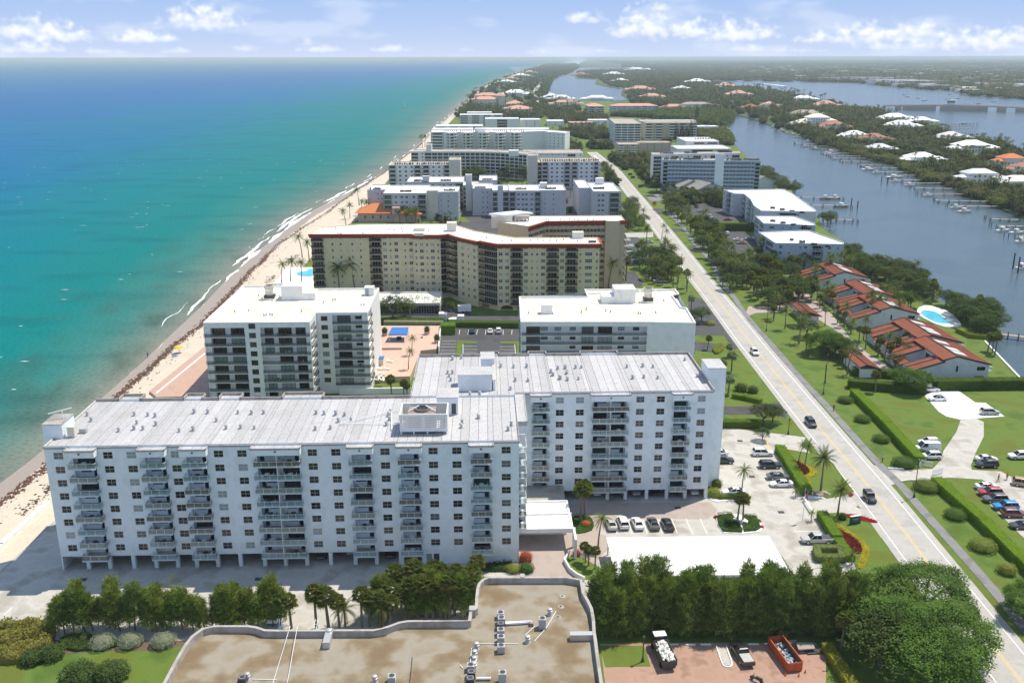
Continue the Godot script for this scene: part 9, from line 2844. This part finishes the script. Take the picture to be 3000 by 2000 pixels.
# ---------------------------------------------------------------- people
func person(at:Vector3,turn:float,label:String,shirt:Color,trousers:Color,hair:Color,stride:=0.22):
	var J:=[
		[Vector3(0,1.02,0),Vector3(0,1.38,0),0.155,0.165,0],[Vector3(-0.17,1.42,0),Vector3(0.17,1.42,0),0.085,0.085,0],[Vector3(0,0.96,0),Vector3(0,1.02,0),0.155,0.155,1],
		[Vector3(-0.09,0.93,0),Vector3(-0.1,0.5,stride*0.55),0.095,0.07,1],[Vector3(-0.1,0.5,stride*0.55),Vector3(-0.1,0.09,stride),0.07,0.05,1],[Vector3(0.09,0.93,0),Vector3(0.1,0.5,-stride*0.3),0.095,0.07,1],[Vector3(0.1,0.5,-stride*0.3),Vector3(0.1,0.09,-stride),0.07,0.05,1],
		[Vector3(-0.1,0.05,stride),Vector3(-0.1,0.04,stride+0.17),0.05,0.04,4],[Vector3(0.1,0.05,-stride),Vector3(0.1,0.04,-stride+0.17),0.05,0.04,4],
		[Vector3(-0.22,1.41,0),Vector3(-0.27,1.13,-stride*0.5),0.06,0.05,0],[Vector3(-0.27,1.13,-stride*0.5),Vector3(-0.27,0.88,-stride*0.2),0.045,0.035,2],[Vector3(0.22,1.41,0),Vector3(0.27,1.13,stride*0.4),0.06,0.05,0],[Vector3(0.27,1.13,stride*0.4),Vector3(0.27,0.9,stride*0.9),0.045,0.035,2],
		[Vector3(-0.27,0.86,-stride*0.2),Vector3(-0.265,0.77,-stride*0.15),0.04,0.03,2],[Vector3(0.27,0.88,stride*0.92),Vector3(0.265,0.79,stride*1.0),0.04,0.03,2],
		[Vector3(0,1.45,0),Vector3(0,1.56,0.01),0.06,0.06,2],[Vector3(0,1.64,0.015),Vector3(0,1.72,0.015),0.085,0.09,2],[Vector3(0,1.67,0.11),Vector3(0,1.64,0.12),0.02,0.022,2],[Vector3(0,1.76,-0.015),Vector3(0,1.7,-0.04),0.088,0.085,3]]
	var cols:=[shirt,trousers,Color(0.42,0.24,0.16),hair,Color(0.05,0.045,0.04)]
	var s:=0.04
	var nx:=20
	var ny:=48
	var nz:=26
	var o:=Vector3(-0.4,-0.04,-0.52)
	var f:=PackedFloat32Array()
	f.resize(nx*ny*nz)
	var own:=PackedInt32Array()
	own.resize(nx*ny*nz)
	for k in nz:
		for j in ny:
			for i in nx:
				var p:=o+Vector3(i,j,k)*s
				var best:=9.0
				var who:=0
				var sum:=9.0
				for b in J:
					var a:Vector3=b[0]
					var ab:Vector3=b[1]-a
					var t:=clampf((p-a).dot(ab)/maxf(ab.length_squared(),1e-6),0.0,1.0)
					var d:=p.distance_to(a+ab*t)-lerpf(b[2],b[3],t)
					if d<best:
						best=d
						who=b[4]
					var h:=clampf(0.5+0.5*(sum-d)/0.03,0.0,1.0)
					sum=lerpf(sum,d,h)-0.03*h*(1.0-h)
				f[(k*ny+j)*nx+i]=sum
				own[(k*ny+j)*nx+i]=who
	var ix:={}
	var pos:=[]
	var who2:=[]
	for k in nz-1:
		for j in ny-1:
			for i in nx-1:
				var c:=Vector3.ZERO
				var n:=0
				var base:=(k*ny+j)*nx+i
				for e in [[0,1],[0,nx],[0,nx*ny],[1,1+nx],[1,1+nx*ny],[nx,nx+1],[nx,nx+nx*ny],[nx*ny,nx*ny+1],[nx*ny,nx*ny+nx],[nx+1,nx+1+nx*ny],[nx*ny+1,nx*ny+1+nx],[nx*ny+nx,nx*ny+nx+1]]:
					var a:=f[base+e[0]]
					var b:=f[base+e[1]]
					if (a<0)!=(b<0):
						var t:=a/(a-b)
						c+=off3(e[0],nx,ny).lerp(off3(e[1],nx,ny),t)
						n+=1
				if n:
					ix[base]=pos.size()
					pos.append(o+(Vector3(i,j,k)+c/n)*s)
					who2.append(own[base])
	var m:=MB.new()
	m.colored=true
	for k in range(1,nz-1):
		for j in range(1,ny-1):
			for i in range(1,nx-1):
				var base:=(k*ny+j)*nx+i
				for ax in [[1,nx,nx*ny],[nx,nx*ny,1],[nx*ny,1,nx]]:
					var a:=f[base]
					var b:=f[base+ax[0]]
					if (a<0)==(b<0):
						continue
					var q:=[base,base-ax[1],base-ax[1]-ax[2],base-ax[2]]
					if a>0:
						q.reverse()
					if ix.has(q[0]) and ix.has(q[1]) and ix.has(q[2]) and ix.has(q[3]):
						m.col=cols[who2[ix[q[0]]]]
						m.quad(pos[ix[q[0]]],pos[ix[q[1]]],pos[ix[q[2]]],pos[ix[q[3]]])
	var t:=single("person",m,M.cloth,label,"person")
	t.position=at
	t.rotation.y=turn

func off3(e:int,nx:int,ny:int) -> Vector3:
	return Vector3(e%nx,(e/nx)%ny,e/(nx*ny))

# ---------------------------------------------------------------- small things
func lamp_post(at:Vector3,h:float,label:String):
	var t:=thing("street_lamp",label,"street lamp",at,0.0,"street lamps")
	var p:=MB.new()
	p.lathe(Vector3.ZERO,[[0.28,0.0],[0.28,0.15],[0.16,0.7],[0.1,0.9],[0.07,h-0.5]],10)
	part("post",p,M.dark_metal,t)
	var l:=MB.new()
	l.lathe(Vector3(0,h-0.5,0),[[0.07,0.0],[0.2,0.1],[0.24,0.35],[0.12,0.5],[0.0,0.6]],10)
	part("lantern",l,M.dark_metal,t)

func make_small_things():
	var cm:=mat("cloth",Color.WHITE,0.9)
	cm.vertex_color_use_as_albedo=true
	mat("blue_canvas",lin(0.03,0.16,0.46),0.8)
	mat("yellow_canvas",lin(0.7,0.48,0.03),0.8)
	mat("orange_plastic",lin(0.62,0.10,0.02),0.6)
	mat("sign_green",lin(0.02,0.075,0.065),0.5)
	mat("flag_red",lin(0.4,0.02,0.03),0.8)
	mat("flag_blue",lin(0.02,0.03,0.13),0.8)
	var cp=[20.2,-150.2,49.5,-149.6,49.1,-136.8,19.8,-137]
	var x0:float=(cp[0]+cp[6])/2
	var x1:float=(cp[2]+cp[4])/2
	var z0:float=(cp[1]+cp[3])/2
	var z1:float=(cp[5]+cp[7])/2
	var t:=thing("carport","long flat white carport roof on posts above the casuarina row","carport",Vector3((x0+x1)/2,0,(z0+z1)/2))
	var hx:=(x1-x0)/2
	var hz:=(z1-z0)/2
	boxpart("roof",t,Vector3(-hx,3.2,-hz),Vector3(hx,3.4,hz),M.white_roof)
	boxpart("fascia",t,Vector3(-hx-0.02,2.95,hz),Vector3(hx+0.02,3.38,hz+0.12),M.white_wall)
	boxpart("fascia",t,Vector3(hx,2.95,-hz),Vector3(hx+0.12,3.38,hz),M.white_wall)
	for k in 6:
		for s in [-1,1]:
			boxpart("post",t,Vector3(-hx+0.2+k*(hx*2-0.6)/5,0,s*(hz-0.3)-0.1),Vector3(-hx+0.4+k*(hx*2-0.6)/5,3.2,s*(hz-0.3)+0.1),M.white_wall)
	hedge("low hedge along the right end of the carport",[x1+1.2,z0+3.5,x1+1.6,z1+1.0],1.0,1.1,Color(0.09,0.15,0.025),80)
	for q in [[[13.4,-149.8,12.3,-147.1,13,-144,14,-142.2,15.2,-140.9],0.9,0.3,"curved white garden wall beside the brick drive","white_wall"],[[-90.7,-151.5,-90.7,-154.6,-89.8,-171.4],1.0,0.9,"white concrete seawall between beach and parking lot","white_wall"],[[-89.6,-235,-86.8,-270.9],1.0,0.5,"white seawall below the terracotta terrace","white_wall"],[[154.9,-278.3,146.5,-241.5,142.9,-226],0.35,0.5,"pale concrete seawall of the lagoon lawn","white_wall"],[[85.8,-184.8,87.2,-184.7,88.9,-184.3],0.35,0.3,"short white kerb wall beside the upper gate","white_wall"],[[85.9,-178.3,87.8,-178.9,89.2,-178.8],0.3,0.3,"short pale kerb beside the lower gate","cream_wall"],[[-16.9,-297.7,-17.2,-289.6,-16.7,-270.1],2.4,0.3,"white wall along the edge of the pool deck","white_wall"]]:
		var line:=xz(q[0])
		var b:=MB.new()
		for i in line.size()-1:
			var c:=Vector3(line[i].x,q[1]/2,line[i].y)
			var d:=Vector3(line[i+1].x,q[1]/2,line[i+1].y)
			var dir:Vector3=(d-c).normalized()*q[2]*0.4
			b.bar(c-dir,d+dir,q[2],q[1])
		single("wall",b,M[q[4]],q[3],"wall")
	for q in [[Vector3(93.7,0,-186.6),Vector3(95.8,0,-185.3),"white picket gate panel, upper side of the drive"],[Vector3(93.7,0,-181.1),Vector3(96.5,0,-182.1),"white picket gate panel, lower side of the drive"],[Vector3(93.7,0,-188.1),Vector3(93,0,-185.1),"white gate side panel by the hedge end"]]:
		var g:=thing("gate",q[2],"gate",q[0])
		var d:Vector3=q[1]-q[0]
		var fr:=MB.new()
		for y in [0.2,1.25]:
			fr.bar(Vector3(0,y,0),d+Vector3(0,y,0),0.06,0.08)
		part("frame",fr,M.white_metal,g)
		for k in 12:
			var pk:=MB.new()
			pk.bar(d*(k+0.5)/12,d*(k+0.5)/12+Vector3(0,1.35,0),0.07,0.04)
			part("picket",pk,M.white_metal,g)
	lamp_post(Vector3(87.7,0,-231.9),8.3,"tall dark street lamp beside the path, middle one")
	lamp_post(Vector3(85.5,0,-171.1),8.3,"tall dark street lamp by the white gate")
	lamp_post(Vector3(89.4,0,-291.8),8.3,"tall dark street lamp by the townhouse entrance")
	lamp_post(Vector3(77.9,0,-376.8),8.3,"tall dark street lamp left of the road")
	lamp_post(Vector3(91.3,0,-241),8.3,"tall dark street lamp before the large round tree")
	lamp_post(Vector3(21.8,0,-118.5),4.5,"short lamp post on the shady lawn by the debris truck")
	lamp_post(Vector3(70,0,-204.8),4.0,"short lamp post on the lawn at the parking corner")
	var gi:=0
	for p in spots([121.8,-376.8,121.4,-364.1,118.7,-310.4,118.2,-298.6,117.1,-271.9,153.3,-365.3,155.8,-345.6,154.6,-354.2]):
		var b:=MB.new()
		b.lathe(Vector3.ZERO,[[0.05,0.0],[0.05,1.9],[0.22,2.0],[0.26,2.2],[0.18,2.38],[0.0,2.45]],8)
		var o:=single("garden_lamp",b,M.white_metal,"white globe garden lamp by the townhouses, %s"%["far end of lane","by the far garage","by the halfway garage","lane middle","nearest front garden","behind the second row","pool side","behind the middle row"][gi],"lamp","globe lamps of the townhouses")
		o.position=p
		gi+=1
	t=thing("flag_pole","flag pole with striped flag on the entrance lot","flag pole",Vector3(59.5,0,-161.4))
	var fp:=MB.new()
	fp.tube([Vector3.ZERO,Vector3(0,7.2,0)],[0.06,0.035],8)
	part("pole",fp,M.white_metal,t)
	var hang:=MB.new()
	for k in 6:
		var b:=MB.new()
		b.box(Vector3(0.05+k*0.09,4.9-k*0.05,-0.02+0.05*(k%2)),Vector3(0.15+k*0.09,6.6-k*0.04,0.02+0.05*(k%2)))
		part("stripe",b,M.flag_red if k%2 else M.white_paint,t)
	boxpart("canton",t,Vector3(0.04,5.9,-0.06),Vector3(0.42,6.65,0.1),M.flag_blue)
	t=thing("barrier","white barrier arm lying across the entrance drive","barrier",Vector3(62.5,0,-169.7))
	boxpart("post",t,Vector3(-0.2,0,-0.2),Vector3(0.2,1.0,0.2),M.white_wall)
	var arm:=MB.new()
	var ad:=Vector3(62.3,0,-164.5)-Vector3(62.5,0,-169.7)
	arm.bar(Vector3(0,0.85,0),ad+Vector3(0,0.85,0),0.3,0.1)
	part("arm",arm,M.white_paint,t)
	for k in 9:
		var p:=(Vector3(67.3,0,-172.8)).lerp(Vector3(66.8,0,-174),rf(-0.6,1.0))+Vector3(rf(-1.6,1.4),0,rf(-1.2,1.2))
		var b:=MB.new()
		var r:=rf(0.35,0.75)
		var pts:=[]
		for i in 4:
			pts.append([r*[1.0,1.05,0.75,0.0][i]*rf(0.9,1.1),r*[0.0,0.45,0.9,1.1][i]])
		b.lathe(Vector3.ZERO,pts,6)
		var o:=single("boulder",b,M.rock,"tan boulder in the heap at the foot of the date palm","boulder","boulders by the entrance")
		o.position=p
		o.rotation.y=rf(0,TAU)
		o.scale=Vector3(rf(0.8,1.3),rf(0.7,1.0),rf(0.8,1.2))
	var bt:=MB.new()
	var bp:=PackedVector2Array()
	for q in xz([63.6,-172.1,65.2,-171.3,66.4,-170.8,65.3,-170.3,63.1,-170.7]):
		bp.append(q)
	bt.prism(bp,0.05,0.5)
	single("planter_box",bt,M.blue_grey_wall,"dark slate planter box beside the entrance boulders","planter")
	t=thing("entrance_sign","dark green entrance sign with white lettering lines on the lawn","sign",Vector3(69.2,0,-160.1),0.25)
	boxpart("board",t,Vector3(-1.1,0.25,-0.18),Vector3(1.1,1.75,0.18),M.sign_green)
	boxpart("cap",t,Vector3(-1.15,1.75,-0.22),Vector3(1.15,1.85,0.22),M.white_wall)
	boxpart("plinth",t,Vector3(-1.2,0,-0.22),Vector3(1.2,0.25,0.22),M.sign_green)
	for q in [[-0.75,0.75,1.15,0.16],[-0.45,0.45,0.85,0.08]]:
		boxpart("lettering",t,Vector3(q[0],q[2],0.182),Vector3(q[1],q[2]+q[3],0.19),M.dull_metal)
	var sc:=MB.new()
	var sp=[45.9,-161.3,47,-162.3,47.9,-161.8,48.6,-160.4,48.3,-159.7,47.3,-160.4]
	sc.prism(xz(sp),0.15,0.9)
	single("stone_slab",sc,M.white_wall,"white curved stone slab in the parking planter","stone")
	var di:=0
	for q in [[56.5,-165.3],[57.5,-201.1],[55.1,-181.7],[-71.1,-143.5],[36.5,-167.7],[-40.9,-143]]:
		var b:=MB.new()
		b.box(Vector3(-0.6,0,-0.5),Vector3(0.6,0.012,0.5))
		for k in 5:
			b.box(Vector3(-0.5,0.012,-0.42+k*0.19),Vector3(0.5,0.03,-0.34+k*0.19))
		var o:=single("drain_grate",b,M.dark_metal,"dark drain grate in the pavement, "+["middle of entrance lot","top of the parking lot","by the slim palm","in the shade left of the columns","in the shaded brick court","in the shade behind the casuarinas"][di],"drain","drain grates")
		o.position=Vector3(q[0],0.045,q[1])
		di+=1
	patch("brick_lot",[16,-123,24,-123.1,49,-122.5,49.6,-119.4,45.6,-108.1,15.4,-108.8],0.055,M.red_pavers)
	patch("shade_lawn",[15.8,-122.5,22.6,-122.4,22.8,-117.3,16.1,-117.3],0.075,M.lawn)
	var wi:=0
	for q in [[26.5,-122.5,27.9,-122.5],[28.9,-122.4,30.5,-122.4],[31.3,-122.4,32.9,-122.4],[38.6,-122.3,40.2,-122.3],[41.1,-122.4,41.8,-122.3],[46.1,-122.3,47.6,-122.3]]:
		var b:=MB.new()
		b.bar(Vector3(q[0],0.12,q[1]),Vector3(q[2],0.12,q[3]),0.22,0.14)
		single("wheel_stop",b,M.white_paint,"white wheel stop on the brick lot, %s from left"%["first","second","third","fourth","fifth","sixth"][wi],"wheel stop","wheel stops on the brick lot")
		wi+=1
	var kb:=MB.new()
	var kl:=smooth(xz([33.6,-122,33.5,-117.9,33.6,-117,34.2,-116.8,34.8,-117.1,35,-117.8,35.1,-121.9]),2)
	for i in kl.size()-1:
		kb.bar(Vector3(kl[i].x,0.12,kl[i].y),Vector3(kl[i+1].x,0.12,kl[i+1].y),0.18,0.14)
	single("kerb",kb,M.white_paint,"white rounded kerb island on the brick lot","kerb")
	patch("kerb_filling",[33.7,-121.6,33.7,-117.9,33.9,-117.2,34.6,-117.2,34.8,-117.8,34.9,-121.6],0.12,M.concrete)
	var ki:=0
	for p in spots([42,-114.7,43.9,-114.5,45.1,-115.3]):
		var b:=MB.new()
		b.box(Vector3(-0.18,0,-0.18),Vector3(0.18,0.03,0.18))
		b.lathe(Vector3.ZERO,[[0.14,0.03],[0.02,0.62],[0.0,0.63]],10)
		var o:=single("traffic_cone",b,M.orange_plastic,"orange traffic cone behind the dumpster, %s"%["left","middle","right"][ki],"cone","cones by the dumpster")
		o.position=p+Vector3(0,0.06,0)
		ki+=1
	for q in [[Vector3(46.9,0,-120.8),"pallet of boards beside the dumpster",1.3,0.8,"wood"],[Vector3(47.8,0,-120.4),"dark sheets of scrap beside the pallet",1.4,0.3,"dark_metal"],[Vector3(45.3,0,-122.1),"cardboard heap behind the dumpster",0.7,0.6,"rusty_metal"]]:
		var b:=MB.new()
		for k in 4:
			var s:float=q[2]*rf(0.7,1.0)
			b.obox(Vector3(rf(-0.2,0.2),0.1+k*q[3]/4,rf(-0.2,0.2)),Vector3(s,0,rf(-0.2,0.2)),Vector3(0,q[3]/8,0),Vector3(rf(-0.2,0.2),0,s*0.6))
		var o:=single("scrap_pile",b,M[q[4]],q[1],"scrap")
		o.position=q[0]+Vector3(0,0.06,0)
	var mc:=MB.new()
	mc.tube([Vector3(-0.75,0.35,0),Vector3(-0.75,0.35,0.12)],[0.32,0.32],10)
	mc.tube([Vector3(0.75,0.35,0),Vector3(0.75,0.35,0.12)],[0.32,0.32],10)
	mc.bar(Vector3(-0.75,0.5,0.06),Vector3(0.7,0.65,0.06),0.25,0.3)
	mc.bar(Vector3(0.75,0.4,0.06),Vector3(0.5,1.05,0.06),0.08,0.08)
	mc.bar(Vector3(0.5,1.05,-0.3),Vector3(0.5,1.05,0.42),0.05,0.05)
	mc.bar(Vector3(-0.9,0.85,0.06),Vector3(0.1,0.85,0.06),0.24,0.14)
	var mo:=single("motorcycle",mc,M.dark_metal,"dark motorcycle at the bottom edge of the brick lot","motorcycle")
	mo.position=Vector3(37.4,0,-113.4)+Vector3(0,0.06,0)
	mo.rotation.y=2.4
	person(Vector3(106.5,0,-178.1)+Vector3(0,0.05,0),0.9,"worker in orange shirt and dark trousers walking on the drive, left one",Color(0.75,0.16,0.02),Color(0.05,0.05,0.06),Color(0.7,0.2,0.03))
	person(Vector3(108.8,0,-178.9)+Vector3(0,0.05,0),-0.6,"worker in orange shirt and dark trousers walking on the drive, right one",Color(0.8,0.17,0.02),Color(0.03,0.03,0.035),Color(0.02,0.015,0.01))
	person(Vector3(86.1,0,-219.6)+Vector3(0,0.06,0),0.3,"person in dark clothes walking along the grey path",Color(0.10,0.07,0.06),Color(0.04,0.04,0.05),Color(0.03,0.02,0.015))
	person(Vector3(85.9,0,-188.3)+Vector3(0,0.06,0),0.2,"person in grey shirt on the path near the white gate",Color(0.45,0.46,0.48),Color(0.05,0.05,0.06),Color(0.04,0.03,0.02))
	person(Vector3(-104.8,0,-271.4)+Vector3(0,-0.9,0),1.2,"bather standing in the shallow surf",Color(0.06,0.10,0.28),Color(0.06,0.10,0.28),Color(0.03,0.02,0.015),0.08)
	t=thing("beach_umbrella","yellow beach umbrella on the sand","umbrella",Vector3(-95.9,0,-273.3))
	var um:=MB.new()
	um.lathe(Vector3(0,0,0),[[1.5,1.75],[1.3,2.0],[0.7,2.25],[0.0,2.35]],10)
	part("canopy",um,M.yellow_canvas,t)
	var up:=MB.new()
	up.tube([Vector3.ZERO,Vector3(0,2.3,0)],[0.03,0.03],6)
	part("pole",up,M.white_metal,t)
	var tw:=MB.new()
	tw.box(Vector3(-1.5,0.05,-0.7),Vector3(1.5,0.1,0.7))
	single("beach_mat",tw,M.blue_canvas,"blue mat on the sand below the yellow umbrella","mat").position=Vector3(-95.4,0,-269.8)
	t=thing("pavilion","blue canvas pavilion on the pool deck","pavilion",Vector3(-29.6,1.6,-280.7)+Vector3(0,0,0))
	var pr:=MB.new()
	pr.quad(Vector3(-3.0,2.5,3.2),Vector3(3.0,2.5,3.2),Vector3(2.8,3.1,-2.6),Vector3(-2.4,3.1,-2.6))
	pr.quad(Vector3(-3.0,2.2,3.2),Vector3(3.0,2.2,3.2),Vector3(3.0,2.5,3.2),Vector3(-3.0,2.5,3.2))
	pr.quad(Vector3(-2.4,2.8,-2.6),Vector3(2.8,2.8,-2.6),Vector3(2.8,3.1,-2.6),Vector3(-2.4,3.1,-2.6))
	part("canopy",pr,M.blue_canvas,t)
	for x in [-2.7,2.7]:
		for z in [-2.3,3.0]:
			boxpart("post",t,Vector3(x-0.06,0,z-0.06),Vector3(x+0.06,2.6,z+0.06),M.white_metal)
	boxpart("table",t,Vector3(-0.7,0,-0.5),Vector3(0.7,0.75,1.0),M.navy_cloth if M.has("navy_cloth") else M.flag_blue)
	for p in spots([-32.2,-244.9,-31.7,-246.8,-30.7,-245.8,-31.4,-244.2,-31.9,-241.6,-30.9,-241.6,-30,-241.2,-22.5,-282.4,-30,-257.6,-30.2,-250.9,-32.1,-250.9]):
		var b:=MB.new()
		b.box(Vector3(-0.9,0.28,-0.32),Vector3(0.5,0.36,0.32))
		b.bar(Vector3(0.5,0.32,0),Vector3(0.95,0.8,0),0.64,0.08)
		for i in [-0.8,0.4]:
			for j in [-0.26,0.26]:
				b.box(Vector3(i-0.03,0,j-0.03),Vector3(i+0.03,0.28,j+0.03))
		var o:=single("sun_lounger",b,M.white_wall,"white sun lounger on the pool deck","lounger","loungers on the pool deck")
		o.position=p+Vector3(0,1.6,0)
		o.rotation.y=rf(0,TAU)
	for q in [[Vector3(-32.5,1.6,-255.6),1.6,2.6,"small blue roofed cabin on the pool deck"]]:
		t=thing("cabin",q[3],"cabin",q[0])
		boxpart("wall",t,Vector3(-q[1]/2,0,-1),Vector3(q[1]/2,2.0,1),M.cream_wall)
		boxpart("roof",t,Vector3(-q[1]/2-0.2,2.0,-1.2),Vector3(q[1]/2+0.2,2.2,1.2),M.blue_canvas)
	for q in [[Vector3(-34.5,1.6,-284.7),"tall planter with clipped shrub on the pool deck, left"],[Vector3(-21.2,1.6,-285.8),"tall planter with clipped shrub on the pool deck, right"],[Vector3(-17.5,1.6,-276.6),"tall planter with dark shrub at the pool deck edge"]]:
		t=thing("planter_pot",q[1],"planter",q[0])
		var b:=MB.new()
		b.lathe(Vector3.ZERO,[[0.8,0.0],[0.95,1.0],[0.8,1.0]],10)
		part("pot",b,M.pink_wall,t)
		var s:=part("shrub",mound(1.0,2.0,0.2,300,Color(0.08,0.13,0.04)),M.leaf,t)
		s.position.y=0.9
	boxpart("parapet",thing("deck_wall","pink inner wall on the pool deck","wall",Vector3(-31.7,1.6,-269.8)),Vector3(-4,0,-0.2),Vector3(4,0.6,0.2),M.pink_wall)
	boxpart("front",thing("deck_front","white front of the garage below the pool deck","wall",Vector3(-27.2,0,-235.2)),Vector3(-14,0,-0.3),Vector3(5,1.7,0.2),M.white_wall)
	var ui:=0
	for q in [[Vector3(-17.2,0,-307.8),2.6,2.6],[Vector3(-13.8,0,-307),2.8,0.9],[Vector3(-11.1,0,-307.1),2.0,1.9]]:
		var b:=MB.new()
		b.box(Vector3(-q[1]/2,0,-1.2),Vector3(q[1]/2,q[2],1.2))
		b.box(Vector3(-q[1]/2-0.08,q[2],-1.28),Vector3(q[1]/2+0.08,q[2]+0.1,1.28))
		single("utility_box",b,M.white_wall,"white utility box behind the tower car park hedge, %s"%["left","middle","right"][ui],"utility box").position=q[0]
		ui+=1
	t=thing("box_trailer","white box trailer in the dark court of the yellow building","trailer",Vector3(-10.2,0,-318.2),0.15)
	boxpart("box",t,Vector3(-2.3,0.5,-1.1),Vector3(2.3,2.7,1.1),M.white_wall)
	for x in [-0.6,0.6]:
		for s in [-1.05,1.05]:
			var w:=MB.new()
			w.tube([Vector3(x,0.35,s-0.1),Vector3(x,0.35,s+0.1)],[0.35,0.35],10)
			part("wheel",w,M.tyre,t)
	t=thing("road_sign","orange diamond road works sign beside the far road","sign",Vector3(96.9,0,-556.7))
	var ps:=MB.new()
	ps.obox(Vector3(0,2.2,0),Vector3(0.75,0.75,0),Vector3(-0.75,0.75,0),Vector3(0,0,0.03))
	part("board",ps,M.orange_plastic,t)
	boxpart("post",t,Vector3(-0.06,0,-0.08),Vector3(0.06,1.6,-0.03),M.dull_metal)
	t=thing("antenna","white bar antenna on the seaward stair tower","antenna",Vector3(-75.2,25.8,-153.4))
	var an:=MB.new()
	an.bar(Vector3(0,0,0),Vector3(0,1.4,0),0.12,0.12)
	part("mast",an,M.white_metal,t)
	var ab:=MB.new()
	ab.bar(Vector3(-2.2,1.2,0.6),Vector3(1.2,1.6,-1.2),0.18,0.14)
	part("bar",ab,M.white_metal,t)
	t=thing("stair_terrace","white stepped glass terrace beside the yellow car park","terrace",Vector3(61.6,0,-420.4))
	for k in 3:
		boxpart("terrace",t,Vector3(-4,2.0*k,-6-k*4),Vector3(5-k,2.0*k+0.3,-1-k*4),M.white_wall)
		boxpart("glass_rail",t,Vector3(-4,2.0*k+0.3,-1.05-k*4),Vector3(5-k,2.0*k+1.3,-1.0-k*4),M.rail_glass)
